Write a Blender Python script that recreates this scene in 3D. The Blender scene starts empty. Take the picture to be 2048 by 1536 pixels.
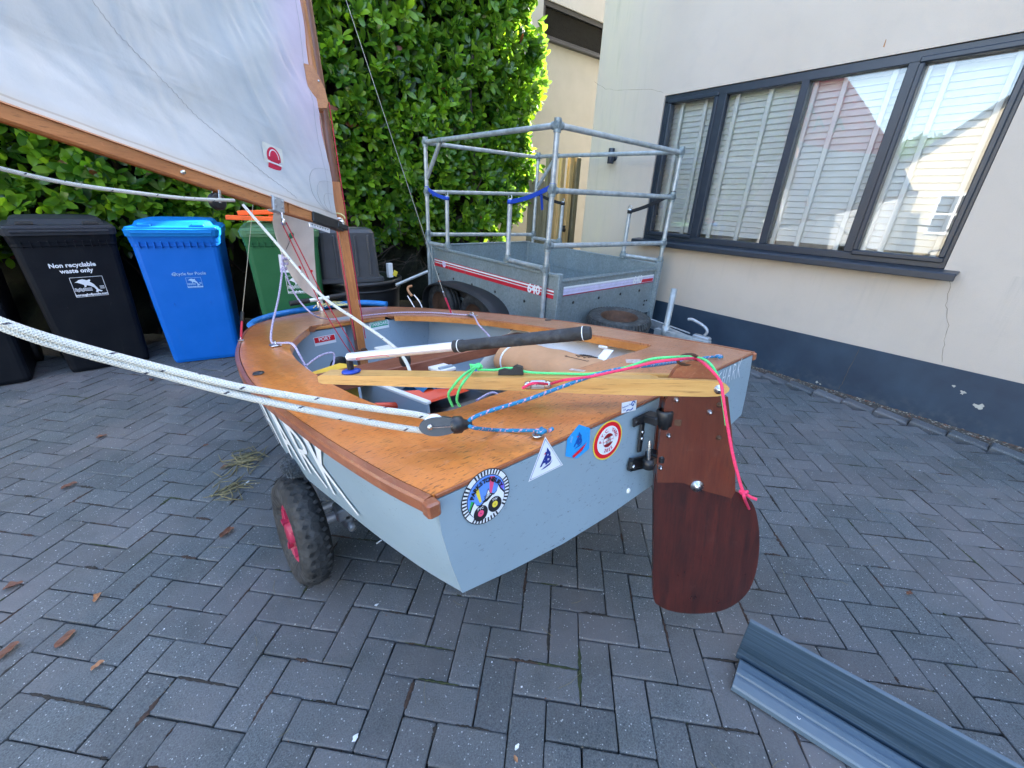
import bpy, bmesh, math, random
from mathutils import Vector, Matrix, Quaternion
from math import sin, cos, pi, radians
random.seed(7)
sc = bpy.context.scene
# ---------------------------------------------------------------- camera, sky, sun, exposure
cam = bpy.data.cameras.new('camera'); camo = bpy.data.objects.new('camera', cam); sc.collection.objects.link(camo)
cam.sensor_width = 36.0; cam.lens = 36.0 * 817 / 2048; cam.clip_end = 300; cam.clip_start = 0.02
camo.matrix_world = Matrix(((0.78962, 0.22281, -0.57171, 0), (-0.61242, 0.34380, -0.71185, 0), (0.03795, 0.91222, 0.40793, 1.36), (0, 0, 0, 1)))
sc.camera = camo
SUN_EL, SUN_AZ = radians(36), radians(8)          # sun stands over the house, a touch towards -Y
sdir = Vector((cos(SUN_EL) * cos(SUN_AZ), cos(SUN_EL) * sin(SUN_AZ), sin(SUN_EL)))
world = bpy.data.worlds.new('World'); sc.world = world; world.use_nodes = True
wn = world.node_tree; wn.nodes.clear()
wo = wn.nodes.new('ShaderNodeOutputWorld'); wb = wn.nodes.new('ShaderNodeBackground'); sk = wn.nodes.new('ShaderNodeTexSky')
sk.sky_type = 'NISHITA'; sk.sun_disc = False; sk.sun_elevation = SUN_EL; sk.sun_rotation = pi / 2 - SUN_AZ
sk.air_density = 1.0; sk.dust_density = 2.0; sk.ozone_density = 0.35
wb.inputs[1].default_value = 0.15
wn.links.new(sk.outputs[0], wb.inputs[0]); wn.links.new(wb.outputs[0], wo.inputs[0])
sl = bpy.data.lights.new('sun', 'SUN'); sl.energy = 4.0; sl.angle = radians(0.53); sl.color = (1, 0.95, 0.86)
so = bpy.data.objects.new('sun', sl); sc.collection.objects.link(so); so.rotation_euler = sdir.to_track_quat('Z', 'Y').to_euler()
sc.view_settings.view_transform = 'Standard'; sc.view_settings.look = 'None'; sc.view_settings.gamma = 1
sc.view_settings.use_curve_mapping = False; sc.view_settings.exposure = 3.2
sc.render.engine = 'CYCLES'; sc.render.resolution_x = 1024; sc.render.resolution_y = 768
sc.cycles.max_bounces = 8; sc.cycles.transparent_max_bounces = 12
# ---------------------------------------------------------------- helpers
def lin(c):
    return tuple(((v / 255) / 12.92 if v / 255 <= 0.04045 else ((v / 255 + 0.055) / 1.055) ** 2.4) for v in c)
class NT:
    def __init__(s, name):
        s.m = bpy.data.materials.new(name); s.m.use_nodes = True; s.t = s.m.node_tree
        s.b = s.t.nodes['Principled BSDF']; s.out = s.t.nodes['Material Output']
    def n(s, ty, **kw):
        x = s.t.nodes.new('ShaderNode' + ty)
        for k, v in kw.items():
            if k in ('i',):
                for a, b in v.items(): x.inputs[a].default_value = b
            else: setattr(x, k, v)
        return x
    def l(s, a, b): s.t.links.new(a, b)
    def coord(s, out='Object', scale=(1, 1, 1), rot=(0, 0, 0), pre=0.0):
        tc = s.n('TexCoord'); mp = s.n('Mapping'); src = tc.outputs[out]
        if pre:
            m0 = s.n('Mapping'); s.l(src, m0.inputs[0]); m0.inputs[2].default_value = (0, 0, pre); src = m0.outputs[0]
        s.l(src, mp.inputs[0])
        mp.inputs[3].default_value = scale; mp.inputs[2].default_value = rot; return mp.outputs[0]
    def noise(s, vec, scale, detail=4, rough=0.55, dist=0):
        x = s.n('TexNoise'); s.l(vec, x.inputs['Vector']); x.inputs['Scale'].default_value = scale
        x.inputs['Detail'].default_value = detail; x.inputs['Roughness'].default_value = rough; x.inputs['Distortion'].default_value = dist
        return x.outputs[0]
    def ramp(s, fac, stops):
        r = s.n('ValToRGB'); s.l(fac, r.inputs[0]); e = r.color_ramp.elements
        while len(e) < len(stops): e.new(0.5)
        for k, (p, c) in enumerate(stops):
            e[k].position = p; c = c if isinstance(c, tuple) else (c, c, c); e[k].color = (*c, 1)
        return r.outputs[0]
    def mix(s, fac, a, b, mode='MIX'):
        x = s.n('Mix', data_type='RGBA', blend_type=mode)
        for sock, v in ((x.inputs[0], fac), (x.inputs[6], a), (x.inputs[7], b)):
            if hasattr(v, 'links'): s.l(v, sock)
            elif isinstance(v, (int, float)): sock.default_value = v if sock.type == 'VALUE' else (v, v, v, 1)
            else: sock.default_value = (*v[:3], 1)
        return x.outputs[2]
    def math(s, op, a, b=0.0, c=0.0):
        x = s.n('Math', operation=op)
        for k, v in enumerate((a, b, c)):
            if hasattr(v, 'links'): s.l(v, x.inputs[k])
            else: x.inputs[k].default_value = v
        return x.outputs[0]
    def bump(s, h, strength=0.3, dist=0.01, prev=None):
        x = s.n('Bump'); s.l(h, x.inputs['Height']); x.inputs['Strength'].default_value = strength; x.inputs['Distance'].default_value = dist
        if prev is not None: s.l(prev, x.inputs['Normal'])
        return x.outputs[0]
    def done(s, col=None, rough=None, nrm=None, metal=None, **kw):
        for k, v in (('Base Color', col), ('Roughness', rough), ('Normal', nrm), ('Metallic', metal)):
            if v is None: continue
            if hasattr(v, 'links'): s.l(v, s.b.inputs[k])
            elif isinstance(v, tuple): s.b.inputs[k].default_value = (*v[:3], 1)
            else: s.b.inputs[k].default_value = v
        for k, v in kw.items(): s.b.inputs[k.replace('_', ' ')].default_value = v
        return s.m
def plain(name, c, rough=0.5, metal=0.0, var=0.25, scale=12, bs=0.15, bd=0.002, dirt=0.0, dirtc=(0.05, 0.04, 0.03), coat=0.0, tr=0.0):
    t = NT(name); v = t.coord(); n1 = t.noise(v, scale, 5); n2 = t.noise(v, scale * 0.22, 3)
    dk = tuple(x * (1 - var) for x in c); lt = tuple(min(1, x * (1 + var * 0.6)) for x in c)
    col = t.mix(t.ramp(n1, [(0.3, 0.0), (0.7, 1.0)]), dk, lt)
    if dirt: col = t.mix(t.math('MULTIPLY', t.ramp(n2, [(0.45, 0.0), (0.7, 1.0)]), dirt), col, dirtc)
    r = t.math('ADD', t.math('MULTIPLY', n1, 0.2), rough - 0.1)
    nr = t.bump(t.noise(v, scale * 6, 3), bs, bd)
    return t.done(col, r, nr, metal, Coat_Weight=coat, Transmission_Weight=tr)
class MB:
    """collects shapes and links them as one mesh object"""
    def __init__(s): s.v = []; s.f = []; s.m = []; s.u = []; s.s = []
    def add(s, vs, fs, mi=0, uv=None, smooth=False):
        b = len(s.v); s.v += [tuple(p) for p in vs]
        for k, f in enumerate(fs):
            s.f.append(tuple(i + b for i in f)); s.m.append(mi); s.s.append(smooth)
            s.u.append(uv[k] if uv else [(0, 0)] * len(f))
        return s
    def box(s, c, d, rot=None, mi=0, bev=0.0):
        hx, hy, hz = d[0] / 2, d[1] / 2, d[2] / 2; c = Vector(c)
        R = rot if isinstance(rot, Matrix) else (Matrix.Rotation(rot, 3, 'Z') if rot else Matrix.Identity(3))
        if bev <= 0:
            vs = [R @ Vector((x, y, z)) + c for x in (-hx, hx) for y in (-hy, hy) for z in (-hz, hz)]
            fs = [(0, 1, 3, 2), (4, 6, 7, 5), (0, 4, 5, 1), (2, 3, 7, 6), (0, 2, 6, 4), (1, 5, 7, 3)]
        else:
            e = bev; vs = []; lay = [(-hz, e), (-hz + e, 0), (hz - e, 0), (hz, e)]
            for z, q in lay:
                x, y = hx - q, hy - q; k = e if q == 0 else e * 0.6
                ring = [(x - k, -y), (x, -y + k), (x, y - k), (x - k, y), (-x + k, y), (-x, y - k), (-x, -y + k), (-x + k, -y)]
                vs += [R @ Vector((a, b, z)) + c for a, b in ring]
            fs = [tuple(range(7, -1, -1)), tuple(range(24, 32))]
            for L in range(3):
                for k in range(8): fs.append((L * 8 + k, L * 8 + (k + 1) % 8, L * 8 + 8 + (k + 1) % 8, L * 8 + 8 + k))
        return s.add(vs, fs, mi)
    def tube(s, pts, r, n=8, mi=0, cap=True, closed=False, flat=1.0, up=None, smooth=True):
        P = [Vector(p) for p in pts]; N = len(P); rs = r if isinstance(r, (list, tuple)) else [r] * N
        T = []
        for k in range(N):
            a = P[(k - 1) % N] if closed or k > 0 else P[k]; b = P[(k + 1) % N] if closed or k < N - 1 else P[k]
            d = (b - a); T.append(d.normalized() if d.length > 1e-9 else Vector((0, 0, 1)))
        u = Vector(up) if up else (Vector((0, 0, 1)) if abs(T[0].z) < 0.9 else Vector((1, 0, 0)))
        vs = []; L = 0; Ls = []
        for k in range(N):
            if k: L += (P[k] - P[k - 1]).length
            Ls.append(L); u = (u - T[k] * u.dot(T[k])); u = u.normalized() if u.length > 1e-6 else T[k].orthogonal().normalized(); w = T[k].cross(u)
            for j in range(n):
                a = 2 * pi * (j + 0.5) / n; vs.append(P[k] + (u * cos(a) * flat + w * sin(a)) * rs[k])
        fs = []; uv = []
        M = N if closed else N - 1
        for k in range(M):
            k2 = (k + 1) % N; l1 = Ls[k]; l2 = Ls[k2] if k2 else Ls[k] + (P[0] - P[-1]).length
            for j in range(n):
                j2 = (j + 1) % n; fs.append((k * n + j, k * n + j2, k2 * n + j2, k2 * n + j))
                uv.append([(j / n, l1), ((j + 1) / n, l1), ((j + 1) / n, l2), (j / n, l2)])
        s.add(vs, fs, mi, uv, smooth)
        if cap and not closed:
            s.add(vs[:n], [tuple(range(n - 1, -1, -1))], mi); s.add(vs[-n:], [tuple(range(n))], mi)
        return s
    def bar(s, a, b, w, h, mi=0, up=(0, 0, 1), bev=0.0):
        a, b = Vector(a), Vector(b); d = b - a; y = d.normalized(); x = y.cross(Vector(up)).normalized(); z = x.cross(y)
        R = Matrix((x, y, z)).transposed(); return s.box((a + b) / 2, (w, d.length, h), R, mi, bev)
    def lathe(s, prof, c=(0, 0, 0), axis='Z', n=24, mi=0, smooth=True, R=None, close=False):
        vs = []; c = Vector(c)
        for r, z in prof:
            for j in range(n):
                a = 2 * pi * j / n; p = Vector((r * cos(a), r * sin(a), z))
                if axis == 'X': p = Vector((p.z, p.x, p.y))
                if axis == 'Y': p = Vector((p.x, p.z, p.y))
                if R: p = R @ p
                vs.append(p + c)
        fs = []; K = len(prof); M = K if close else K - 1
        for k in range(M):
            for j in range(n):
                k2 = (k + 1) % K; f = (k * n + j, k * n + (j + 1) % n, k2 * n + (j + 1) % n, k2 * n + j)
                fs.append(f[::-1] if axis == 'Y' else f)
        uv = [[(j / n, k), ((j + 1) / n, k), ((j + 1) / n, k + 1), (j / n, k + 1)] for k in range(M) for j in range(n)]
        return s.add(vs, fs, mi, uv, smooth)
    def prism(s, poly, thick, R=None, c=(0, 0, 0), mi=0, mi_side=None, smooth=False):
        """poly in local XY, extruded from 0 to thick along local Z, then R and c"""
        c = Vector(c); R = R or Matrix.Identity(3); n = len(poly)
        lo = [R @ Vector((x, y, 0)) + c for x, y in poly]; hi = [R @ Vector((x, y, thick)) + c for x, y in poly]
        bm = bmesh.new(); f = None
        s.add(hi, [tuple(range(n))], mi); s.add(lo, [tuple(range(n - 1, -1, -1))], mi)
        ms = mi if mi_side is None else mi_side
        bm.free()
        return s.add(lo + hi, [(k, (k + 1) % n, (k + 1) % n + n, k + n) for k in range(n)], ms, smooth=smooth)
    def grid(s, fn, nu, nv, mi=0, smooth=True, wrap=False):
        vs = [fn(i / nu, j / nv) for i in range(nu + 1) for j in range(nv + 1)]; fs = []; uv = []
        for i in range(nu):
            for j in range(nv):
                a = i * (nv + 1) + j; fs.append((a, a + nv + 1, a + nv + 2, a + 1))
                uv.append([(i / nu, j / nv), ((i + 1) / nu, j / nv), ((i + 1) / nu, (j + 1) / nv), (i / nu, (j + 1) / nv)])
        return s.add(vs, fs, mi, uv, smooth)
    def mesh(s, name):
        me = bpy.data.meshes.new(name); me.from_pydata(s.v, [], s.f)
        me.polygons.foreach_set('material_index', s.m); me.polygons.foreach_set('use_smooth', s.s)
        ul = me.uv_layers.new(name='UVMap'); ul.data.foreach_set('uv', [q for f in s.u for p in f for q in p]); me.update(); return me
    def build(s, name, mats, parent=None, weld=False, label=None):
        me = s.mesh(name)
        if weld:
            bm = bmesh.new(); bm.from_mesh(me); bmesh.ops.remove_doubles(bm, verts=bm.verts, dist=1e-5); bmesh.ops.recalc_face_normals(bm, faces=bm.faces); bm.to_mesh(me); bm.free()
        for m in (mats if isinstance(mats, (list, tuple)) else [mats]): me.materials.append(m)
        return link(name, me, parent, label)
def link(name, me, parent=None, label=None):
    o = bpy.data.objects.new(name, me); sc.collection.objects.link(o)
    if parent is not None: o.parent = parent
    if label: o['label'] = label
    return o
def tag(o, label, cat, group=None):
    o['label'] = label; o['category'] = cat
    if group: o['group'] = group
    return o
def thing(name, label, cat, loc=(0, 0, 0), rz=0, group=None):
    o = bpy.data.objects.new(name, None); sc.collection.objects.link(o); o.location = loc; o.rotation_euler = (0, 0, rz); o.empty_display_size = 0.1
    return tag(o, label, cat, group)
def kind(o, k): o['kind'] = k; return o
def spline(pts, n=10, closed=False):
    P = [Vector(p) for p in pts]; out = []; N = len(P)
    rng = range(N if closed else N - 1)
    for k in rng:
        if closed: a, b, c, d = P[(k - 1) % N], P[k], P[(k + 1) % N], P[(k + 2) % N]
        else: a, b, c, d = P[max(k - 1, 0)], P[k], P[k + 1], P[min(k + 2, N - 1)]
        for q in range(n):
            t = q / n
            out.append(0.5 * ((2 * b) + (c - a) * t + (2 * a - 5 * b + 4 * c - d) * t * t + (-a + 3 * b - 3 * c + d) * t ** 3))
    if not closed: out.append(P[-1])
    return out
def rot_to(z, x=None):
    z = Vector(z).normalized(); x = Vector(x) if x else z.orthogonal(); x = (x - z * x.dot(z)).normalized(); y = z.cross(x)
    return Matrix((x, y, z)).transposed()
_font = {}
def text(name, body, size, mat, parent, loc, R, ext=0.0008, align='CENTER', sx=1.0, shear=0.0, label=None, offset=0.0):
    cu = bpy.data.curves.new('lettering', 'FONT'); cu.body = body; cu.size = size; cu.extrude = ext; cu.align_x = align; cu.align_y = 'CENTER'
    cu.shear = shear; cu.resolution_u = 3; cu.offset = offset
    tmp = bpy.data.objects.new('tmp', cu); sc.collection.objects.link(tmp)
    dg = bpy.context.evaluated_depsgraph_get(); me = bpy.data.meshes.new_from_object(tmp.evaluated_get(dg)); bpy.data.objects.remove(tmp)
    M = R.to_4x4() @ Matrix.Diagonal((sx, 1, 1, 1)); M.translation = Vector(loc); me.transform(M)
    me.materials.clear(); me.materials.append(mat); return link(name, me, parent, label)
def disc(r, n=32, rx=None): return [(r * cos(2 * pi * k / n), (rx or r) * sin(2 * pi * k / n)) for k in range(n)]
# ---------------------------------------------------------------- materials
def paver_mat(name, attr=False):
    t = NT(name); v = t.coord('Object' if attr else 'Object'); geo = t.n('NewGeometry'); wp = geo.outputs['Position']
    oi = t.n('ObjectInfo')
    if attr: a = t.n('Attribute', attribute_name='tone'); rnd = a.outputs['Fac']
    else: rnd = oi.outputs['Random']
    n1 = t.noise(wp, 1.3, 4); n2 = t.noise(wp, 26, 5, 0.6); n3 = t.noise(wp, 210, 4, 0.8); n4 = t.noise(wp, 6, 4)
    col = t.mix(t.ramp(n3, [(0.36, 0.0), (0.64, 1.0)]), (0.022, 0.030, 0.036), (0.145, 0.162, 0.168))
    col = t.mix(t.ramp(n2, [(0.3, 0.0), (0.75, 1.0)]), col, t.mix(0.5, col, (0.115, 0.125, 0.13)))
    col = t.mix(t.math('MULTIPLY', t.ramp(n1, [(0.42, 0.0), (0.62, 1.0)]), 0.8), col, (0.140, 0.132, 0.134))
    col = t.mix(t.math('MULTIPLY', t.ramp(n4, [(0.5, 0.0), (0.72, 1.0)]), 0.35), col, (0.045, 0.050, 0.042))
    hsv = t.n('HueSaturation'); t.l(col, hsv.inputs['Color']); t.l(t.math('ADD', t.math('MULTIPLY', rnd, 0.26), 0.86), hsv.inputs['Value'])
    vo = t.n('TexVoronoi'); t.l(wp, vo.inputs['Vector']); vo.inputs['Scale'].default_value = 230
    sep = t.n('SeparateColor'); t.l(vo.outputs['Color'], sep.inputs[0])
    sp = t.math('MULTIPLY', t.math('GREATER_THAN', sep.outputs[0], 0.93), t.math('LESS_THAN', vo.outputs['Distance'], t.math('MULTIPLY', sep.outputs[1], 0.55)))
    col = t.mix(t.math('MULTIPLY', sp, 0.85), hsv.outputs[0], (0.38, 0.40, 0.40))
    h = t.math('ADD', t.math('MULTIPLY', n3, 0.6), t.math('MULTIPLY', n2, 0.7))
    return t.done(col, t.math('ADD', t.math('MULTIPLY', n3, 0.25), 0.55), t.bump(h, 0.8, 0.005), Specular_IOR_Level=0.4)
M = {}
M['paver'] = paver_mat('paver_block'); M['paver2'] = paver_mat('paver_block_joined', True)
def joint_mat():
    t = NT('joint_sand'); v = t.coord('Object'); n = t.noise(v, 60, 6, 0.7); n2 = t.noise(v, 3, 3)
    c = t.mix(t.ramp(n, [(0.35, 0.0), (0.65, 1.0)]), (0.012, 0.012, 0.012), (0.075, 0.066, 0.055))
    c = t.mix(t.math('MULTIPLY', t.ramp(n2, [(0.45, 0.0), (0.62, 1.0)]), 0.6), c, (0.022, 0.032, 0.014))
    return t.done(c, 0.95, t.bump(n, 1.0, 0.006))
M['joint'] = joint_mat()
def render_mat():
    t = NT('wall_render'); v = t.coord('Object'); n1 = t.noise(v, 260, 4, 0.7); n2 = t.noise(v, 0.9, 4); n3 = t.noise(t.coord('Object', (1, 1, 0.16)), 5.5, 5, 0.6); n4 = t.noise(v, 5, 5, 0.6)
    col = t.mix(t.ramp(n2, [(0.3, 0.0), (0.7, 1.0)]), (0.490, 0.412, 0.335), (0.545, 0.462, 0.382))
    col = t.mix(t.math('MULTIPLY', t.ramp(n4, [(0.5, 0.0), (0.75, 1.0)]), 0.3), col, (0.420, 0.362, 0.312))
    col = t.mix(t.math('MULTIPLY', t.ramp(t.noise(v, 150, 3, 0.8), [(0.58, 0.0), (0.70, 1.0)]), 0.35), col, (0.34, 0.30, 0.265))
    sp = t.n('SeparateXYZ'); t.l(v, sp.inputs[0])
    ws = t.n('MapRange'); t.l(sp.outputs[2], ws.inputs[0]); ws.inputs[1].default_value = 0.45; ws.inputs[2].default_value = 1.02
    col = t.mix(t.math('MULTIPLY', t.math('MULTIPLY', ws.outputs[0], t.math('LESS_THAN', sp.outputs[2], 1.05)), t.ramp(t.noise(t.coord('Object', (1, 1, 0.05)), 14, 5, 0.7), [(0.55, 0.0), (0.75, 0.35)])), col, (0.33, 0.30, 0.26))
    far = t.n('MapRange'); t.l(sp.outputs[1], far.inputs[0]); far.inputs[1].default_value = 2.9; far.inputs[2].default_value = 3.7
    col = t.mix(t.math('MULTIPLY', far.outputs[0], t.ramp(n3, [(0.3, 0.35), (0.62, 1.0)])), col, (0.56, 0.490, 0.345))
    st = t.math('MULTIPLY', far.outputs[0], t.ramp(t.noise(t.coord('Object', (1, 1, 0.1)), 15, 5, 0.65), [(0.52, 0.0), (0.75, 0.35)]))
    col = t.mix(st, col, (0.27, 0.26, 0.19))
    return t.done(col, 0.9, t.bump(n1, 0.6, 0.005, t.bump(n4, 0.15, 0.02)), Specular_IOR_Level=0.25)
M['render'] = render_mat()
M['render2'] = plain('neighbour_render', (0.42, 0.42, 0.405), 0.9, var=0.08, scale=3, bs=0.3, bd=0.004)
def plinth_mat():
    t = NT('plinth_paint'); v = t.coord('Object'); n = t.noise(v, 4, 5); n2 = t.noise(v, 160, 3)
    c = t.mix(t.ramp(n, [(0.3, 0.0), (0.75, 1.0)]), (0.013, 0.028, 0.052), (0.026, 0.050, 0.080))
    sp = t.n('SeparateXYZ'); t.l(v, sp.inputs[0]); lo = t.n('MapRange'); t.l(sp.outputs[2], lo.inputs[0]); lo.inputs[1].default_value = 0.14; lo.inputs[2].default_value = 0.0
    c = t.mix(t.math('MULTIPLY', lo.outputs[0], t.ramp(t.noise(v, 22, 5), [(0.45, 0.0), (0.7, 0.5)])), c, (0.10, 0.11, 0.11))
    return t.done(c, 0.55, t.bump(n2, 0.3, 0.003))
M['plinth'] = plinth_mat()
M['anthracite'] = plain('anthracite_frame', (0.017, 0.024, 0.036), 0.38, var=0.12, scale=20, bs=0.05)
M['white'] = plain('white_shutter_paint', (0.70, 0.72, 0.73), 0.5, var=0.06, scale=8, bs=0.05)
M['dark'] = plain('dark_void', (0.012, 0.012, 0.013), 0.8, var=0.2)
def glass_mat(name='window_glass', k=2.0):
    t = NT(name); v = t.coord('Object'); fr = t.n('Fresnel', i={'IOR': 1.55}); tr = t.n('BsdfTransparent', i={'Color': (0.93, 0.96, 0.96, 1)}); gl = t.n('BsdfGlossy', i={'Roughness': 0.0})
    mx = t.n('MixShader'); t.l(t.math('ADD', t.math('MULTIPLY', fr.outputs[0], k), 0.013 * k), mx.inputs[0]); t.l(tr.outputs[0], mx.inputs[1]); t.l(gl.outputs[0], mx.inputs[2]); t.l(mx.outputs[0], t.out.inputs[0]); return t.m
M['glass'] = glass_mat(); M['glassdim'] = glass_mat('low_reflection_glass', 0.12)  # second glass has its reflection cut so the high window looks dark
_t = NT('dark_blind'); M['darkblind'] = _t.done(_t.mix(_t.noise(_t.coord('Object', (3, 1, 8)), 3, 5, .7), (.003, .003, .0035), (.030, .029, .028)), 0.9, Specular_IOR_Level=0.05)  # held near black in place of a dark reflection in the high window
def wood(name, c1, c2, c3, scale=(1, 1, 1), pre=0.0, grain=9, rough=0.35, coat=0.5, fleck=0.5, stain=0.3, bs=0.12, rings=6.0, scuff=0.25):
    t = NT(name); v = t.coord('Object', scale, pre=pre); n = t.noise(v, grain, 6, 0.65, 0.4); w = t.noise(v, grain * 4.5, 4, 0.7, 0.2)
    o = t.coord('Object'); big = t.noise(o, 3.2, 4, 0.6); sc_ = t.noise(o, 14, 6, 0.7, 1.2)
    c = t.mix(t.ramp(n, [(0.3, 0.0), (0.7, 1.0)]), c1, c2)
    c = t.mix(t.math('MULTIPLY', t.ramp(w, [(0.55, 0.0), (0.72, 1.0)]), fleck), c, c3)
    c = t.mix(t.math('MULTIPLY', t.ramp(big, [(0.45, 0.0), (0.7, 1.0)]), stain), c, tuple(x * 0.55 for x in c1))
    c = t.mix(t.math('MULTIPLY', t.ramp(sc_, [(0.60, 0.0), (0.75, 1.0)]), scuff), c, tuple(min(1, x * 1.3 + 0.06) for x in c2))
    r = t.math('ADD', t.math('MULTIPLY', sc_, 0.35), rough - 0.12)
    return t.done(c, r, t.bump(w, bs, 0.002, t.bump(sc_, 0.12, 0.004)), Coat_Weight=coat, Coat_Roughness=0.22)
def deck_mat():
    t = NT('deck_plywood'); v = t.coord('Object', (16, 1.6, 8)); vx = t.coord('Object', (1.6, 18, 8)); o = t.coord('Object')
    sp = t.n('SeparateXYZ'); t.l(o, sp.inputs[0])
    g = t.noise(v, 1.4, 6, 0.7, 0.3)
    fl = t.noise(t.coord('Object', (50, 190, 10)), 1.0, 3, 0.6, 0.4); big = t.noise(o, 2.6, 5, 0.65, 0.6); sc_ = t.noise(o, 8, 6, 0.7, 2.0); fine = t.noise(o, 60, 4, 0.7)
    c = t.mix(t.ramp(g, [(0.3, 0.0), (0.7, 1.0)]), (0.58, 0.165, 0.024), (0.78, 0.275, 0.055))
    c = t.mix(t.math('MULTIPLY', t.ramp(big, [(0.38, 0.0), (0.62, 1.0)]), 0.5), c, (0.36, 0.105, 0.030))
    # pinkish sky reflection painted into the colour towards the starboard side and the bow
    sky_tint = t.n('MapRange'); t.l(t.math('ADD', sp.outputs[0], t.math('MULTIPLY', sp.outputs[1], 0.22)), sky_tint.inputs[0]); sky_tint.inputs[1].default_value = -0.45; sky_tint.inputs[2].default_value = 0.55
    c = t.mix(t.math('MULTIPLY', sky_tint.outputs[0], 0.7), c, t.mix(g, (0.27, 0.115, 0.068), (0.40, 0.20, 0.13)))
    c = t.mix(t.math('MULTIPLY', t.ramp(fl, [(0.57, 0.0), (0.66, 1.0)]), 0.8), c, (0.085, 0.035, 0.014))
    c = t.mix(t.math('MULTIPLY', t.ramp(sc_, [(0.60, 0.0), (0.78, 1.0)]), 0.42), c, (0.62, 0.38, 0.26))
    c = t.mix(t.math('MULTIPLY', t.ramp(t.noise(o, 5.0, 6, 0.75, 0.5), [(0.56, 0.0), (0.68, 1.0)]), 0.45), c, (0.15, 0.075, 0.025))
    r = t.math('ADD', t.math('MULTIPLY', sc_, 0.4), 0.16)
    return t.done(c, r, t.bump(fine, 0.10, 0.002, t.bump(sc_, 0.25, 0.006)), Coat_Weight=0.6, Coat_Roughness=0.16)
M['deck'] = deck_mat()
M['varnish'] = wood('varnished_pine', (0.42, 0.14, 0.028), (0.62, 0.26, 0.06), (0.10, 0.03, 0.01), (3, 1, 3), 0.0, 8, 0.35)
M['rail'] = wood('rub_rail_wood', (0.22, 0.060, 0.024), (0.34, 0.115, 0.045), (0.40, 0.30, 0.14), (5, 1, 5), 0.0, 7, 0.35, fleck=0.35, stain=0.5, scuff=0.5)
M['mahog'] = wood('dark_mahogany', (0.018, 0.0022, 0.0016), (0.070, 0.0095, 0.0045), (0.012, 0.002, 0.001), (9, 9, 1), 0.0, 5, 0.28, coat=0.6, fleck=0.7, scuff=0.12)
M['mahog2'] = wood('red_mahogany', (0.080, 0.014, 0.006), (0.120, 0.026, 0.010), (0.05, 0.012, 0.006), (9, 9, 1), 0.0, 5, 0.3, coat=0.6, fleck=0.6, scuff=0.2)
M['thwart'] = wood('thwart_wood', (0.16, 0.045, 0.022), (0.26, 0.085, 0.04), (0.06, 0.02, 0.01), (1, 8, 8), 0.0, 6, 0.45, coat=0.2)
M['ash'] = wood('ash_tiller', (0.50, 0.25, 0.065), (0.70, 0.42, 0.14), (0.20, 0.08, 0.02), (1.0, 16, 16), radians(45), 2.2, 0.35, coat=0.4, fleck=0.8, scuff=0.05, stain=0.25)
M['spar'] = wood('spar_wood', (0.30, 0.095, 0.024), (0.50, 0.19, 0.05), (0.07, 0.02, 0.008), (9, 9, 0.8), 0.0, 5, 0.35, fleck=0.7)
M['boomw'] = wood('boom_wood', (0.36, 0.125, 0.035), (0.52, 0.21, 0.065), (0.09, 0.03, 0.012), (1, 9, 9), radians(-32), 5, 0.35, fleck=0.7)
M['mastw'] = wood('mast_wood', (0.125, 0.042, 0.022), (0.23, 0.085, 0.042), (0.05, 0.018, 0.010), (14, 14, 0.8), 0.0, 5, 0.4, fleck=0.7, scuff=0.15)
M['oldwood'] = wood('weathered_wood', (0.16, 0.14, 0.075), (0.27, 0.235, 0.15), (0.06, 0.05, 0.025), (9, 9, 0.8), 0.0, 4, 0.85, coat=0, fleck=0.5)
M['newwood'] = wood('yellow_pine', (0.50, 0.33, 0.13), (0.66, 0.47, 0.22), (0.25, 0.13, 0.05), (9, 9, 0.8), 0.0, 4, 0.7, coat=0, fleck=0.4)
def hull_mat(name, c, grime=0.5):
    t = NT(name); o = t.coord('Object'); n = t.noise(o, 3, 5); f = t.noise(o, 90, 4, 0.75); sp_ = t.noise(t.coord('Object', (1, 1, 2.2)), 70, 3, 0.8); zone = t.noise(o, 2.4, 3)
    col = t.mix(t.ramp(n, [(0.3, 0.0), (0.7, 1.0)]), tuple(x * 0.93 for x in c), tuple(x * 1.05 for x in c))
    col = t.mix(t.math('MULTIPLY', t.math('MULTIPLY', t.ramp(sp_, [(0.62, 0.0), (0.70, 1.0)]), t.ramp(zone, [(0.40, 0.0), (0.60, 1.0)])), grime), col, (0.06, 0.06, 0.055))
    col = t.mix(t.math('MULTIPLY', t.ramp(t.noise(o, 36, 4, 0.8, 1.5), [(0.70, 0.0), (0.78, 1.0)]), 0.35), col, (0.55, 0.56, 0.54))
    return t.done(col, 0.42, t.bump(f, 0.08, 0.002, t.bump(n, 0.1, 0.02)), Coat_Weight=0.15)
M['hull'] = hull_mat('hull_grey_paint', (0.240, 0.320, 0.372), 0.8); M['inside'] = hull_mat('inside_grey_paint', (0.30, 0.375, 0.44), 0.75)
M['inwhite'] = hull_mat('inside_worn_white', (0.76, 0.75, 0.70), 0.9)
M['chrome'] = plain('stainless', (0.55, 0.56, 0.57), 0.28, 1.0, 0.15, 30, 0.1)
M['alu'] = plain('anodised_tube', (0.78, 0.80, 0.82), 0.42, 0.6, 0.06, 30, 0.05)
M['dullalu'] = plain('dull_aluminium', (0.40, 0.42, 0.44), 0.5, 0.6, 0.2, 30, 0.2)
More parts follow.
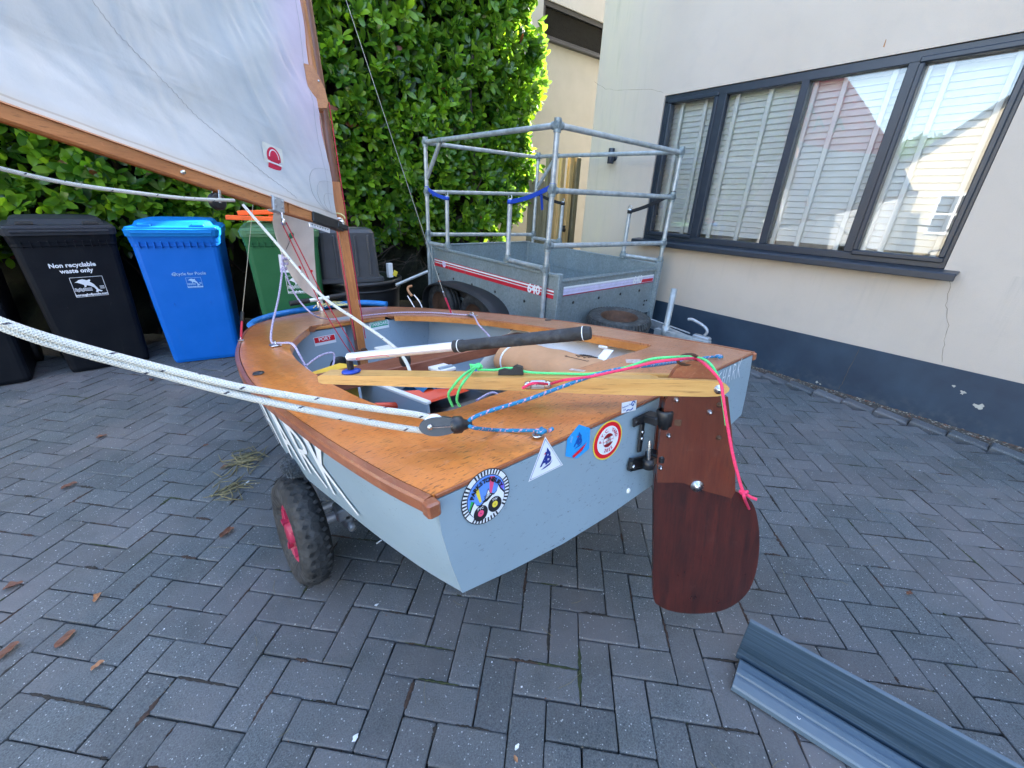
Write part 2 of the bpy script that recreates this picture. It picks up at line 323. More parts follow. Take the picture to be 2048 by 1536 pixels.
def galv_mat():
    t = NT('galvanised_steel'); o = t.coord('Object'); vo = t.n('TexVoronoi'); t.l(o, vo.inputs['Vector']); vo.inputs['Scale'].default_value = 70
    sp_ = t.n('SeparateColor'); t.l(vo.outputs['Color'], sp_.inputs[0]); n = t.noise(t.coord('Object', (1, 1, 0.3)), 5, 5, 0.7); f = t.noise(o, 30, 5, 0.7)
    c = t.mix(t.math('MULTIPLY', sp_.outputs[0], 0.6), (0.21, 0.26, 0.275), (0.33, 0.385, 0.40))
    c = t.mix(t.math('MULTIPLY', t.ramp(n, [(0.42, 0.0), (0.68, 1.0)]), 0.55), c, (0.20, 0.225, 0.215))
    c = t.mix(t.math('MULTIPLY', t.ramp(f, [(0.58, 0.0), (0.72, 1.0)]), 0.5), c, (0.12, 0.14, 0.14))
    return t.done(c, t.math('ADD', t.math('MULTIPLY', f, 0.4), 0.28), t.bump(f, 0.1, 0.003), 0.35)
M['galv'] = galv_mat(); M['pipe'] = plain('galvanised_pipe', (0.42, 0.45, 0.46), 0.40, 0.35, 0.3, 18, 0.15, dirt=0.4, dirtc=(0.20, 0.22, 0.2))
def rubber_mat(name='tyre_rubber', c=(0.018, 0.019, 0.020)):
    t = NT(name); o = t.coord('Object'); n = t.noise(o, 18, 5, 0.7); vo = t.n('TexVoronoi'); t.l(o, vo.inputs['Vector']); vo.inputs['Scale'].default_value = 46
    col = t.mix(t.ramp(n, [(0.45, 0.0), (0.75, 1.0)]), c, tuple(x * 2.6 + 0.01 for x in c))
    return t.done(col, 0.7, t.bump(vo.outputs['Distance'], 0.7, 0.006), Specular_IOR_Level=0.4)
M['tyre'] = rubber_mat(); M['rubber'] = plain('black_rubber', (0.014, 0.014, 0.015), 0.6, var=0.3, scale=30)
M['tyredust'] = rubber_mat('dusty_tyre', (0.035, 0.037, 0.036))
M['black'] = plain('black_plastic', (0.013, 0.014, 0.016), 0.4, var=0.3, scale=15, bs=0.1)
def bin_mat(name, c, r=0.42):
    t = NT(name); o = t.coord('Object'); n = t.noise(o, 5, 5, 0.6); f = t.noise(o, 120, 3)
    col = t.mix(t.ramp(n, [(0.35, 0.0), (0.8, 1.0)]), c, tuple(min(1, x * 1.12 + 0.006) for x in c))
    col = t.mix(t.math('MULTIPLY', t.ramp(t.noise(t.coord('Object', (6, 6, 1)), 3, 5, 0.7), [(0.6, 0.0), (0.8, 1.0)]), 0.12), col, (0.10, 0.11, 0.09))
    return t.done(col, r, t.bump(f, 0.12, 0.002), Specular_IOR_Level=0.16)
M['binblack'] = bin_mat('bin_black', (0.003, 0.0045, 0.008), 0.55); M['binlid'] = bin_mat('bin_lid_black', (0.026, 0.029, 0.036), 0.45)
M['binblue'] = bin_mat('bin_blue', (0.002, 0.105, 0.46)); M['binbluelid'] = bin_mat('bin_lid_blue', (0.004, 0.155, 0.47))
M['bingreen'] = bin_mat('bin_green', (0.020, 0.105, 0.042)); M['bingreenlid'] = bin_mat('bin_lid_green', (0.075, 0.17, 0.09))
M['print'] = plain('white_print', (0.72, 0.75, 0.80), 0.6, var=0.08)
M['bluesheen'] = plain('pale_blue_print', (0.30, 0.52, 0.78), 0.6, var=0.08)
def sail_mat():
    t = NT('sailcloth'); uvn = t.n('TexCoord'); uv = uvn.outputs['UV']; o = t.coord('Object'); sp_ = t.n('SeparateXYZ'); t.l(uv, sp_.inputs[0]); u, v = sp_.outputs[0], sp_.outputs[1]
    n = t.noise(t.coord('UV', (3.0, 9.0, 1), (0, 0, 0.5)), 2.2, 5, 0.6, 0.8); f = t.noise(o, 7, 5, 0.6); cr = t.noise(t.coord('UV', (2.2, 11, 1), (0, 0, 0.55)), 1.3, 3, 0.5, 0.9)
    c = t.mix(t.ramp(n, [(0.3, 0.0), (0.7, 1.0)]), (0.52, 0.545, 0.56), (0.565, 0.585, 0.595))
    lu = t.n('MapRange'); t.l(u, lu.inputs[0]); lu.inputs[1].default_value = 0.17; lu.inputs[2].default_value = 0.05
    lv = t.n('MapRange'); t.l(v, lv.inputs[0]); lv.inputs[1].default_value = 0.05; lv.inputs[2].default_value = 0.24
    c = t.mix(t.math('MULTIPLY', t.math('MULTIPLY', lu.outputs[0], lv.outputs[0]), 0.55), c, (0.74, 0.56, 0.72))  # pink light glowing through the cloth near the luff, painted into its colour
    up = t.math('GREATER_THAN', t.math('ADD', v, t.math('MULTIPLY', u, 0.22)), 0.47)
    c = t.mix(up, c, (0.90, 0.03, 0.14))
    ft = t.n('MapRange'); t.l(v, ft.inputs[0]); ft.inputs[1].default_value = 0.030; ft.inputs[2].default_value = 0.006
    c = t.mix(t.math('MULTIPLY', ft.outputs[0], 0.5), c, (0.50, 0.43, 0.34))
    sm = t.math('LESS_THAN', t.math('ABSOLUTE', t.math('SUBTRACT', v, 0.0125)), 0.0016)
    c = t.mix(t.math('MULTIPLY', sm, 0.55), c, (0.35, 0.29, 0.22))
    di = t.math('MULTIPLY', t.ramp(t.noise(o, 2.0, 6, 0.75, 0.6), [(0.60, 0.0), (0.75, 1.0)]), 0.4); c = t.mix(di, c, (0.52, 0.50, 0.42))
    sp2 = t.math('MULTIPLY', t.math('GREATER_THAN', t.noise(o, 95, 3, 0.8), 0.72), 0.5); c = t.mix(sp2, c, (0.28, 0.26, 0.22))
    nr = t.bump(cr, 0.45, 0.02, t.bump(f, 0.3, 0.02))
    t.done(c, 0.55, nr)
    tl = t.n('BsdfTranslucent'); t.l(c, tl.inputs[0]); mx = t.n('MixShader'); t.l(t.math('ADD', t.math('MULTIPLY', up, 0.35), 0.30), mx.inputs[0])
    t.l(t.b.outputs[0], mx.inputs[1]); t.l(tl.outputs[0], mx.inputs[2]); t.l(mx.outputs[0], t.out.inputs[0]); return t.m
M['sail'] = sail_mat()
M['jib'] = plain('jib_cloth', (0.82, 0.83, 0.82), 0.6, var=0.10, scale=6, bs=0.3, bd=0.01, dirt=0.3, dirtc=(0.38, 0.35, 0.30))
def rope_mat(name, base, fleck, pitch=0.05, width=0.16, dens=2.0, fw=0.3, braid=420):
    t = NT(name); tc = t.n('TexCoord'); sp_ = t.n('SeparateXYZ'); t.l(tc.outputs['UV'], sp_.inputs[0]); u, v = sp_.outputs[0], sp_.outputs[1]
    a = t.math('FRACT', t.math('ADD', t.math('DIVIDE', v, pitch), t.math('MULTIPLY', u, 1.0))); b = t.math('FRACT', t.math('ADD', t.math('MULTIPLY', u, dens), t.math('MULTIPLY', t.math('FLOOR', t.math('DIVIDE', v, pitch)), 0.37)))
    k = t.math('MULTIPLY', t.math('LESS_THAN', a, width), t.math('LESS_THAN', b, fw))
    c = t.mix(k, t.mix(t.noise(t.coord('Object'), 70, 4), tuple(x * 0.8 for x in base), base), fleck)
    p = t.math('SINE', t.math('ADD', t.math('MULTIPLY', v, braid), t.math('MULTIPLY', u, 37.7))); q = t.math('SINE', t.math('SUBTRACT', t.math('MULTIPLY', v, braid), t.math('MULTIPLY', u, 37.7)))
    h = t.math('MAXIMUM', p, q); c = t.mix(t.math('MULTIPLY', t.math('LESS_THAN', h, 0.15), 0.28), c, tuple(x * 0.5 for x in base))
    return t.done(c, 0.8, t.bump(h, 0.6, 0.0015))
M['sheet'] = rope_mat('cream_rope', (0.66, 0.66, 0.60), (0.03, 0.03, 0.05), 0.042, 0.12, 1.0, 0.16, 1100)
M['bluerope'] = rope_mat('blue_rope', (0.02, 0.24, 0.46), (0.70, 0.36, 0.44), 0.017, 0.4, 2.0, 0.4, 1800)
M['lilac'] = rope_mat('lilac_rope', (0.56, 0.50, 0.68), (0.20, 0.16, 0.36), 0.02, 0.35, 3.0, 0.35, 1500)
M['greenrope'] = plain('green_line', (0.10, 0.72, 0.22), 0.6, var=0.2, scale=200, bs=0.6)
M['pinkrope'] = plain('pink_line', (0.78, 0.035, 0.12), 0.6, var=0.25, scale=200, bs=0.6)
M['redrope'] = plain('red_line', (0.52, 0.02, 0.05), 0.6, var=0.3, scale=200, bs=0.6)
M['wire'] = plain('shroud_wire', (0.38, 0.36, 0.30), 0.4, 0.6, 0.2, 100)
M['yellowcord'] = plain('yellow_cord', (0.62, 0.58, 0.26), 0.7, var=0.3, scale=100)
M['red'] = plain('red_paint', (0.50, 0.012, 0.03), 0.5, var=0.15); M['pink'] = plain('pink_plastic', (0.34, 0.018, 0.06), 0.5, var=0.25)
M['royal'] = plain('royal_blue_webbing', (0.008, 0.055, 0.42), 0.7, var=0.2, scale=120, bs=0.5)
M['webblack'] = plain('black_webbing', (0.012, 0.012, 0.014), 0.85, var=0.2, scale=120, bs=0.5)
M['bluefoam'] = plain('blue_foam', (0.010, 0.17, 0.52), 0.55, var=0.2, scale=20)
M['orange'] = plain('orange_plastic', (0.85, 0.12, 0.012), 0.5, var=0.15)
M['redorange'] = plain('red_orange_plastic', (0.62, 0.055, 0.015), 0.4, var=0.15)
M['yellow'] = plain('yellow_plastic', (0.72, 0.46, 0.05), 0.45, var=0.15)
M['tealcloth'] = plain('blue_cloth', (0.01, 0.13, 0.27), 0.8, var=0.3, bs=0.5, bd=0.01)
M['kraft'] = plain('kraft_paper', (0.50, 0.27, 0.135), 0.7, var=0.12, scale=8, bs=0.3, bd=0.006)
M['ink'] = plain('black_ink', (0.015, 0.015, 0.02), 0.5, var=0.1); M['navy'] = plain('navy_print', (0.012, 0.03, 0.22), 0.4, var=0.05)
M['stwhite'] = plain('sticker_white', (0.74, 0.76, 0.78), 0.35, var=0.04); M['stblue'] = plain('sticker_sky_blue', (0.02, 0.30, 0.70), 0.35, var=0.06)
M['stred'] = plain('sticker_red', (0.68, 0.008, 0.02), 0.35, var=0.06); M['styel'] = plain('sticker_yellow', (0.80, 0.62, 0.06), 0.35, var=0.05)
M['stpink'] = plain('sticker_pink', (0.80, 0.08, 0.20), 0.35, var=0.05); M['stgreen'] = plain('sticker_green', (0.01, 0.34, 0.20), 0.35, var=0.05)
M['stperi'] = plain('sticker_light_blue', (0.12, 0.28, 0.74), 0.35, var=0.05); M['lav'] = plain('lavender_stripe', (0.62, 0.58, 0.78), 0.45, var=0.12, scale=20)
M['lensor'] = plain('amber_lens', (0.55, 0.10, 0.02), 0.25); M['fluff'] = plain('grey_pile_carpet', (0.16, 0.19, 0.22), 0.95, var=0.5, scale=90, bs=1.0, bd=0.01)
M['uvdust'] = plain('rusty_steel', (0.09, 0.045, 0.025), 0.75, 0.3, 0.4, 40)
M['totegrey'] = plain('grey_tote_plastic', (0.045, 0.050, 0.058), 0.5, var=0.15)
M['handle'] = rubber_mat('handle_grip', (0.02, 0.021, 0.023))
def leaf_mat(name, attr=True):
    t = NT(name); o = t.coord('Object'); geo = t.n('NewGeometry'); oi = t.n('ObjectInfo')
    a = t.n('Attribute', attribute_name='tone'); rnd = a.outputs['Fac'] if attr else oi.outputs['Random']
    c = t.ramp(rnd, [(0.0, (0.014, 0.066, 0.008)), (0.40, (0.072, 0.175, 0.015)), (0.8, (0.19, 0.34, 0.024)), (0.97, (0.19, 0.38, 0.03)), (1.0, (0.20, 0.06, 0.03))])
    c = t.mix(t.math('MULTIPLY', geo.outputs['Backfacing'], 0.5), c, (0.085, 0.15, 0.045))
    t.done(c, 0.27, t.bump(t.noise(t.coord('UV', (1, 14, 1)), 2, 3), 0.25, 0.003), Specular_IOR_Level=0.6)
    tl = t.n('BsdfTranslucent'); t.l(t.mix(1.0, c, (2.6, 2.4, 1.0), 'MULTIPLY'), tl.inputs[0]); mx = t.n('MixShader'); mx.inputs[0].default_value = 0.45
    t.l(t.b.outputs[0], mx.inputs[1]); t.l(tl.outputs[0], mx.inputs[2]); t.l(mx.outputs[0], t.out.inputs[0]); return t.m
M['leaf'] = leaf_mat('laurel_leaf'); M['leaf1'] = leaf_mat('laurel_leaf_single', False)
M['dead'] = plain('dead_leaf', (0.16, 0.060, 0.028), 0.6, var=0.4, scale=30, bs=0.4); M['deadlight'] = plain('pale_dead_leaf', (0.42, 0.20, 0.09), 0.6, var=0.4, scale=30)
M['bark'] = plain('hedge_bark', (0.055, 0.042, 0.030), 0.9, var=0.4, scale=25, bs=0.6, bd=0.01)
M['twig'] = plain('dry_stalk', (0.20, 0.17, 0.085), 0.8, var=0.35, scale=60)
M['vanwhite'] = plain('van_white_paint', (0.45, 0.46, 0.47), 0.3, var=0.05)
M['shadecore'] = plain('shaded_twig_mass', (0.020, 0.026, 0.012), 0.9, var=0.6, scale=40, bs=1.0, bd=0.03)
M['soil'] = plain('dark_soil', (0.02, 0.017, 0.012), 0.95, var=0.4)
# ================================================================ SETTING: driveway
camloc = Vector((0, 0, 1.36)); camR = camo.matrix_world.to_3x3()
def view(p):
    q = camR.transposed() @ (Vector(p) - camloc); return (q.x / -q.z, q.y / -q.z, -q.z) if q.z < -0.05 else (9, 9, -1)
mb = MB(); s_ = 0.0
mb.add([(-150, -150, -0.05), (150, -150, -0.05), (150, 150, -0.05), (-150, 150, -0.05)], [(0, 1, 2, 3)])
base = kind(mb.build('driveway', M['joint']), 'structure')
PW_ = 0.102
def paver_mesh(seed, L=0.2, W=0.0990, H=0.05, worn=0.0042):
    r = random.Random(seed); m = MB(); e = worn
    hx, hy = L / 2, W / 2; J = lambda: r.uniform(-0.0018, 0.0018)
    def ring(q, z, k):
        x, y = hx - q, hy - q; pts = [(x - k, -y), (x, -y + k), (x, y - k), (x - k, y), (-x + k, y), (-x, y - k), (-x, -y + k), (-x + k, -y)]
        return [(a + J(), b + J(), z) for a, b in pts]
    R0 = ring(0, -H, 0.002); R1 = ring(0, -e, 0.003); R2 = ring(e * 0.35, -e * 0.3, 0.005); R3 = ring(e * 1.3, 0, 0.006); vs = R0 + R1 + R2 + R3
    fs = []
    for Lr in range(3):
        for k in range(8): fs.append((Lr * 8 + k, Lr * 8 + (k + 1) % 8, Lr * 8 + 8 + (k + 1) % 8, Lr * 8 + 8 + k))
    fs.append(tuple(range(24, 32))); m.add(vs, fs, smooth=False); return m
pv = [paver_mesh(k) for k in range(6)]
pvme = []
for m in pv:
    me = m.mesh('paver'); me.materials.append(M['paver']); pvme.append(me)
U = Vector((1, -1, 0)).normalized(); Wd = Vector((-1, -1, 0)).normalized(); O0 = Vector((0.788, 0.557, 0))
bricks = []
rr = random.Random(3)
for m_ in range(-90, 90):
    for n_ in range(-50, 50):
        for typ in (0, 1):
            if typ == 0: cu, cw, ang = m_ + 2 * n_ + 1, -1 + m_ - 2 * n_ + 0.5, -pi / 4
            else: cu, cw, ang = m_ + 2 * n_ + 0.5, m_ - 2 * n_ + 1.0, pi / 4
            c = O0 + U * (cu * PW_) + Wd * (cw * PW_)
            if -5.0 < c.x < 3.86 and -2.2 < c.y < 5.0:
                bricks.append((c, ang + rr.uniform(-0.008, 0.008) + (pi if rr.random() < 0.5 else 0), rr.uniform(-0.0022, 0.0010), rr.uniform(-0.008, 0.008), rr.uniform(-0.008, 0.008), rr.randrange(6)))
def score(c):
    x, y, d = view(c); return 1 / (d * d) * (0.4 + 0.6 / max(d, .4)) if (abs(x) < 1.30 and abs(y) < 0.98 and d > 0) else -1
bricks.sort(key=lambda b: -score(b[0]))
for b in bricks[:270]:
    o = link('brick', pvme[b[5]], base); o.location = (b[0].x, b[0].y, b[2]); o.rotation_euler = (b[3], b[4], b[1])
def joined(name, items, mat, parent, srcs):
    V = []; F = []; tone = []
    for (c, ang, z, rx, ry, k) in items:
        src = srcs[k]; R = Matrix.Rotation(ang, 3, 'Z') @ Matrix.Rotation(rx, 3, 'X') @ Matrix.Rotation(ry, 3, 'Y'); b0 = len(V)
        V += [tuple(R @ Vector(p) + Vector((c.x, c.y, z))) for p in src.v]; F += [tuple(i + b0 for i in f) for f in src.f]
        tv = rr.random(); tone += [tv] * len(src.v)
    me = bpy.data.meshes.new(name); me.from_pydata(V, [], F); me.materials.append(mat)
    at = me.attributes.new('tone', 'FLOAT', 'POINT'); at.data.foreach_set('value', tone)
    return link(name, me, parent)
kind(joined('paving', bricks[270:], M['paver2'], base, pv), 'stuff')
edge = [paver_mesh(50 + k, 0.2, 0.105, 0.06, 0.012) for k in range(3)]
edme = []
for m in edge:
    me = m.mesh('edging'); me.materials.append(M['paver']); edme.append(me)
for k in range(30):
    y = -1.9 + k * 0.205; o = link('brick', edme[k % 3], base)
    o.location = (3.975 + rr.uniform(-.003, .003), y, 0.004); o.rotation_euler = (0, radians(-7), pi / 2 + rr.uniform(-.012, .012))
# grit washed into the joints and against the wall
m = MB(); r = random.Random(5)
for k in range(2600):
    y = r.uniform(-2, 4.6); x = 4.10 - abs(r.gauss(0, 0.028)); sz = r.uniform(0.002, 0.008)
    z = -0.012 + (x - 4.03) * 0.25 + r.uniform(0, .006); a = r.uniform(0, 6.3)
    pts = [(x + sz * cos(a + q * 2.1) * r.uniform(.6, 1.3), y + sz * sin(a + q * 2.1) * r.uniform(.8, 1.8), z) for q in range(3)] + [(x, y, z + sz * 0.7)]
    m.add(pts, [(0, 1, 3), (1, 2, 3), (2, 0, 3)], r.choice([0, 0, 1, 2]))
m.add([(4.02, -2.2, -0.02), (4.13, -2.2, 0.012), (4.13, 4.7, 0.012), (4.02, 4.7, -0.02)], [(0, 1, 2, 3)], 1)
o = m.build('grit', [plain('pale_grit', (0.30, 0.26, 0.21), 0.9, var=.5, scale=60), plain('dark_grit', (0.08, 0.068, 0.055), 0.9, var=.5, scale=60), M['dead']], base); kind(o, 'stuff')
m = MB()
for b in bricks[:1500]:
    c, ang = b[0], b[1]; R = Matrix.Rotation(ang, 3, 'Z'); keep = r.random()
    if keep > .75: continue
    side = r.choice([-1, 1]); t0, t1 = sorted((r.uniform(-.1, .1), r.uniform(-.1, .1))); w0 = r.choice([r.uniform(.0022, .0045), r.uniform(.004, .0085)]); n_ = 14; vs = []
    for q in range(n_ + 1):
        tq = t0 + (t1 - t0) * q / n_; env = sin(pi * q / n_) ** .4; yc = side * .0510 + r.gauss(0, .0006); wa = w0 * env * r.uniform(.3, 1.4); wb_ = w0 * env * r.uniform(.3, 1.4)
        for yy, zz in ((yc - wa, -.0012), (yc + r.gauss(0, .0006), .0008 * r.uniform(.2, 1.2)), (yc + wb_, -.0012)): p = R @ Vector((tq, yy, zz)) + c; vs.append(p)
    m.add(vs, [(q * 3 + j, q * 3 + j + 1, q * 3 + j + 4, q * 3 + j + 3) for q in range(n_) for j in range(2)], r.choice([0, 1, 1, 3, 3]))
vis = [b for b in bricks[:1500]]
for k in range(4200):
    b = r.choice(vis); c, ang = b[0], b[1]; side = r.choice([-1, 1]); t_ = r.uniform(-.1, .1); R = Matrix.Rotation(ang, 3, 'Z')
    if r.random() < .7: p = R @ Vector((t_, side * 0.051, 0)) + c
    else: p = R @ Vector((side * 0.102, t_ * 0.5, 0)) + c
    sz = r.uniform(0.0012, 0.0036); a = r.uniform(0, 6.3); z = r.uniform(-0.006, -0.001)
    pts = [(p.x + sz * cos(a + q * 2.1) * r.uniform(.6, 1.6), p.y + sz * sin(a + q * 2.1) * r.uniform(.6, 1.6), z) for q in range(3)] + [(p.x, p.y, z + sz * 0.8)]
    m.add(pts, [(0, 1, 3), (1, 2, 3), (2, 0, 3)], r.choice([0, 0, 1, 1, 2]))
o = m.build('joint_debris', [plain('moss', (0.030, 0.040, 0.014), 0.95, var=.5, scale=60), plain('peat_grit', (0.045, 0.026, 0.018), 0.9, var=.5, scale=60), plain('sand_grit', (0.16, 0.14, 0.11), 0.9, var=.5), plain('damp_dirt', (0.028, 0.024, 0.020), 0.95, var=.6, scale=120, bs=1.0)], base); kind(o, 'stuff')
# ================================================================ HOUSE
house = thing('house', 'cream rendered house with dark blue painted plinth beside the driveway', 'house', (4.12, 0, 0))
X0 = 0.0; Y0, Y1, Z0, Z1 = 0.45, 2.915, 1.045, 2.365; D = 0.075
def lx(p): return (p[0] - 4.12, p[1], p[2])
m = MB()
def q4(a, b, c, d): m.add([a, b, c, d], [(0, 1, 2, 3)])
HT = 7.2
for (ya, yb, za, zb) in ((-7, Y0, 0, HT), (Y1, 3.83, 0, HT), (Y0, Y1, 0, Z0), (Y0, Y1, Z1, HT)):
    q4((0, ya, za), (0, ya, zb), (0, yb, zb), (0, yb, za))
q4((0, Y0, Z0), (D, Y0, Z0), (D, Y0, Z1), (0, Y0, Z1)); q4((0, Y1, Z1), (D, Y1, Z1), (D, Y1, Z0), (0, Y1, Z0))
q4((0, Y0, Z1), (D, Y0, Z1), (D, Y1, Z1), (0, Y1, Z1)); q4((0, Y1, Z0), (D, Y1, Z0), (D, Y0, Z0), (0, Y0, Z0))
q4((0, 3.83, 0), (0, 3.83, HT), (1.4, 3.83, HT), (1.4, 3.83, 0)); q4((1.4, 3.83, 0), (1.4, 3.83, HT), (1.4, 4.9, HT), (1.4, 4.9, 0))  # unseen step-out of the side wall, added to keep sun off the trailer
q4((1.4, 4.9, 0), (1.4, 4.9, HT), (9, 4.9, HT), (9, 4.9, 0)); q4((0, -7, HT), (9, -7, HT), (9, 4.9, HT), (0, 3.83, HT)); q4((0, -7, 0), (9, -7, 0), (9, -7, HT), (0, -7, HT)); q4((9, -7, 0), (9, 4.9, 0), (9, 4.9, HT), (9, -7, HT))
wallo = m.build('wall', M['render'], house)
m = MB(); m.box((-0.004, (-7 + 3.834) / 2, 0.205), (0.012, 10.836, 0.41)); m.box((0.7, 3.834, 0.205), (1.4, 0.012, 0.41)); m.build('plinth', M['plinth'], house)
def crack(pts, name='crack', w=0.0013):
    mm = MB(); rr2 = random.Random(len(pts) + int(abs(pts[0][1]) * 100)); out = []
    for a, b in zip(pts[:-1], pts[1:]):
        a, b = Vector(a), Vector(b)
        for q in range(5): out.append(a.lerp(b, q / 5) + Vector((0, rr2.uniform(-.006, .006), rr2.uniform(-.004, .004))))
    out.append(Vector(pts[-1])); mm.tube(out, [w * rr2.uniform(.5, 1.2) for _ in out], 4); mm.build(name, M['crackm'], house)
M['crackm'] = plain('crack_shadow', (0.11, 0.09, 0.07), 0.9)
crack([lx(p) for p in [(4.12, 0.414, 1.007), (4.12, 0.384, 0.935), (4.12, 0.359, 0.819), (4.12, 0.307, 0.689), (4.12, 0.28, 0.55), (4.12, 0.248, 0.428)]])
crack([lx(p) for p in [(4.12, 2.943, 2.391), (4.12, 3.105, 2.447), (4.12, 3.491, 2.488), (4.12, 3.706, 2.532), (4.12, 3.882, 2.626)]])
crack([lx(p) for p in [(4.107, 0.721, 0.395), (4.107, 0.729, 0.229), (4.107, 0.735, 0.116), (4.107, 0.744, 0.031)]], w=0.002)
fl = plain('bare_render_patch', (0.42, 0.40, 0.34), 0.9)
def blotch(c, s, seed, name='flaked_patch', mat=None, n=14):
    r_ = random.Random(seed); m_ = MB(); pts = []
    for k in range(n):
        a = 2 * pi * k / n; q = s * r_.uniform(.45, 1.25); pts.append((c[0] - 0.0005, c[1] + q * cos(a), c[2] + q * sin(a) * .9))
    m_.add(pts, [tuple(range(n - 1, -1, -1))]); m_.build(name, mat or fl, house)
for p, s, q in zip([lx(p) for p in [(4.109, 0.137, 0.289), (4.109, 0.082, 0.26), (4.109, -0.02, 0.194), (4.109, 0.906, 0.034), (4.109, 0.881, 0.025)]], (0.010, 0.017, 0.026, 0.012, 0.008), range(5)): blotch((p[0], p[1], p[2]), s, q)
rs = plain('rust_stain', (0.40, 0.17, 0.06), 0.9)
m = MB(); p = lx((4.119, 1.225, 2.441)); m.add([(p[0], p[1] - .002, p[2] + .02), (p[0], p[1] + .002, p[2] + .02), (p[0], p[1] + .004, p[2] - .02), (p[0], p[1] - .005, p[2] - .024)], [(3, 2, 1, 0)]); m.build('rust_streak', rs, house)
# window: frame pieces, sashes, panes and plantation shutters (all under one window part)
GX = 0.060
yb = [2.829, 2.393, 2.26, 1.713, 1.621, 1.079, 0.964, 0.507]
m = MB(); fw = 0.055
for (ya, yb_, za, zb_) in ((Y0, Y1, Z1 - fw - 0.012, Z1 - 0.002), (Y0, Y1, Z0 + .002, Z0 + fw)): m.box((GX - 0.012, (ya + yb_) / 2, (za + zb_) / 2), (0.07, yb_ - ya - .004, zb_ - za), bev=0.004)
for ya, yb_ in ((Y1 - 0.045, Y1 - .002), (Y0 + .002, yb[7] - .028)): m.box((GX - 0.012, (ya + yb_) / 2, (Z0 + Z1) / 2), (0.07, yb_ - ya, Z1 - Z0 - 2 * fw + .02), bev=0.004)
win = m.build('window', M['anthracite'], house)
for a, b in ((yb[1], yb[2]), (yb[3], yb[4]), (yb[5], yb[6])):
    c = (a + b) / 2; m = MB(); m.box((GX - 0.014, c, (Z0 + Z1) / 2), (0.066, min(0.075, abs(a - b) * .62), Z1 - Z0 - 2 * fw), bev=0.005); m.build('mullion', M['anthracite'], win)
panes = [(yb[1], yb[0]), (yb[3], yb[2]), (yb[5], yb[4]), (yb[7], yb[6])]
zp0, zp1 = 1.118, 2.292
for k, (a, b) in enumerate(panes):
    if k in (0, 3):
        m = MB(); w = 0.034; fr_ = 0.0
        for (y1_, y2_, z1_, z2_) in ((a - w, b + w, zp1, zp1 + w), (a - w, b + w, zp0 - w, zp0), (a - w, a, zp0, zp1), (b, b + w, zp0, zp1)):
            m.box((GX - 0.026, (y1_ + y2_) / 2, (z1_ + z2_) / 2), (0.075, y2_ - y1_, z2_ - z1_), bev=0.006)
        m.build('sash', M['anthracite'], win)
    m = MB(); m.add([(GX, a - .015, zp0 - .015), (GX, a - .015, zp1 + .015), (GX, b + .015, zp1 + .015), (GX, b + .015, zp0 - .015)], [(0, 1, 2, 3)]); m.build('pane', M['glass'], win)
m = MB(); m.box((-0.022, (Y0 + Y1) / 2 - .012, Z0 - 0.012), (0.20, Y1 - Y0 + 0.14, 0.02), Matrix.Rotation(radians(-5), 3, 'Y'), bev=0.005); m.box((-0.118, (Y0 + Y1) / 2 - .012, Z0 - 0.038), (0.012, Y1 - Y0 + 0.138, 0.045), bev=0.004); m.build('sill', M['anthracite'], win)
SX = 0.125; sl_n = 26; dz = (zp1 - zp0 + 0.02) / sl_n
st_px = [[2.766, 2.522], [2.225, 1.949], [1.618, 1.422, 1.134], [0.957, 0.847, 0.548]]
slme = {}
for k, (a, b) in enumerate(panes):
    a2, b2 = a - 0.09, b + 0.005; ys = sorted([a2] + list(st_px[k]) + [b2 + .04])
    for yv in st_px[k]:
        m = MB(); m.box((SX - 0.016, yv, (zp0 + zp1) / 2), (0.022, 0.034, zp1 - zp0 + 0.10), bev=0.003); m.build('shutter_stile', M['white'], win)
    key = round(ys[-1] - ys[0], 3); mm = MB(); mm.box((0, 0, 0), (0.008, key, 0.054), Matrix.Rotation(radians(24), 3, 'Y'), bev=0.003); me = mm.mesh('slat'); me.materials.append(M['white'])
    for q in range(sl_n):
        o = link('shutter_slat', me, win); o.location = (SX + 0.020, (ys[0] + ys[-1]) / 2, zp0 + 0.012 + (q + .5) * dz)
m = MB()
for f_ in (((0.34, Y0 - .1, Z0 - .1), (0.34, Y1 + .1, Z0 - .1), (0.34, Y1 + .1, Z1 + .1), (0.34, Y0 - .1, Z1 + .1)),): m.add(f_, [(0, 1, 2, 3)])
m.add([(D + .03, Y0 - .1, Z0 - .02), (0.34, Y0 - .1, Z0 - .02), (0.34, Y1 + .1, Z0 - .02), (D + .03, Y1 + .1, Z0 - .02)], [(0, 1, 2, 3)])
m.add([(D + .03, Y0 - .02, Z1 + .02), (0.34, Y0 - .02, Z1 + .02), (0.34, Y1 + .02, Z1 + .02), (D + .03, Y1 + .02, Z1 + .02)], [(3, 2, 1, 0)]); m.build('room_lining', plain('room_lining', (0.45, 0.45, 0.43), 0.9), house)
wl = thing('wall_light', 'small dark grey tube light fixed on the cream house wall', 'wall light', (4.05, 3.447, 1.864))
m = MB(); m.lathe([(0, -.075), (.032, -.075), (.034, -.07), (.034, .07), (.032, .075), (0, .075)]); m.build('tube', M['anthracite'], wl)
m = MB(); m.lathe([(0, -.012), (.036, -.012), (.036, 0), (0, 0)], (0.07, 0, -0.01), 'X'); m.box((0.045, 0, -.01), (0.04, 0.02, 0.03)); m.build('bracket', M['anthracite'], wl)
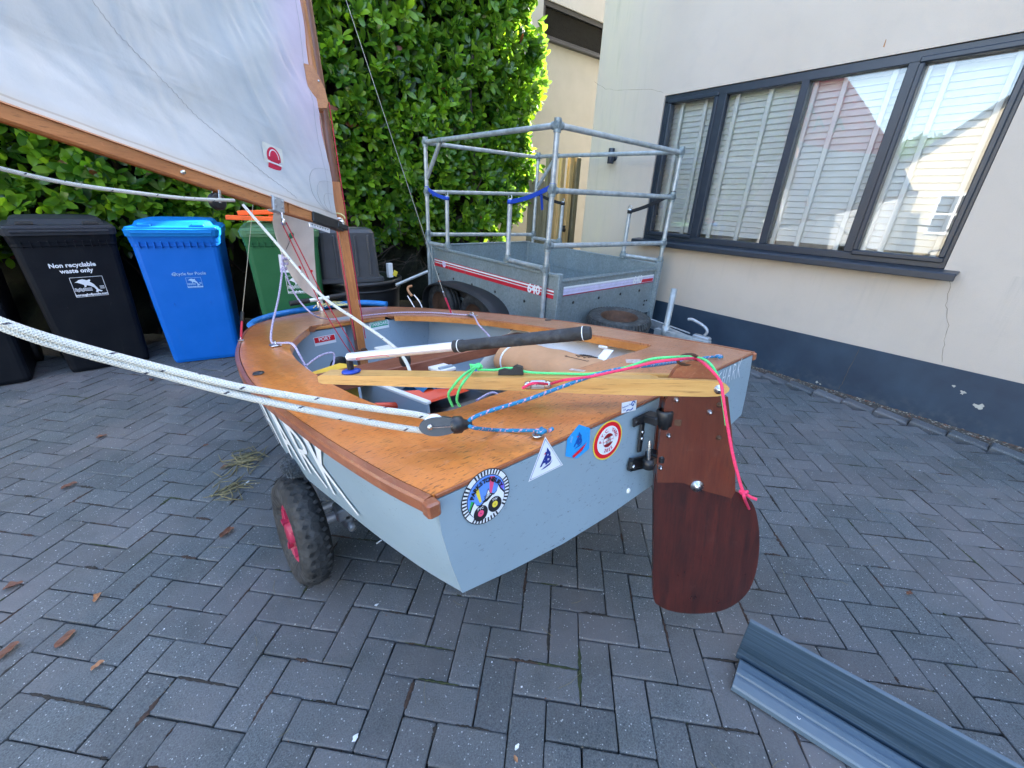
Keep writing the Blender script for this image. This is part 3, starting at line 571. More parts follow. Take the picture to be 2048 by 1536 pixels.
# neighbour house beyond the alley
nb = thing('house', 'paler cream rendered house wall behind, with one high dark window', 'house', (3.0, 6.5, 0)); m = MB()
wx0, wx1, wz0, wz1 = 2.55, 4.6, 3.86, 4.37
for (a, b, c, d) in ((-1.5, wx0, 0, 6.6), (wx1, 7, 0, 6.6), (wx0, wx1, 0, wz0), (wx0, wx1, wz1, 6.6)): m.add([(a, 0, c), (b, 0, c), (b, 0, d), (a, 0, d)], [(0, 1, 2, 3)])
for f_ in (((wx0, 0, wz1), (wx0, .1, wz1), (wx1, .1, wz1), (wx1, 0, wz1)), ((wx0, 0, wz0), (wx1, 0, wz0), (wx1, .1, wz0), (wx0, .1, wz0))): m.add(f_, [(0, 1, 2, 3)])
m.build('wall', M['render2'], nb)
m = MB()
for (a, b, c, d) in ((wx0, wx1, wz1 - .07, wz1), (wx0, wx1, wz0, wz0 + .07), (wx0, wx0 + .07, wz0 + .07, wz1 - .07), (wx1 - .07, wx1, wz0 + .07, wz1 - .07)): m.box(((a + b) / 2, .05, (c + d) / 2), (b - a, .05, d - c), bev=.004)
w2 = m.build('window', M['anthracite'], nb); m = MB(); m.add([(wx0 + .05, .06, wz0 + .05), (wx1 - .05, .06, wz0 + .05), (wx1 - .05, .06, wz1 - .05), (wx0 + .05, .06, wz1 - .05)], [(0, 1, 2, 3)]); m.build('pane', M['glassdim'], w2)
m = MB(); m.box(((wx0 + wx1) / 2, .088, (wz0 + wz1) / 2), (wx1 - wx0, .01, wz1 - wz0)); m.build('blind', M['darkblind'], w2)
m = MB(); m.box(((wx0 + wx1) / 2, -.03, wz0 - .02), (wx1 - wx0 + .1, .1, .03), bev=.004); m.build('sill', M['anthracite'], w2)
# wooden gate in the alley and fence
gt = thing('garden_gate', 'wooden side gate with black latch between hedge and house corner', 'gate', (4.2, 5.0, 0)); r = random.Random(2)
for k in range(9):
    x = 0.02 + k * 0.1; old = k < 3; m = MB(); h = 1.62 if k < 3 else 1.52; m.box((x, 0, h / 2 + .03), (0.094, 0.02, h), bev=.003); m.build('board', M['oldwood'] if k < 4 else M['newwood'], gt)
for x, w, h, mt in ((0.30, .07, 1.98, 'oldwood'), (0.56, .075, 2.0, 'newwood'), (0.88, .09, 2.0, 'oldwood'), (0.74, .08, 2.02, 'newwood')):
    m = MB(); m.box((x, -.04, h / 2), (w, 0.07, h), bev=.005); m.build('post', M[mt], gt)
m = MB(); m.lathe([(.012, -.01), (.03, -.01), (.03, .01), (.012, .01)], (0.66, -.09, 0.98), 'Y'); m.box((0.66, -.085, 1.0), (.05, .02, .09), bev=.004); m.build('latch', M['black'], gt)
fn = thing('fence', 'dark weathered board fence glimpsed under the hedge', 'fence', (0, 6.25, 0))
for k in range(62):
    m = MB(); m.box((-2.5 + k * .105, 0, .85), (.106, .02, 1.7 + r.uniform(-.01, .01)), bev=.002); m.build('board', M['fencedark'] if 'fencedark' in M else M.setdefault('fencedark', plain('dark_fence_wood', (0.07, 0.058, 0.045), .9, var=.4, scale=8)), fn)
# ================================================================ HEDGE
hedge = thing('hedge', 'tall glossy green laurel hedge behind the row of bins', 'hedge', (1.0, 5.4, 0)); HO = Vector((1.0, 5.4, 0))
r = random.Random(11)
leaf = MB()
def leafm(seed):
    q = random.Random(seed); m = MB(); L = 1.0; ws = [0.05, .30, .40, .33, 0.0]; ys = [0, .28, .55, .82, 1.0]; cup = q.uniform(.05, .16); droop = q.uniform(.02, .22)
    vs = []
    for w, y in zip(ws, ys):
        z = -droop * y * y
        vs += [(-w * .52, y, z + cup * w), (0, y, z), (w * .52, y, z + cup * w)]
    fs = []; uv = []
    for k in range(4):
        a = k * 3
        fs += [(a, a + 1, a + 4, a + 3), (a + 1, a + 2, a + 5, a + 4)]
        uv += [[(0, ys[k]), (.5, ys[k]), (.5, ys[k + 1]), (0, ys[k + 1])], [(.5, ys[k]), (1, ys[k]), (1, ys[k + 1]), (.5, ys[k + 1])]]
    return m.add(vs, fs, 0, uv, True)
lm = [leafm(k) for k in range(5)]; lme = []
for q in lm:
    me = q.mesh('leaf'); me.materials.append(M['leaf1']); lme.append(me)
def bumpf(x, z): return 0.10 * sin(2.1 * x + 1.3 * z) + 0.07 * sin(4.7 * x - 3.1 * z + 1) + 0.05 * sin(9 * x + 7 * z + 2)
cl = []
for k in range(6200):
    x = r.uniform(-4.6, 4.28); z = r.uniform(0.78, 4.5)
    if x < -2.6 and r.random() < .55: continue
    lo = 0.80 + 0.22 * sin(x * 1.7 + 1) + (0.1 if x > 2 else 0)
    if z < lo and r.random() < .8: continue
    end = 4.25 - 0.30 * max(0, (1.9 - z)) + 0.10 * sin(z * 5)
    if x > end: continue
    y = 5.02 - bumpf(x, z) * .8 + abs(r.gauss(0, .10)) + (0.12 if z < 1.0 else 0)
    cl.append((Vector((x, y, z)), Vector((r.gauss(0, .45), -1, .25 + r.gauss(0, .4)))))
for k in range(900):   # end of the hedge, towards the alley
    z = r.uniform(.75, 4.5); y = r.uniform(5.0, 6.2); x = 4.28 - 0.30 * max(0, (1.9 - z)) + 0.10 * sin(z * 5) + 0.08 * sin(y * 9 + z * 4) - abs(r.gauss(0, .07))
    cl.append((Vector((x, y, z)), Vector((1, r.gauss(-.2, .5), .3 + r.gauss(0, .4)))))
for k in range(500):
    x = r.uniform(-3, 4.2); cl.append((Vector((x, r.uniform(5.0, 6.2), 4.5 + r.uniform(-.05, .1))), Vector((r.gauss(0, .5), r.gauss(0, .5), 1))))
leaves = []
for c, ax in cl:
    ax.normalize(); nl = r.choice([4, 5, 5, 6, 7]); a0 = r.uniform(0, 6.3); tn = r.random(); spr = r.uniform(.75, 1.25)
    base_tone = tn * .6 + (0.25 if r.random() < .12 else 0)
    for j in range(nl):
        a = a0 + j * 2.4; op = spr * (.55 + .5 * j / nl) + r.gauss(0, .12); s1 = ax.orthogonal().normalized(); s2 = ax.cross(s1)
        rad = s1 * cos(a) + s2 * sin(a); d = (ax * cos(op) + rad * sin(op)).normalized(); nrm = (ax * sin(op) - rad * cos(op)); nrm = (nrm + Vector((r.gauss(0, .25), r.gauss(0, .25), r.gauss(.25, .25)))).normalized()
        side = d.cross(nrm).normalized(); nrm = side.cross(d); L = r.uniform(.095, .150)
        R = Matrix((side, d, nrm)).transposed() * L; tone = min(.96, max(0, base_tone + r.gauss(.12, .14)))
        if r.random() < .004: tone = 1.0
        leaves.append((c + rad * .006 - ax * (.03 * (1 - j / nl)), R, r.randrange(5), tone))
def lsc(p):
    x, y, d = view(p); return 1 / (d * d) if (abs(x) < 1.26 and abs(y) < .95 and d > 0 and p.y < 5.12) else -1
leaves.sort(key=lambda q: -lsc(q[0]))
for (p, R, k, tone) in leaves[:290]:
    o = link('leaf', lme[k], hedge); M4 = R.to_4x4(); M4.translation = p - HO; o.matrix_local = M4
V = []; F = []; T_ = []; UVs = []
for (p, R, k, tone) in leaves[290:]:
    src = lm[k]; b0 = len(V); pp = p - HO; V += [tuple(R @ Vector(q) + pp) for q in src.v]; F += [tuple(i + b0 for i in f) for f in src.f]; T_ += [tone] * len(src.v); UVs += [w for f in src.u for pq in f for w in pq]
me = bpy.data.meshes.new('foliage'); me.from_pydata(V, [], F); me.materials.append(M['leaf']); me.attributes.new('tone', 'FLOAT', 'POINT').data.foreach_set('value', T_)
me.uv_layers.new(name='UVMap').data.foreach_set('uv', UVs); me.polygons.foreach_set('use_smooth', [True] * len(F))
kind(link('foliage', me, hedge), 'stuff')
# inner shade leaves and twigs
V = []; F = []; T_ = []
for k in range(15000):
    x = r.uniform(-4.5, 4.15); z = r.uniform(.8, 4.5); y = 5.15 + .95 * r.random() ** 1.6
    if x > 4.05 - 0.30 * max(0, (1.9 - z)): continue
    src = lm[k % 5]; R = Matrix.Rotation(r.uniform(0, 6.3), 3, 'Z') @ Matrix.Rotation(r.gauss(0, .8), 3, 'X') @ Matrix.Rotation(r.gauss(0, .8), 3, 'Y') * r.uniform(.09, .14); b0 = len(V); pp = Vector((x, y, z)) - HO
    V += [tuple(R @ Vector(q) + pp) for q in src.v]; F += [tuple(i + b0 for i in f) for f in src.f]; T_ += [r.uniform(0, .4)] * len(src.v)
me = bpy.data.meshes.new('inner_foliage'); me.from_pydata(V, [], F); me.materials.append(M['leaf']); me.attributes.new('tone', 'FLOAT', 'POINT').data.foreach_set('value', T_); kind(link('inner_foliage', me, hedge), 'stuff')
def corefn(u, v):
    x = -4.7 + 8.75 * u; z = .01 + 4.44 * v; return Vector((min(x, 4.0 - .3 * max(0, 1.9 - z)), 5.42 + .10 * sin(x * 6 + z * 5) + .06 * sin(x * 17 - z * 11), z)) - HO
m = MB(); m.grid(corefn, 90, 40); kind(m.build('twig_shade_core', M['shadecore'], hedge), 'stuff')  # dark sheet added for shade between the twigs; blocks sun behind the hedge
for k in range(22):
    x = -3.6 + k * .36 + r.uniform(-.1, .1); m = MB(); y = r.uniform(5.2, 5.6)
    pts = [Vector((x, y, 0)) - HO]
    for q in range(1, 8): pts.append(pts[-1] + Vector((r.gauss(0, .06), r.gauss(0, .04), .42)))
    m.tube(pts, [.045 - .004 * q for q in range(8)], 7)
    for q in range(5):
        a = pts[r.randrange(1, 4)]; b = a + Vector((r.gauss(0, .3), r.uniform(-.3, 0), r.uniform(.1, .4))); m.tube([a, a.lerp(b, .5) + Vector((0, 0, .05)), b], [.014, .01, .004], 5)
    m.build('stem', M['bark'], hedge)
m = MB()
for k in range(60):
    x = r.uniform(1.2, 2.6); p = Vector((x, r.uniform(4.75, 5.1), r.uniform(.3, 1.15))) - HO; d = Vector((r.gauss(0, .2), r.uniform(-.15, .05), r.gauss(0, .2))); m.tube([p, p + d * .5 + Vector((0, 0, r.gauss(0, .04))), p + d], [.004, .003, .0015], 4)
kind(m.build('dead_twigs', M['bark'], hedge), 'stuff')
# ================================================================ WHEELIE BINS
def rrect(w, d, z, rad=0.05, cy=0.0, n=3):
    pts = []
    for (sx, sy, a0) in ((1, -1, -pi / 2), (1, 1, 0), (-1, 1, pi / 2), (-1, -1, pi)):
        for k in range(n + 1): a = a0 + (pi / 2) * k / n; pts.append((sx * (w / 2 - rad) + rad * cos(a), cy + sy * (d / 2 - rad) + rad * sin(a), z))
    return pts
def loft(m, rings, mi=0, smooth=False, cap0=True, cap1=True):
    n = len(rings[0]); vs = [p for R in rings for p in R]; fs = []
    for k in range(len(rings) - 1):
        for j in range(n): fs.append((k * n + j, k * n + (j + 1) % n, (k + 1) * n + (j + 1) % n, (k + 1) * n + j))
    m.add(vs, fs, mi, smooth=smooth)
    if cap0: m.add(rings[0], [tuple(range(n - 1, -1, -1))], mi)
    if cap1: m.add(rings[-1], [tuple(range(n))], mi)
RXZ = Matrix(((1, 0, 0), (0, 0, -1), (0, 1, 0)))     # local XY -> world XZ, facing -Y
def dolphin(parent, c, s, R, mat, words=True, frame=True):
    def P(p): return Vector(c) + R @ Vector((p[0] * s, p[1] * s, 0.0006))
    def poly(pts, name):
        mm = MB(); mm.add([P(p) for p in pts], [tuple(range(len(pts)))]); return mm
    body = [(-.78, .34), (-.62, .42), (-.5, .52), (-.25, .56), (-.02, .46), (.16, .52), (.2, .44), (.12, .34), (.32, .12), (.44, -.14), (.5, -.3), (.72, -.44), (.62, -.5), (.48, -.44), (.40, -.54), (.28, -.5), (.36, -.32), (.26, -.12), (.05, .02), (-.12, .08), (-.2, -.06), (-.28, -.06), (-.28, .12), (-.5, .26), (-.62, .32)]
    mm = poly(body, 'dolphin')
    def stroke(pts, w):
        for a, b in zip(pts[:-1], pts[1:]):
            a, b = Vector(a), Vector(b); d = (b - a).normalized(); nn = Vector((-d.y, d.x)) * w
            mm.add([P(a - nn), P(b - nn), P(b + nn), P(a + nn)], [(0, 1, 2, 3)])
    for q in range(3):
        y0 = -.16 - q * .09; pts = [(-.92 + i * .055, y0 + (.05 * sin(i * 1.3) if i < 12 else .0)) for i in range(20)]; stroke(pts, .020)
        stroke([(.62, y0 + .1), (.9, y0 + .1)], .02)
    if frame: stroke([(-.98, -.80), (.98, -.80)], .015), stroke([(.98, -.80), (.98, .72)], .015), stroke([(.98, .72), (-.98, .72)], .015), stroke([(-.98, .72), (-.98, -.80)], .015)
    mm.build('council_print', mat, parent)
    if words: text('council_print', 'boroughofpoole.com', s * .235, mat, parent, Vector(c) + R @ Vector((0, -.66 * s, .0006)), R, offset=.001)
def make_bin(name, label, loc, rz, bm_, lm_, group, marks=None):
    t = thing(name, label, 'wheelie bin', loc, rz, group); m = MB(); t.scale = (1, 1, 1.045)
    H = 1.0
    prof = [(0.005, .47, .50, .27), (.03, .485, .52, .27), (.45, .515, .585, .29), (.90, .545, .66, .33), (.905, .553, .668, .33), (.925, .553, .668, .33), (.93, .56, .68, .335), (.985, .57, .70, .34)]
    loft(m, [rrect(w, d, z, .04, cy) for z, w, d, cy in prof], smooth=False)
    for sx in (-.12, .12): m.box((sx, -.005, .48), (.006, .006, .02))
    # raised front panel edge and ribs under the rim
    for k in range(11): m.box((-.22 + k * .044, -.008, .915), (.006, .02, .045))
    m.box((0, .028, .56), (.36, .03, .012), bev=.004)
    body = m.build('body', bm_, t)
    m = MB()
    L = [(.975, .585, .72, .335, .05), (1.02, .592, .73, .335, .05), (1.024, .575, .71, .335, .05), (1.035, .57, .70, .335, .05), (1.043, .50, .60, .34, .07), (1.07, .47, .55, .35, .07), (1.078, .43, .50, .36, .07), (1.082, .30, .30, .42, .05)]
    loft(m, [rrect(w, d, z, rd, cy) for z, w, d, cy, rd in L], smooth=False, cap0=True)
    m.box((0, -.028, 1.0), (.50, .012, .016), bev=.004); m.build('lid', lm_, t)
    m = MB()
    for sx in (-1, 1):
        m = MB(); m.box((sx * .165, .030, 1.046), (.085, .045, .024), Matrix.Rotation(.25, 3, 'X'), bev=.006); m.build('lid_grip', M['dark'] if bm_ is M['binblack'] else lm_, t)
    m = MB(); m.tube([(-.27, .73, .97), (.27, .73, .97)], .016, 8)
    for sx in (-.2, 0, .2): m.box((sx, .71, .97), (.04, .06, .05), bev=.006)
    m.build('handle', bm_, t)
    for sx in (-.255, .255):
        m = MB(); m.lathe([(0, -.025), (.08, -.025), (.1, -.015), (.1, .015), (.08, .025), (0, .025)], (sx, .56, .1), 'X', 20); m.build('wheel', M['rubber'], t)
    m = MB(); m.tube([(-.25, .56, .1), (.25, .56, .1)], .012, 8); m.build('axle', M['dullalu'], t)
    return t
g = 'wheelie bins in a row under the hedge'
def front(z): return (-.32 + .335 + (z - 1) * 0.0)  # helper not used for depth
def fy(z):      # y of the front face at height z
    pr = [(0.03, .27 - .26), (.45, .29 - .2925), (.90, .33 - .33)]
    for (a, ya), (b, yb_) in zip(pr[:-1], pr[1:]):
        if z <= b: return ya + (yb_ - ya) * (z - a) / (b - a)
    return 0.0
slope = math.atan2(.0125, .42)
RB = Matrix.Rotation(slope * 0.6, 3, 'X') @ RXZ
b0 = make_bin('wheelie_bin', 'black wheelie bin half cut off at the far left of the row', (-1.31, 4.33, 0), radians(6), M['binblack'], M['binlid'], g)
b1 = make_bin('wheelie_bin', 'black wheelie bin printed with the words Non recyclable waste only', (-0.63, 4.42, 0), radians(9), M['binblack'], M['binlid'], g)
text('council_print', 'Non recyclable', .040, M['print'], b1, (-.01, fy(.77) - .004, .775), RB, offset=.0012); text('council_print', 'waste only', .040, M['print'], b1, (.0, fy(.73) - .004, .735), RB, offset=.0012)
dolphin(b1, (.035, fy(.62) - .004, .625), .090, RB, M['print'])
b2 = make_bin('wheelie_bin', 'bright blue wheelie bin printed with a small leaping dolphin', (-0.005, 4.20, 0), radians(-9), M['binblue'], M['binbluelid'], g)
text('council_print', 'recycle for Poole', .032, M['bluesheen'], b2, (.03, fy(.70) - .004, .705), RB); dolphin(b2, (.05, fy(.62) - .004, .64), .05, RB, M['bluesheen'])
m = MB(); m.tube([Vector((-.062, fy(.7) - .004, .705)) + Vector((.012 * cos(a), 0, .012 * sin(a))) for a in [k * .5 for k in range(11)]], .002, 4); m.build('recycle_mark', M['bluesheen'], b2)
b3 = make_bin('wheelie_bin', 'green wheelie bin with orange board on its lid, behind the boat', (0.70, 4.02, 0), radians(-10), M['bingreen'], M['bingreenlid'], g)
dolphin(b3, (.07, fy(.58) - .004, .60), .095, RB, M['print'])
m = MB(); m.box((0, 0, 0), (.17, .001, .14), bev=.0004); o = m.build('label_plate', M['print'], b3); o.location = (.035, fy(.76) - .006, .765); o.rotation_euler = (0, .06, 0)
m = MB(); m.box((0, 0, 0), (.012, .001, .10)); m.box((.05, 0, .045), (.10, .001, .012)); o = m.build('label_print', M['ink'], b3); o.location = (-.02, fy(.76) - .0075, .76)
oc = thing('orange_board', 'folded bright orange plastic trestle lying on the green bin lid', 'trestle', (0.60, 4.14, 1.130), radians(-14))
for z, x0, x1, rot in ((.012, -.24, .20, 0.02), (.058, -.16, .17, -.06)):
    m = MB(); m.box(((x0 + x1) / 2, -.06 + z, z + .012), (x1 - x0, .05, .034), Matrix.Rotation(rot, 3, 'Y'), bev=.004); m.build('slat', M['orange'], oc)
m = MB(); m.box((.1, .05, .035), (.1, .1, .02), bev=.003); m.build('hinge_plate', M['orange'], oc)
# garden tub with upturned grey tote
tb = thing('garden_tub', 'large round black plastic tub standing behind the bow', 'tub', (1.42, 4.28, 0)); m = MB()
m.lathe([(0, .02), (.30, .02), (.33, .1), (.36, .5), (.365, .56), (.39, .565), (.39, .60), (.365, .605), (.36, .59), (.34, .3), (0, .28)], n=32); m.build('body', M['black'], tb)
m = MB(); m.lathe([(.36, .50), (.372, .50), (.372, .52), (.36, .52)], n=32, close=True); m.build('rib', M['black'], tb)
tt = thing('storage_tote', 'upturned dark grey plastic storage box resting on the black tub', 'storage box', (1.27, 4.22, .60), radians(-8)); m = MB()
loft(m, [rrect(.60, .42, 0, .04), rrect(.60, .42, .03, .04), rrect(.53, .37, .035, .04), rrect(.50, .34, .44, .05), rrect(.46, .30, .47, .05)]); m.build('body', M['totegrey'], tt)
for sx in (-.12, .06, .18):
    m = MB(); m.box((sx, -.183, .24), (.02, .02, .36), Matrix.Rotation(-.04, 3, 'X'), bev=.004); m.build('rib', M['totegrey'], tt)
cn = thing('drinks_carton', 'small white carton and yellow tag left on the black tub rim', 'carton', (1.66, 4.14, .60), radians(15)); m = MB(); m.box((0, 0, .07), (.055, .04, .14), bev=.003); m.build('body', M['stwhite'], cn); m = MB(); m.box((.05, -.02, .035), (.05, .003, .055), Matrix.Rotation(.5, 3, 'Y')); m.build('tag', M['styel'], cn)
# ================================================================ TRAILER
tr = thing('trailer', 'galvanised two axle box trailer with a tall scaffold tube cage', 'trailer', (2.37, 2.42, 0), radians(3)); tr.rotation_euler = Matrix.Rotation(radians(3), 3, 'Z').__matmul__(Matrix.Rotation(radians(1), 3, 'X')).to_euler()
W_, L_ = 1.45, 1.93; zb, zt = 0.34, 0.84
def part(mb_, name, mat, parent, label=None, weld=False): return mb_.build(name, mat, parent, weld, label)
m = MB(); m.box((-.004, L_ / 2, (zb + zt) / 2), (.008, L_, zt - zb))
m.box((-.010, L_ / 2, zt - .012), (.026, L_, .026), bev=.005); m.box((-.008, L_ / 2, zb + .02), (.02, L_, .03), bev=.004); part(m, 'side_panel', M['galv'], tr)
m = MB(); m.box((W_ + .004, L_ / 2, (zb + zt) / 2), (.008, L_, zt - zb)); m.box((W_ + .010, L_ / 2, zt - .012), (.026, L_, .026), bev=.005); m.box((W_ - .004, L_ / 2, zb + .27), (.006, L_, .008)); part(m, 'side_panel', M['galv'], tr)
m = MB(); m.box((W_ / 2, -.004, (zb + zt) / 2 - .02), (W_, .008, zt - zb - .04)); m.box((W_ / 2, -.009, zt - .058), (W_, .02, .02), bev=.004); part(m, 'front_panel', M['galv'], tr)
m = MB(); m.box((W_ / 2, L_ + .004, (zb + zt) / 2), (W_, .008, zt - zb)); m.box((W_ / 2, L_ + .004, zt + .004), (W_, .03, .02), bev=.005); part(m, 'tailboard', M['galv'], tr)
for x, y in ((-.02, -.02), (W_ + .02, -.02), (-.01, L_ + .01), (W_ + .01, L_ + .01)):
    m = MB(); m.box((x, y, (zb + zt) / 2 - .03), (.05, .05, zt - zb + .08), bev=.006)
    for q in range(6): m.lathe([(.004, -.002), (.004, .002), (0, .002)], (x - .006 + .012 * (q % 2), y - .027, zb + .05 + q * .08), 'Y', 6)
    part(m, 'corner_post', M['galv'], tr)
m = MB(); m.box((W_ / 2, L_ / 2, zb + .01), (W_, L_, .015)); part(m, 'floor', M['galv'], tr)
# stripes (flat stickers) on the near side and the front
def stripes(axis, a0, a1, z, cols, brk=()):
    for k, (h0, h1, mt) in enumerate(cols):
        m = MB(); cuts = [a0] + [q for b in brk for q in (b - .004, b + .004)] + [a1]
        for c0, c1 in zip(cuts[::2], cuts[1::2]):
            if axis == 'y': m.box((-.0095, (c0 + c1) / 2, z + (h0 + h1) / 2), (.0015, c1 - c0, h1 - h0))
            else: m.box(((c0 + c1) / 2, -.0095, z + (h0 + h1) / 2), (c1 - c0, .0015, h1 - h0))
        part(m, 'stripe', M[mt], tr)
stripes('y', .03, 1.90, .672, ((-.040, -.008, 'red'), (-.006, .000, 'stwhite'), (.002, .014, 'red'), (.016, .028, 'stwhite'), (.030, .036, 'red')), (1.30, 1.62, 1.78))
stripes('x', .06, 1.42, .700, ((-.044, -.036, 'pink'), (-.034, -.018, 'lav'), (-.016, -.010, 'lav'), (-.008, .010, 'lav'), (.012, .018, 'lav'), (.020, .034, 'stwhite')))
m = MB(); m.box((1.30, -.0112, .685), (.22, .0012, .03)); part(m, 'stripe', M['red'], tr, 'unfaded red end of the front stripe')
RYZ = Matrix(((0, 0, -1), (-1, 0, 0), (0, 1, 0)))
text('number_print', '640', .105, M['stwhite'], tr, (-.012, .27, .668), RYZ, offset=.003); text('number_print', '640', .105, M['stwhite'], tr, (1.13, -.013, .700), RXZ, offset=.002)
m = MB()
for q in range(8):
    a = q * pi / 8; m.box((-.012, 1.70, .672), (.001, .07, .008), Matrix.Rotation(a, 3, 'X'))
part(m, 'star_print', M['lav'], tr)
for y in (1.82, 1.52, 1.18, .80, .38):
    m = MB(); m.lathe([(.013, 0), (.013, -.004), (.006, -.007), (0, -.007)], (-.008, y, .545), 'X', 10); part(m, 'bolt', M['black'], tr)
for x in (.20, .55, .88, 1.2):
    m = MB(); m.lathe([(0, -.007), (.006, -.007), (.013, -.004), (.013, 0)], (x, -.008, .59), 'Y', 10); part(m, 'bolt', M['black'], tr)
for x, z in ((1.33, .47), (1.37, .47), (1.33, .43)):
    m = MB(); m.box((x, -.009, z), (.022, .002, .016)); part(m, 'slot', M['dark'], tr)
m = MB(); m.lathe([(0, -.02), (.016, -.018), (.02, 0)], (-.008, 1.80, .46), 'X', 14); part(m, 'reflector', M['lensor'], tr)
# mudguard over both wheels
def arc_fn(u, v):
    ang = pi * (1 - u); ys, yc = .66, 1.20
    ca, sa = cos(ang), sin(ang); y = yc - (abs(ca) ** .75) * (1 if ca > 0 else -1) * ys * -1; z = .16 + .38 * (sa ** .55)
    x = -.005 - .20 * v; z -= .02 * max(0, v - .8) * 5
    return (x, 2 * yc - y if False else y, z)
m = MB(); m.grid(lambda u, v: arc_fn(u, v), 28, 5)
m.tube([arc_fn(k / 28, 1.0) for k in range(29)], .008, 6)
m.grid(lambda u, v: Vector(arc_fn(u, 0)) + Vector((0, 0, -.02 - 0.0 * v)) if v == 0 else Vector(arc_fn(u, 0)), 28, 1); part(m, 'mudguard', M['rubber'], tr)
m = MB(); ap = [arc_fn(k / 28, 0) for k in range(29)]; m.add([(-.010, p[1], p[2] - .02) for p in ap], [tuple(range(29))]); part(m, 'wheel_arch', M['dark'], tr)
def road_wheel(c, r, w, parent, axis='X', dusty=False, R=None, rimm='uvdust'):
    m = MB(); h = w / 2; m.lathe([(r * .60, -h * .8), (r * .72, -h), (r * .90, -h * .95), (r * .985, -h * .7), (r, -h * .35), (r * .985, -h * .33), (r * .985, -h * .27), (r, -h * .25), (r, h * .25), (r * .985, h * .27), (r * .985, h * .33), (r, h * .35), (r * .985, h * .7), (r * .90, h * .95), (r * .72, h), (r * .60, h * .8)], c, axis, 40, R=R)
    ww = m.build('wheel', M['tyredust' if dusty else 'tyre'], parent)
    m = MB(); m.lathe([(r * .61, -h * .82), (r * .58, -h * .7), (r * .52, -h * .45), (r * .30, -h * .3), (r * .22, -h * .5), (0, -h * .5)], c, axis, 28, R=R); m.build('rim', M[rimm], ww)
    m = MB(); m.lathe([(0, h * .5), (r * .22, h * .5), (r * .30, h * .3), (r * .52, h * .45), (r * .58, h * .7), (r * .61, h * .82)], c, axis, 28, R=R); m.build('rim', M[rimm], ww); return ww
road_wheel((-.105, 1.56, .26), .255, .145, tr); road_wheel((-.105, .93, .26), .255, .145, tr); road_wheel((W_ + .105, 1.56, .26), .255, .145, tr); road_wheel((W_ + .105, .93, .26), .255, .145, tr)
m = MB(); m.bar((.20, .1, zb - .03), (.76, -.86, .36), .05, .06); m.bar((1.26, .1, zb - .03), (.80, -.86, .36), .05, .06); m.bar((.78, -.5, .37), (.78, -.98, .38), .06, .06); part(m, 'drawbar', M['pipe'], tr)
m = MB(); m.lathe([(.024, -.22), (.024, .27), (.020, .27), (.020, -.2)], (.775, -.59, .49), 'Z', 18); m.lathe([(.03, -.05), (.034, -.05), (.034, .04), (.026, .04)], (.775, -.59, .40), 'Z', 14); part(m, 'prop_stand', M['pipe'], tr)
m = MB(); m.tube(spline([(.80, -.90, .42), (.80, -.93, .47), (.80, -.90, .51), (.79, -.80, .545), (.785, -.76, .54)], 4), .012, 8); m.box((.80, -.90, .41), (.06, .14, .05), bev=.008); part(m, 'hitch_handle', M['dullalu'], tr)
m = MB(); m.bar((.9, -.02, .42), (.80, -.56, .42), .006, .05); m.tube([(.88, -.02, .46), (.79, -.80, .43)], .006, 6); part(m, 'jack_cable', M['dullalu'], tr)
# cage of clamped tubes
def rail(a, b, r_=.0205):
    m = MB(); m.tube([a, b], r_, 14); return part(m, 'rail', M['pipe'], tr)
def post(a, b, r_=.0205):
    m = MB(); m.tube([a, b], r_, 14); return part(m, 'post', M['pipe'], tr)
def clamp(p, dirs, r_=.0275, l=.045):
    m = MB(); p = Vector(p)
    for d in dirs: d = Vector(d).normalized(); m.tube([p - d * l * .55, p + d * l], r_, 12)
    m.tube([p + Vector((.0, -.0, 0)) - Vector((.028, .0, 0)), p + Vector((.028, 0, 0))], .020, 8); part(m, 'clamp', M['galv'], tr)
NL = Vector((-.035, .12, 0)); FL = Vector((-.03, 1.985, 0)); NR = Vector((1.50, 0.0, 0)); FR = Vector((1.465, 1.86, 0)); Z = lambda p, z: Vector((p.x, p.y, z))
post(Z(NL, .36), Z(NL, 1.87)); post(Z(FL, .22), Z(FL, 1.845)); post(Z(NR, .80), Z(NR, 1.835)); post(Z(FR, .84), Z(FR, 1.84))
m = MB(); m.tube([Z(NR, .28) + Vector((-.02, 0, 0)), Z(NR, .82) + Vector((-.02, 0, 0))], .010, 8); part(m, 'stay', M['pipe'], tr)
rail(Z(NL, 1.865), Z(NR, 1.83)); rail(Z(NL, 1.445), Z(NR, 1.455)); rail(Z(NL, 1.045), Z(NR, 1.035))
rail(Z(FL, 1.845), Z(NL, 1.865)); rail(Z(FL, 1.84), Z(FR, 1.83)); rail(Z(FL, 1.385), Z(FR, 1.42)); rail(Z(FL, .955), Z(FR, .94)); rail(Z(FR, 1.84), Z(NR, 1.835))
rail(FL + Vector((0, -.30, 1.845)), FL + Vector((0, -.02, 1.52))); rail(FR + Vector((0, -.30, 1.84)), FR + Vector((0, -.02, 1.50)))
for P_, zs in ((NL, (1.865, 1.445, 1.045, .86)), (FL, (1.845, 1.385, .955, .86)), (NR, (1.833, 1.455, 1.035, .86)), (FR, (1.838, 1.42, .94))):
    for z in zs:
        dx = 1 if P_.x < .7 else -1; dy = 1 if P_.y < .9 else -1
        ds = [(0, 0, 1), (0, 0, -1)] + ([(dx, 0, 0)] if z > .9 else []) + ([(0, dy, 0)] if z > 1.8 or z < .9 else []); clamp(Z(P_, z), ds)
clamp(FL + Vector((0, -.30, 1.845)), [(0, 1, 0), (0, -1, 0)]); clamp(FR + Vector((0, -.30, 1.84)), [(0, 1, 0), (0, -1, 0)])
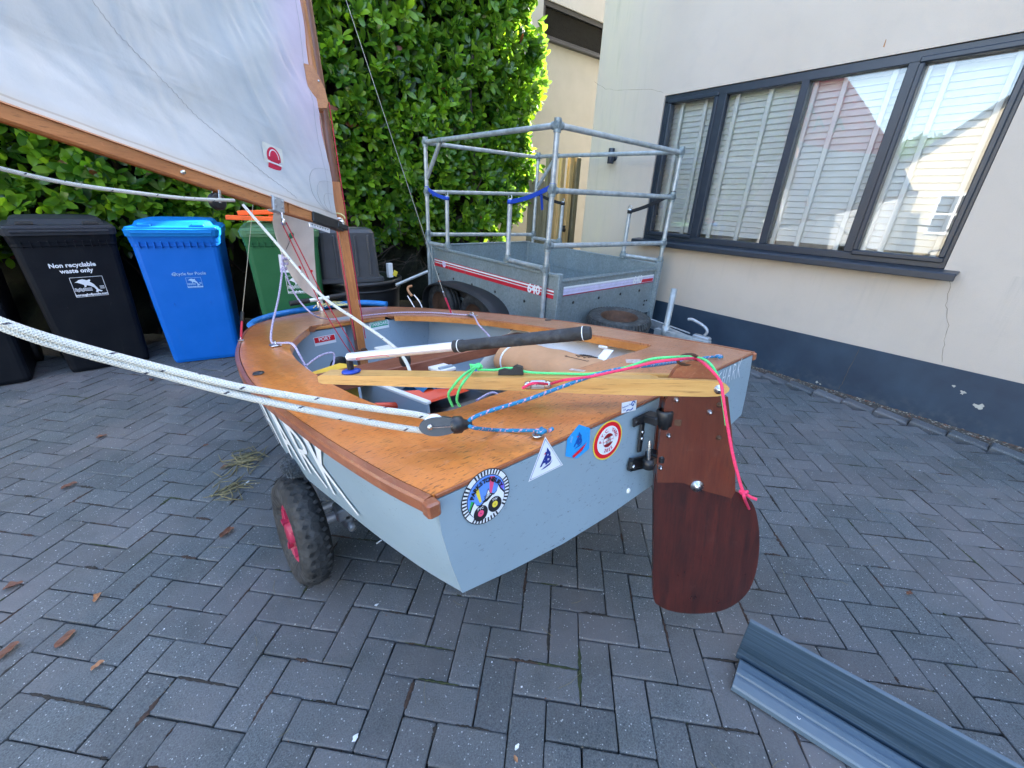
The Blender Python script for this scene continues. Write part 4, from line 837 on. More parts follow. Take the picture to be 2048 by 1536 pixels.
for x, y, P_, z0, z1 in ((.0, .645, NL, .865, 1.355), (.0, 1.64, FL, .865, 1.345), (W_ - .0, .42, NR, .865, 1.315), (W_ - .0, 1.37, FR, .90, 1.345)):
    post((x, y, z0), (x, y, z1)); rail((x, y, z0), Z(P_, z0)); clamp((x, y, z0), [(0, 0, 1), (0, 1 if P_.y > y else -1, 0)])
    m = MB(); m.lathe([(0.021, -.02), (.024, -.02), (.024, .012), (.0, .018)], (x, y, z1), 'Z', 12); m.tube([Vector((x, y, z1)) + Vector((0, .022 * cos(a), .022 + .022 * sin(a))) for a in [k * .7 for k in range(9)]], .004, 6); part(m, 'end_cap', M['chrome'], tr)
def strap(a, b, mat, w=.034, tail=None):
    a, b = Vector(a), Vector(b); m = MB(); pts = [a.lerp(b, k / 8) + Vector((0, 0, -.018 * sin(pi * k / 8))) for k in range(9)]
    for p, q in zip(pts[:-1], pts[1:]): m.bar(p, q + (q - p) * .02, .006, w)
    for p in (a, b): m.lathe([(.0235, -w / 2), (.0245, -w / 2), (.0245, w / 2), (.0235, w / 2)], p, 'Z', 14)
    if tail: m.bar(a.lerp(b, tail[0]), a.lerp(b, tail[0]) + Vector(tail[1]), .005, .022)
    part(m, 'strap', mat, tr)
strap((.0, .645, 1.345), Z(NL, 1.475), M['royal'], tail=(.75, (.03, .0, -.14))); strap((.0, 1.64, 1.335), Z(FL, 1.42), M['royal'], tail=(.7, (.01, 0, -.05)))
strap((W_, .42, 1.30), Z(NR, 1.49), M['webblack'], tail=(.62, (.02, -.03, -.13))); strap((W_, 1.37, 1.335), Z(FR, 1.44), M['webblack'], tail=(.05, (.0, -.01, -.12)))
sp = thing('spare_wheel', 'old spare car tyre lying flat on the trailer drawbar', 'tyre', (2.87, 2.14, .435)); sp.rotation_euler = (radians(3), radians(-3), 0)
m = MB(); r0, h = .265, .07; prof = [(r0 * .58, -h * .8), (r0 * .72, -h), (r0 * .92, -h * .92), (r0 * .985, -h * .6), (r0, -h * .3), (r0, h * .3), (r0 * .985, h * .6), (r0 * .92, h * .92), (r0 * .72, h), (r0 * .58, h * .8)]; m.lathe(prof, n=56)
for k in range(56):
    a = 2 * pi * k / 56; m.box((r0 * cos(a) * .985, r0 * sin(a) * .985, h * .55), (.016, .017, .045), Matrix.Rotation(a, 3, 'Z') @ Matrix.Rotation(-.35, 3, 'Y'))
tyo = m.build('tyre', M['tyredust'], sp); m = MB(); m.lathe([(r0 * .60, h * .85), (r0 * .56, h * .75), (r0 * .52, h * .3), (r0 * .45, 0), (r0 * .18, -.01), (r0 * .16, .01), (0, .01)], n=36); m.build('rim', M['uvdust'], sp)
# ================================================================ LAUNCHING TROLLEY
ly = thing('launching_trolley', 'boat launching trolley with fat black tyres and red rims under the dinghy', 'trolley', (0.93, 1.38, 0))
def lw(x, y, z): return (x - .93, y - 1.38, z)
Rw = Matrix.Rotation(radians(4), 3, 'Y') @ Matrix.Rotation(radians(5), 3, 'Z')
for sx, nm in ((-1, 0), (1, 1)):
    c = lw(.93 + sx * .80, 1.38, .215); m = MB(); r0, h = .207, .049
    m.lathe([(r0 * .50, -h * .62), (r0 * .58, -h * .95), (r0 * .72, -h * 1.1), (r0 * .88, -h), (r0 * .97, -h * .6), (r0, -h * .2), (r0, h * .2), (r0 * .97, h * .6), (r0 * .88, h), (r0 * .72, h * 1.1), (r0 * .58, h * .95), (r0 * .50, h * .62)], c, 'X', 44, R=Rw)
    for k in range(40):
        a = 2 * pi * k / 40
        for off in (-.028, .0, .028):
            a2 = a + (off * 2.4); p = Rw @ Vector((off, r0 * 1.0 * cos(a2), r0 * 1.0 * sin(a2))) + Vector(c); m.box(p, (.014, .012, .0010), Rw @ Matrix.Rotation(a2 - pi / 2, 3, 'X') @ Matrix.Rotation(.5 if off > 0 else -.5, 3, 'Z'))
    w = m.build('wheel', M['tyre'], ly); m = MB()
    m.lathe([(r0 * .55, -h * .78), (r0 * .50, -h * .66), (r0 * .42, -h * .3), (r0 * .2, -h * .2), (r0 * .18, -h * .95), (0, -h * .95)], c, 'X', 28, R=Rw); m.lathe([(0, h * .9), (r0 * .18, h * .9), (r0 * .2, h * .2), (r0 * .42, h * .3), (r0 * .50, h * .66), (r0 * .55, h * .78)], c, 'X', 28, R=Rw)
    for k in range(5):
        a = k * 1.257; p = Rw @ Vector((-h * .72, r0 * .36 * cos(a), r0 * .36 * sin(a))) + Vector(c); m.box(p, (.02, .03, .012), Rw @ Matrix.Rotation(a, 3, 'X'))
    m.build('rim', M['pink'], w)
m = MB(); m.tube([lw(.19, 1.38, .215), lw(1.67, 1.38, .215)], .02, 10); m.build('axle', M['alu'], ly)
m = MB(); m.box(lw(.275, 1.38, .235), (.05, .09, .055), bev=.006); m.box(lw(.29, 1.36, .20), (.035, .05, .07), bev=.008); m.lathe([(0, -.03), (.014, -.03), (.014, .03), (0, .03)], lw(.29, 1.33, .19), 'Y', 10); m.build('axle_clamp', M['dullalu'], ly)
m = MB(); m.box(lw(1.585, 1.38, .235), (.05, .09, .055), bev=.006); m.build('axle_clamp', M['dullalu'], ly)
m = MB(); m.tube([lw(.93, 1.38, .20), lw(.93, 3.2, .07), lw(.905, 3.62, .11), lw(.895, 3.83, .22), lw(.89, 3.86, .51)], .02, 10); m.tube([lw(.30, 1.42, .25), lw(.93, 2.9, .10)], .016, 8); m.tube([lw(1.56, 1.42, .25), lw(.93, 2.9, .10)], .016, 8); m.build('frame', M['alu'], ly)
# handle bar with two black twisted grips
A, B = Vector(lw(.64, 3.84, .500)), Vector(lw(1.12, 3.84, .530)); m = MB(); m.tube([A.lerp(B, .25), A.lerp(B, .75)], .016, 12); m.build('handle_bar', M['alu'], ly)
for a, b in ((0.0, .33), (.67, 1.0)):
    m = MB(); pts = [A.lerp(B, a + (b - a) * k / 24) for k in range(25)]; m.tube(pts, [.019 + .004 * abs(sin(k * 1.2)) for k in range(25)], 10); m.build('handle_grip', M['rubber'], ly)
r = random.Random(8)
def fluff(c, rad, seed):
    q = random.Random(seed); m = MB(); c = Vector(c); n = 900
    m.lathe([(0, -rad[2] * .8), (rad[0] * .75, -rad[2] * .5), (rad[0] * .9, 0), (rad[0] * .75, rad[2] * .5), (0, rad[2] * .8)], c, 'Z', 14)
    for k in range(n):
        d = Vector((q.gauss(0, 1), q.gauss(0, 1), q.gauss(0, 1))).normalized(); p = c + Vector((d.x * rad[0] * .85, d.y * rad[1] * .85, d.z * rad[2] * .85)); t_ = (d + Vector((q.gauss(0, .5), q.gauss(0, .5), q.gauss(0, .5)))).normalized(); s1 = t_.orthogonal().normalized() * .0022; e = p + t_ * q.uniform(.006, .013); s2 = t_.cross(s1)
        m.add([p - s1, p + s1, e + s2 * 1.2, e - s2 * 1.2], [(0, 1, 2, 3)])
    return m
m = fluff(lw(.165, 1.44, .455), (.050, .055, .045), 1); m2 = fluff(lw(.215, 1.40, .435), (.045, .05, .045), 2); m.add(m2.v, m2.f, 0); m.build('bunk_pad', M['fluff'], ly)
m2 = fluff(lw(1.70, 1.40, .44), (.05, .07, .045), 3); m2.build('bunk_pad', M['fluff'], ly)
m = MB(); m.tube([lw(.20, 1.40, .25), lw(.20, 1.42, .42)], .014, 8); m.tube([lw(1.66, 1.40, .25), lw(1.66, 1.42, .42)], .014, 8); m.tube([lw(.2, 1.41, .25), lw(1.66, 1.41, .25)], .016, 8); m.build('cradle', M['alu'], ly)
# ================================================================ DINGHY
dinghy = thing('sailing_dinghy', 'grey wooden sailing dinghy with orange plywood deck and white sail', 'sailing dinghy')
BX, BY, BZ, BO = (0.99948, 0.03239, 0.0), (-0.03207, 0.98975, -0.13917), (-0.00451, 0.1391, 0.99027), (0.9299, 0.5556, 0.88)
BM = Matrix(((BX[0], BY[0], BZ[0], BO[0]), (BX[1], BY[1], BZ[1], BO[1]), (BX[2], BY[2], BZ[2], BO[2]), (0, 0, 0, 1)))
dinghy.matrix_world = BM; dg_ = dinghy
half = [(.6715, 0), (.70, .14), (.735, .4), (.772, .8), (.788, 1.16), (.766, 1.6), (.725, 1.95), (.655, 2.35), (.585, 2.65), (.485, 2.9), (.33, 3.09), (.16, 3.19), (0, 3.225)]
hs = [Vector((x, y, 0)) for x, y in half]; star_ = spline(hs, 5)
outl = [(p.x, p.y) for p in star_] + [(-p.x, p.y) for p in star_[-2::-1]]      # starboard transom corner, round the bow, port transom corner
inh = [(0, .345), (.25, .345), (.44, .335), (.50, .335), (.555, .345), (.572, .40), (.585, .60), (.598, .95), (.596, 1.25), (.575, 1.55), (.535, 1.75), (.44, 2.05), (.30, 2.33), (.26, 2.375), (0, 2.375)]
inh_p = [(0, .345), (.25, .345), (.36, .335), (.44, .335), (.51, .385), (.56, .55), (.583, .80), (.592, 1.05), (.588, 1.30), (.565, 1.55), (.525, 1.75), (.44, 2.0), (.30, 2.30), (.26, 2.375), (0, 2.375)]
def dense(P, n): return [(q.x, q.y) for q in spline([Vector((x, y, 0)) for x, y in P], n)]
ins = dense(inh, 5); inp = dense(inh_p, 5)
inl = ins + [(-x, y) for x, y in inp[-2:0:-1]]
CEN = (0, 1.3)
def cast(poly, a):
    dx, dy = cos(a), sin(a); best = None; n = len(poly)
    for k in range(n):
        x1, y1 = poly[k][0] - CEN[0], poly[k][1] - CEN[1]; x2, y2 = poly[(k + 1) % n][0] - CEN[0], poly[(k + 1) % n][1] - CEN[1]
        det = dx * (y1 - y2) - dy * (x1 - x2)
        if abs(det) < 1e-12: continue
        t_ = (x1 * (y1 - y2) - y1 * (x1 - x2)) / det; s2 = (dx * y1 - dy * x1) / det
        if t_ > 0 and -1e-9 <= s2 <= 1 + 1e-9 and (best is None or t_ < best): best = t_
    return (CEN[0] + dx * best, CEN[1] + dy * best)
angs = sorted(set([round(2 * pi * k / 220 - pi, 6) for k in range(220)] + [math.atan2(y - CEN[1], x - CEN[0]) for x, y in ((.6715, 0), (-.6715, 0), (.555, .345), (-.51, .385))]))
oo = [cast(outl, a) for a in angs]; ii = [cast(inl, a) for a in angs]; nA = len(angs)
def dz_(x, y): return 0.012 * (1 - (x / .78) ** 2) * 0   # deck stays flat
m = MB(); top = [(x, y, 0.0) for x, y in oo] + [(x, y, 0.0) for x, y in ii] + [(x, y, -.009) for x, y in oo] + [(x, y, -.009) for x, y in ii]
fs = []
for k in range(nA):
    j = (k + 1) % nA
    fs += [(k, j, nA + j, nA + k), (2 * nA + k, 3 * nA + k, 3 * nA + j, 2 * nA + j), (k, 2 * nA + k, 2 * nA + j, j), (nA + k, nA + j, 3 * nA + j, 3 * nA + k)]
m.add(top, fs); m.build('deck', M['deck'], dg_)
# carling: the deep timber edge under the side decks
def strip(loop, a, b, z0, z1, th, name, mat, inward=True):
    m = MB(); pts = loop[a:b]; n = len(pts); vs = []
    for k, (x, y) in enumerate(pts):
        xa, ya = pts[max(k - 1, 0)]; xb, yb_ = pts[min(k + 1, n - 1)]; d = Vector((xb - xa, yb_ - ya)).normalized(); nn = Vector((d.y, -d.x)) * th
        vs += [(x, y, z1), (x + nn.x, y + nn.y, z1), (x + nn.x, y + nn.y, z0), (x, y, z0)]
    fs = []
    for k in range(n - 1):
        for q in range(4): fs.append((k * 4 + q, k * 4 + (q + 1) % 4, k * 4 + 4 + (q + 1) % 4, k * 4 + 4 + q))
    fs += [(0, 3, 2, 1), (n * 4 - 4, n * 4 - 3, n * 4 - 2, n * 4 - 1)]; m.add(vs, fs); return m.build(name, mat, dg_)
strip(ins, 14, 61, -.042, -.0095, .018, 'carling', M['varnish']); strip([(-x, y) for x, y in inp], 14, 61, -.040, -.0095, -.018, 'carling', M['varnish'])
m = MB(); m.box((0, 2.392, -.022), (.50, .03, .022), bev=.004); m.build('deck_beam', M['varnish'], dg_)
m = MB(); m.box((0, .327, -.028), (.98, .02, .034), bev=.003); m.build('deck_beam', M['varnish'], dg_)
# hull shell
def chine(x, y):
    t_ = min(1, max(0, y / 0.9)); zc = -.238 - .092 * t_; k = 1.0
    if y > 2.4: zc += .10 * ((y - 2.4) / .83) ** 2
    ww = (.949 - .020 * min(1, y / .6)) - .10 * max(0, (y - 2.0)) ** 1.5
    return (x * ww, y - .05 * max(0, y - 2.2) ** 1.3, zc)
def keelz(y):
    t_ = min(1, y / 1.6); z = -.285 - .175 * t_ - .03 * max(0, min(1, (y - 1.6) / .7))
    if y > 2.6: z += .28 * ((y - 2.6) / .63) ** 2
    return z
def shell(off, zt_):
    m = MB(); S = 8; rows = []
    for (x, y) in outl:
        f = 1 - off / max(abs(x), .12) if abs(x) > .12 else .86; xx, yy = x * f, y - off * (1.0 if y > 2.9 else 0.0) + (off if y < .02 else 0); c = chine(xx, yy); c = Vector((c[0], c[1], c[2] + off)); d = Vector((xx, yy, zt_)); kk = Vector((0, min(c.y, 3.12), keelz(c.y) + off)); row = []
        for q in range(4):
            t_ = q / 3.0; row.append(d.lerp(c, t_) + Vector((0.006 * sin(pi * min(1, t_)) * (1 if x > 0 else -1), 0, 0)))
        row.append(c.copy())
        for t_ in (.2, .45, .72, 1.0): row.append(c.lerp(kk, t_) + Vector((0, 0, -.022 * sin(pi * t_))))
        rows.append(row)
    n = len(rows[0]); vs = [p for R_ in rows for p in R_]; fs = []
    for k in range(len(rows) - 1):
        for q in range(n - 1):
            if q != 3: fs.append((k * n + q, k * n + q + 1, (k + 1) * n + q + 1, (k + 1) * n + q))
    m.add(vs, fs, smooth=True); return m, rows
hm, rows = shell(0.0, -.0095); hm.build('hull', M['hull'], dg_)
im, irows = shell(.012, -.0098); im.build('hull_lining', M['inside'], dg_)
tpoly = [(-.6700, -.0095), (.6700, -.0095)] + [(p.x, p.z) for p in rows[0][1:]] + [(p.x, p.z) for p in rows[-1][-2:0:-1]]
m = MB(); m.prism([(x, z) for x, z in tpoly], .018, RXZ, (0, .012, 0)); m.build('transom', M['hull'], dg_)
# dark plywood edge of the deck along the transom
m = MB(); m.box((0, -.0035, -.0035), (1.335, .006, .0056)); m.build('deck_edge', M['rail'], dg_)
# rub rails
def rubrail(sg):
    pts = [(sg * abs(x), y) for x, y in outl[:len(star_)]]; m = MB(); n = len(pts); vs = []
    for k, (x, y) in enumerate(pts):
        xa, ya = pts[max(k - 1, 0)]; xb, yb_ = pts[min(k + 1, n - 1)]; d = Vector((xb - xa, yb_ - ya)).normalized(); nn = Vector((d.y, -d.x)) * sg
        o1, o2 = nn * .003, nn * .021
        vs += [(x + o1.x, y + o1.y, .0015), (x + nn.x * .018, y + nn.y * .020, .0005), (x + o2.x, y + o2.y, -.005), (x + o2.x, y + o2.y, -.025), (x + nn.x * .018, y + nn.y * .018, -.029), (x + nn.x * -.002, y + nn.y * -.002, -.029)]
    fs = []
    for k in range(n - 1):
        for q in range(6): f = (k * 6 + q, k * 6 + (q + 1) % 6, k * 6 + 6 + (q + 1) % 6, k * 6 + 6 + q); fs.append(f if sg > 0 else f[::-1])
    fs += [tuple(range(6)), tuple(range(n * 6 - 6, n * 6))]
    m.add(vs, fs, smooth=False); return m.build('rub_rail', M['rail'], dg_)
rubrail(-1); rubrail(1)
m = MB(); m.box((-.682, -.012, -.0160), (.026, .026, .030), bev=.004); m.build('rail_end', M['rail'], dg_); m = MB(); m.box((.680, -.006, -.0160), (.020, .014, .028), bev=.003); m.build('rail_end', M['rail'], dg_)
# interior
def inner_half(y):
    best = min(range(len(star_)), key=lambda k: abs(star_[k].y - y)); return star_[best].x
m = MB(); hw = inner_half(2.40) - .015
prof = [(-.30, -.010), (-.265, -.012), (-.25, -.035), (-.06, -.035), (-.05, -.012)]
bpoly = [(-hw, -.011), (-.40, -.011), (-.385, -.040), (-.045, -.040), (-.045, -.47), (-.30, -.44), (-hw * .93, -.33)]
m.prism(bpoly, .012, RXZ, (0, 2.405, 0)); m.build('bulkhead', M['inside'], dg_)
m = MB(); m.prism([(-x, z) for x, z in bpoly][::-1], .012, RXZ, (0, 2.405, 0)); m.build('bulkhead', M['inside'], dg_)
m = MB(); m.box((0, 2.47, -.23), (.13, .012, .5)); m.build('bulkhead_back', M['inside'], dg_)
for sx in (-.30, .33):
    m = MB(); m.prism([(-.07, 0), (.07, 0), (.045, -.03), (-.03, -.022)], .016, RXZ, (sx, 2.385, -.0105)); m.build('knee', M['rail'], dg_)
p_ = (-0.125, 2.38, -0.313); m = MB(); m.lathe([(0, -.010), (.045, -.010), (.05, -.008), (.068, -.006), (.072, 0)], (p_[0], 2.392, p_[2]), 'Y', 30)
for k in range(8): m.lathe([(0, -.009), (.004, -.009), (.004, -.004)], (p_[0] + .061 * cos(k * .785), 2.392, p_[2] + .061 * sin(k * .785)), 'Y', 6)
m.build('hatch', M['black'], dg_)
def sticker(cx, cz, w, h, rot, y, mat, name='sticker'):
    R = Matrix.Rotation(rot, 3, 'Y') @ RXZ; m = MB(); m.prism([(-w / 2, -h / 2), (w / 2, -h / 2), (w / 2, h / 2), (-w / 2, h / 2)], .0008, R, (cx, y, cz)); return m.build(name, mat, dg_), R
for body, px_, mt in (('PORT', (-0.194, 2.39, -0.11), 'stred'), ('STARBOARD', (0.204, 2.39, -0.065), 'stgreen')):
    _, R = sticker(px_[0], px_[2], .142, .060, radians(-2), 2.391, M['stwhite']); sticker(px_[0], px_[2] + .008, .134, .036, radians(-2), 2.3897, M[mt]); text('lettering', body, .034, M['stwhite'], dg_, (px_[0], 2.3885, px_[2] + .009), R, sx=.95 if body == 'PORT' else .80, offset=.0006)
m = MB(); m.box((.0, 1.245, -.085), (1.36, .20, .024), bev=.004); m.box((0, 1.15, -.095), (1.35, .02, .05), bev=.003); m.build('thwart', M['thwart'], dg_)
m = MB(); m.box((-.06, 1.42, -.28), (.012, .75, .34)); m.box((.0, 1.42, -.28), (.012, .75, .34)); m.box((-.03, 1.05, -.27), (.07, .02, .36)); m.build('centreboard_case', M['inside'], dg_)
m = MB(); m.box((-.03, 1.42, -.108), (.09, .78, .016), bev=.003); m.build('case_top', M['inwhite'], dg_)
m = MB(); m.prism([(0, 0), (.085, .0), (.03, -.17), (-.04, -.17)], .012, Matrix.Rotation(0, 3, 'X') @ RXZ, (-.30, .62, -.13)); 
m = MB(); m.box((-.33, 1.0, -.24), (.012, .55, .24), Matrix.Rotation(.10, 3, 'Z')); m.build('side_tank_panel', M['inside'], dg_)
m = MB(); m.box((-.326, 1.0, -.117), (.024, .55, .012), Matrix.Rotation(.10, 3, 'Z'), bev=.002); m.build('tank_edge', M['inwhite'], dg_)
def side_lin(y0, y1, sg, mat, off, z0, z1):
    m = MB(); idx = [k for k in range(len(star_)) if y0 <= star_[k].y <= y1]; vs = []
    for k in idx:
        x = star_[k].x - off; vs += [(sg * x, star_[k].y, z1), (sg * x * .955, star_[k].y, z0)]
    m.add(vs, [(q * 2, q * 2 + 2, q * 2 + 3, q * 2 + 1) for q in range(len(idx) - 1)], smooth=True); return m.build('side_lining', mat, dg_)
side_lin(.05, 1.40, 1, M['inwhite'], .022, -.33, -.012)
m = MB(); m.grid(lambda u, v: ((.745 - .42 * v), .04 + 1.36 * u, -.045 - .24 * v ** 1.25 + .012 * sin(u * 21) * sin(pi * v)), 24, 12); m.build('buoyancy_tank', M['inwhite'], dg_)
def kpt(y): return inner_half(y)
x0 = kpt(1.43) - .02; m = MB(); m.prism([(x0, -.012), (x0 - .10, -.012), (x0 - .095, -.04), (x0 - .05, -.10), (x0 - .055, -.20), (x0 - .09, -.29), (x0 - .02, -.32)], .022, RXZ, (0, 1.45, 0)); m.build('frame_knee', M['mahog'], dg_)
m = MB(); a_ = Vector((0.55, 0.558, -0.05)); b_ = Vector((0.351, 0.513, -0.12)); m.bar(a_, b_, .045, .004); m.build('strap', M['stwhite'], dg_)
for p in ((0.632, 1.183, -0.05), (0.564, 0.604, -0.045)): m = MB(); m.box(p, (.012, .05, .012), bev=.003); m.build('lacing_loop', M['stwhite'], dg_)
m = MB(); m.box((0, 2.28, -.485), (.14, .16, .07), bev=.012); m.build('mast_step', M['stwhite'], dg_)
# mast, tracks of red line, yard, jaws, boom
MP = [Vector((0.0, 2.28, -.47)), Vector((.0, 2.28, 0)), Vector((.008, 2.28, .9)), Vector((.022, 2.28, 1.8)), Vector((.03, 2.285, 2.6))]
m = MB(); m.tube(MP, [.036, .036, .035, .032, .026], 14, up=(1, 0, 0)); m.build('mast', M['mastw'], dg_)
m = MB(); m.box((0.002, 2.245, .22), (.052, .006, 1.30), Matrix.Rotation(radians(.5), 3, 'Y')); m.build('mast_face', M['spar'], dg_)
for sx in (-.034, .036):
    m = MB(); m.tube([(sx, 2.252, -.12), (sx + .003, 2.25, .6), (sx + .012, 2.25, 1.3)], .0035, 6); m.build('halyard', M['redrope'], dg_)
YA = Vector((-.045, 2.17, 1.10)); YB = Vector((-.030, 2.20, 3.15)); m = MB(); m.tube([YA + Vector((0, 0, .12)), YA.lerp(YB, .3), YB], [.026, .027, .020], 12, up=(1, 0, 0)); m.build('yard', M['spar'], dg_)
jp = [(-0.094, 1.429), (-0.048, 1.426), (-0.02, 1.368), (-0.004, 1.323), (0.002, 1.263), (-0.012, 1.232), (-0.046, 1.225), (-0.094, 1.225), (-0.094, 1.282), (-0.095, 1.355)]
m = MB(); m.prism(jp[::-1], .026, RXZ, (0, 2.155, 0)); m.build('jaws', M['boomw'], dg_)
m = MB(); jc = (-0.032, 2.13, 1.358); m.lathe([(0, -.002), (.006, -.002), (.006, 0)], (jc[0], 2.128, jc[2]), 'Y', 8); m.build('screw', M['chrome'], dg_)
BA = Vector((-.005, 2.20, .600)); BB = Vector((-1.201, 1.439, .872)); bd_ = (BB - BA); BEND = BA + bd_ * 1.50
def boomp(t_): return BA + bd_ * t_
def bquad(t0, t1, w0, h0, w1, h1, name, mat):
    a, b = boomp(t0), boomp(t1); y = (b - a).normalized(); x = y.cross(Vector((0, 0, 1))).normalized(); z = x.cross(y); m = MB(); e = .007; vs = []
    for p, w, h in ((a, w0, h0), (a.lerp(b, .5), (w0 + w1) / 2, (h0 + h1) / 2), (b, w1, h1)):
        for sx, sz in ((-1, -1), (1, -1), (1, 1), (-1, 1)):
            for q in (0, 1):
                k = (sx * (w / 2 - (e if (q == 0) == (sx * sz > 0) else 0)), sz * (h / 2 - (0 if (q == 0) == (sx * sz > 0) else e))); vs.append(p + x * k[0] + z * k[1])
    fs = [(R_ * 8 + q, R_ * 8 + (q + 1) % 8, R_ * 8 + 8 + (q + 1) % 8, R_ * 8 + 8 + q) for R_ in range(2) for q in range(8)] + [tuple(range(7, -1, -1)), tuple(range(16, 24))]
    m.add(vs, fs); return m.build(name, mat, dg_)
bquad(.02, .30, .034, .052, .034, .064, 'boom', M['boomw']).name = 'boom'; bquad(.30, 1.5, .034, .064, .032, .054, 'boom', M['boomw'])
bx_ = bd_.normalized(); bs_ = bx_.cross(Vector((0, 0, 1))).normalized(); bu_ = bs_.cross(bx_)
RBm = Matrix((bs_, bx_, bu_)).transposed()
m = MB(); m.box(boomp(.10) , (.042, .25, .058), RBm, bev=.004); m.box(boomp(.02), (.05, .09, .03), RBm, bev=.004); m.build('boom_sleeve', M['black'], dg_)
m = MB(); m.box(boomp(.14) - bu_ * .045 + bs_ * .0, (.006, .16, .028), RBm, bev=.002); o = m.build('measure_strip', M['stwhite'], dg_)
m = MB()
for k in range(7): m.box(boomp(.14) + bx_ * (-.06 + k * .02) - bu_ * .043 - bs_ * .0038, (.001, .006, .006), RBm); m.box(boomp(.14) + bx_ * (-.06 + k * .02) - bu_ * .043 + bs_ * .0038, (.001, .006, .006), RBm)
m.build('strip_holes', M['ink'], dg_)
m = MB(); m.box(boomp(.345), (.044, .07, .075), RBm, bev=.004)
for k in range(4): m.lathe([(0, -.024), (.006, -.024), (.006, .024), (0, .024)], boomp(.345) + bx_ * (.02 if k % 2 else -.02) + bu_ * (.02 if k > 1 else -.01), 'X', 8, R=RBm)
m.build('boom_bracket', M['dullalu'], dg_)
m = MB(); c = boomp(.02) + Vector((0, 0, .02)); m.tube([c + Vector((.03 * cos(a), .01, .03 * sin(a))) for a in [k * .6 for k in range(12)]], .006, 6); m.box(c, (.05, .04, .03), bev=.006); m.build('gooseneck', M['chrome'], dg_)
m = MB(); m.tube([c + Vector((.045 * cos(a), .02, .03 + .03 * sin(a))) for a in [k * .5 for k in range(9)]], .004, 6); m.build('tack_lashing', M['yellowcord'], dg_)
m = MB(); m.lathe([(0, -.02), (.008, -.02), (.008, .02), (0, .02)], boomp(.66), 'X', 8, R=RBm); m.build('screw', M['chrome'], dg_)
# sail
TK = boomp(.035) + bu_ * .036; CL = boomp(1.46) + bu_ * .022; HD = Vector((-.055, 2.155, 3.05)); LF = [TK, Vector((-.062, 2.13, 1.22)), HD]
_q = random.Random(21); CREASE = [(_q.uniform(.05, .8), _q.uniform(.04, .5), radians(_q.choice([28, 36, 44, 52, 60]) + _q.gauss(0, 5)), _q.uniform(.004, .010), _q.choice([-1, 1]) * _q.uniform(.003, .008)) for _ in range(46)]
def luff(v): return LF[0].lerp(LF[1], v / .24) if v < .24 else LF[1].lerp(LF[2], (v - .24) / .76)
nrm_s = (CL - TK).cross(HD - TK).normalized()
if nrm_s.y < 0: nrm_s = -nrm_s
def sailp(u, v, off=0.0):
    lu = luff(v); vv = v; foot = CL.lerp(CL * .25 + HD * .75 + Vector((-.25, -.1, 0)), vv); wid = foot - lu; wid = (CL - TK) * ((1 - vv) ** .92) + (HD - TK) * 0 ; p = lu + wid * u
    cam_ = .10 * sin(pi * min(1, u) ** .8) * (min(1, v * 9) ** .7) * (1 - v) ** .5
    wr = .008 * sin(14 * u - 16 * v) * min(1, v * 12) + .004 * sin(43 * v + 25 * u) * min(1, v * 12) + .003 * sin(60 * u + 30 * v) * math.exp(-v * 20)
    for (cu, cv, ca, cw_, am) in CREASE:
        d_ = (u - cu) * sin(ca) - (v - cv) * cos(ca); l_ = (u - cu) * cos(ca) + (v - cv) * sin(ca)
        if abs(d_) < cw_ * 3: wr += am * math.exp(-(d_ / cw_) ** 2) * math.exp(-(l_ / .22) ** 2) * min(1, v * 14)
    return p + nrm_s * (cam_ + wr) - nrm_s * off
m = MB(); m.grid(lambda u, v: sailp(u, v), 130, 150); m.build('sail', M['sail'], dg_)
# stitched seams and the sailmaker's emblem
def seam(uv0, uv1, name='seam', zig=True, mat='seamc'):
    m = MB(); N = 150; pts = []
    for k in range(N + 1):
        t_ = k / N; u = uv0[0] + (uv1[0] - uv0[0]) * t_; v = uv0[1] + (uv1[1] - uv0[1]) * t_; pts.append(sailp(u, v + (.0013 * (1 if k % 2 else -1) if zig else 0), .0022))
    m.tube(pts, .0008, 4); m.build(name, M[mat], dg_)
M['seamc'] = plain('seam_thread', (0.40, 0.40, 0.42), .8)
seam((.14, .02), (1.0, .36)); seam((.018, .01), (.018, .7))
for q in (.035, .055, .075):
    m = MB(); m.tube([sailp(.004 + q * (sin(a)) ** .7, .012 + q * 1.1 * (1 - cos(a)) * .6, .002) for a in [k * pi / 24 for k in range(25)]], .0009, 4); m.build('patch_stitching', M['seamc'], dg_)
EU, EV = 0.178, 0.088
def emb(poly, name, mat, off):
    m = MB(); P0 = sailp(EU, EV, off); ex = (sailp(EU + .02, EV) - sailp(EU, EV)).normalized(); ex = -ex; ez = (sailp(EU, EV + .02) - sailp(EU, EV)).normalized()
    poly = [(x * .74, z * .86) for x, z in poly]; vs = [P0 + ex * x + ez * z for x, z in poly]; ctr = P0 + ex * (sum(p[0] for p in poly) / len(poly)) + ez * (sum(p[1] for p in poly) / len(poly)); n = len(vs)
    m.add(vs + [ctr], [(k, (k + 1) % n, n) for k in range(n)]); m.build(name, mat, dg_)
def emb_off(x, z): return x, z
emb([(-.075, -.095), (.075, -.095), (.075, .085), (-.075, .085)], 'emblem_patch', plain('emblem_patch', (.60, .61, .55), .6), .0045)
dome = [(.055 * cos(a), .012 + .055 * sin(a)) for a in [k * pi / 16 - .25 for k in range(21)]]
crim = plain('emblem_crimson', (.52, .012, .055), .5)
emb([(.052 * cos(a), .018 + .056 * sin(a)) for a in [(-.4 + k * (pi + .8) / 22) for k in range(23)]], 'emblem', crim, .0065)
emb([(.038 * cos(a), .016 + .046 * sin(a)) for a in [k * pi / 20 for k in range(21)]] , 'emblem', M['stwhite'], .0078)
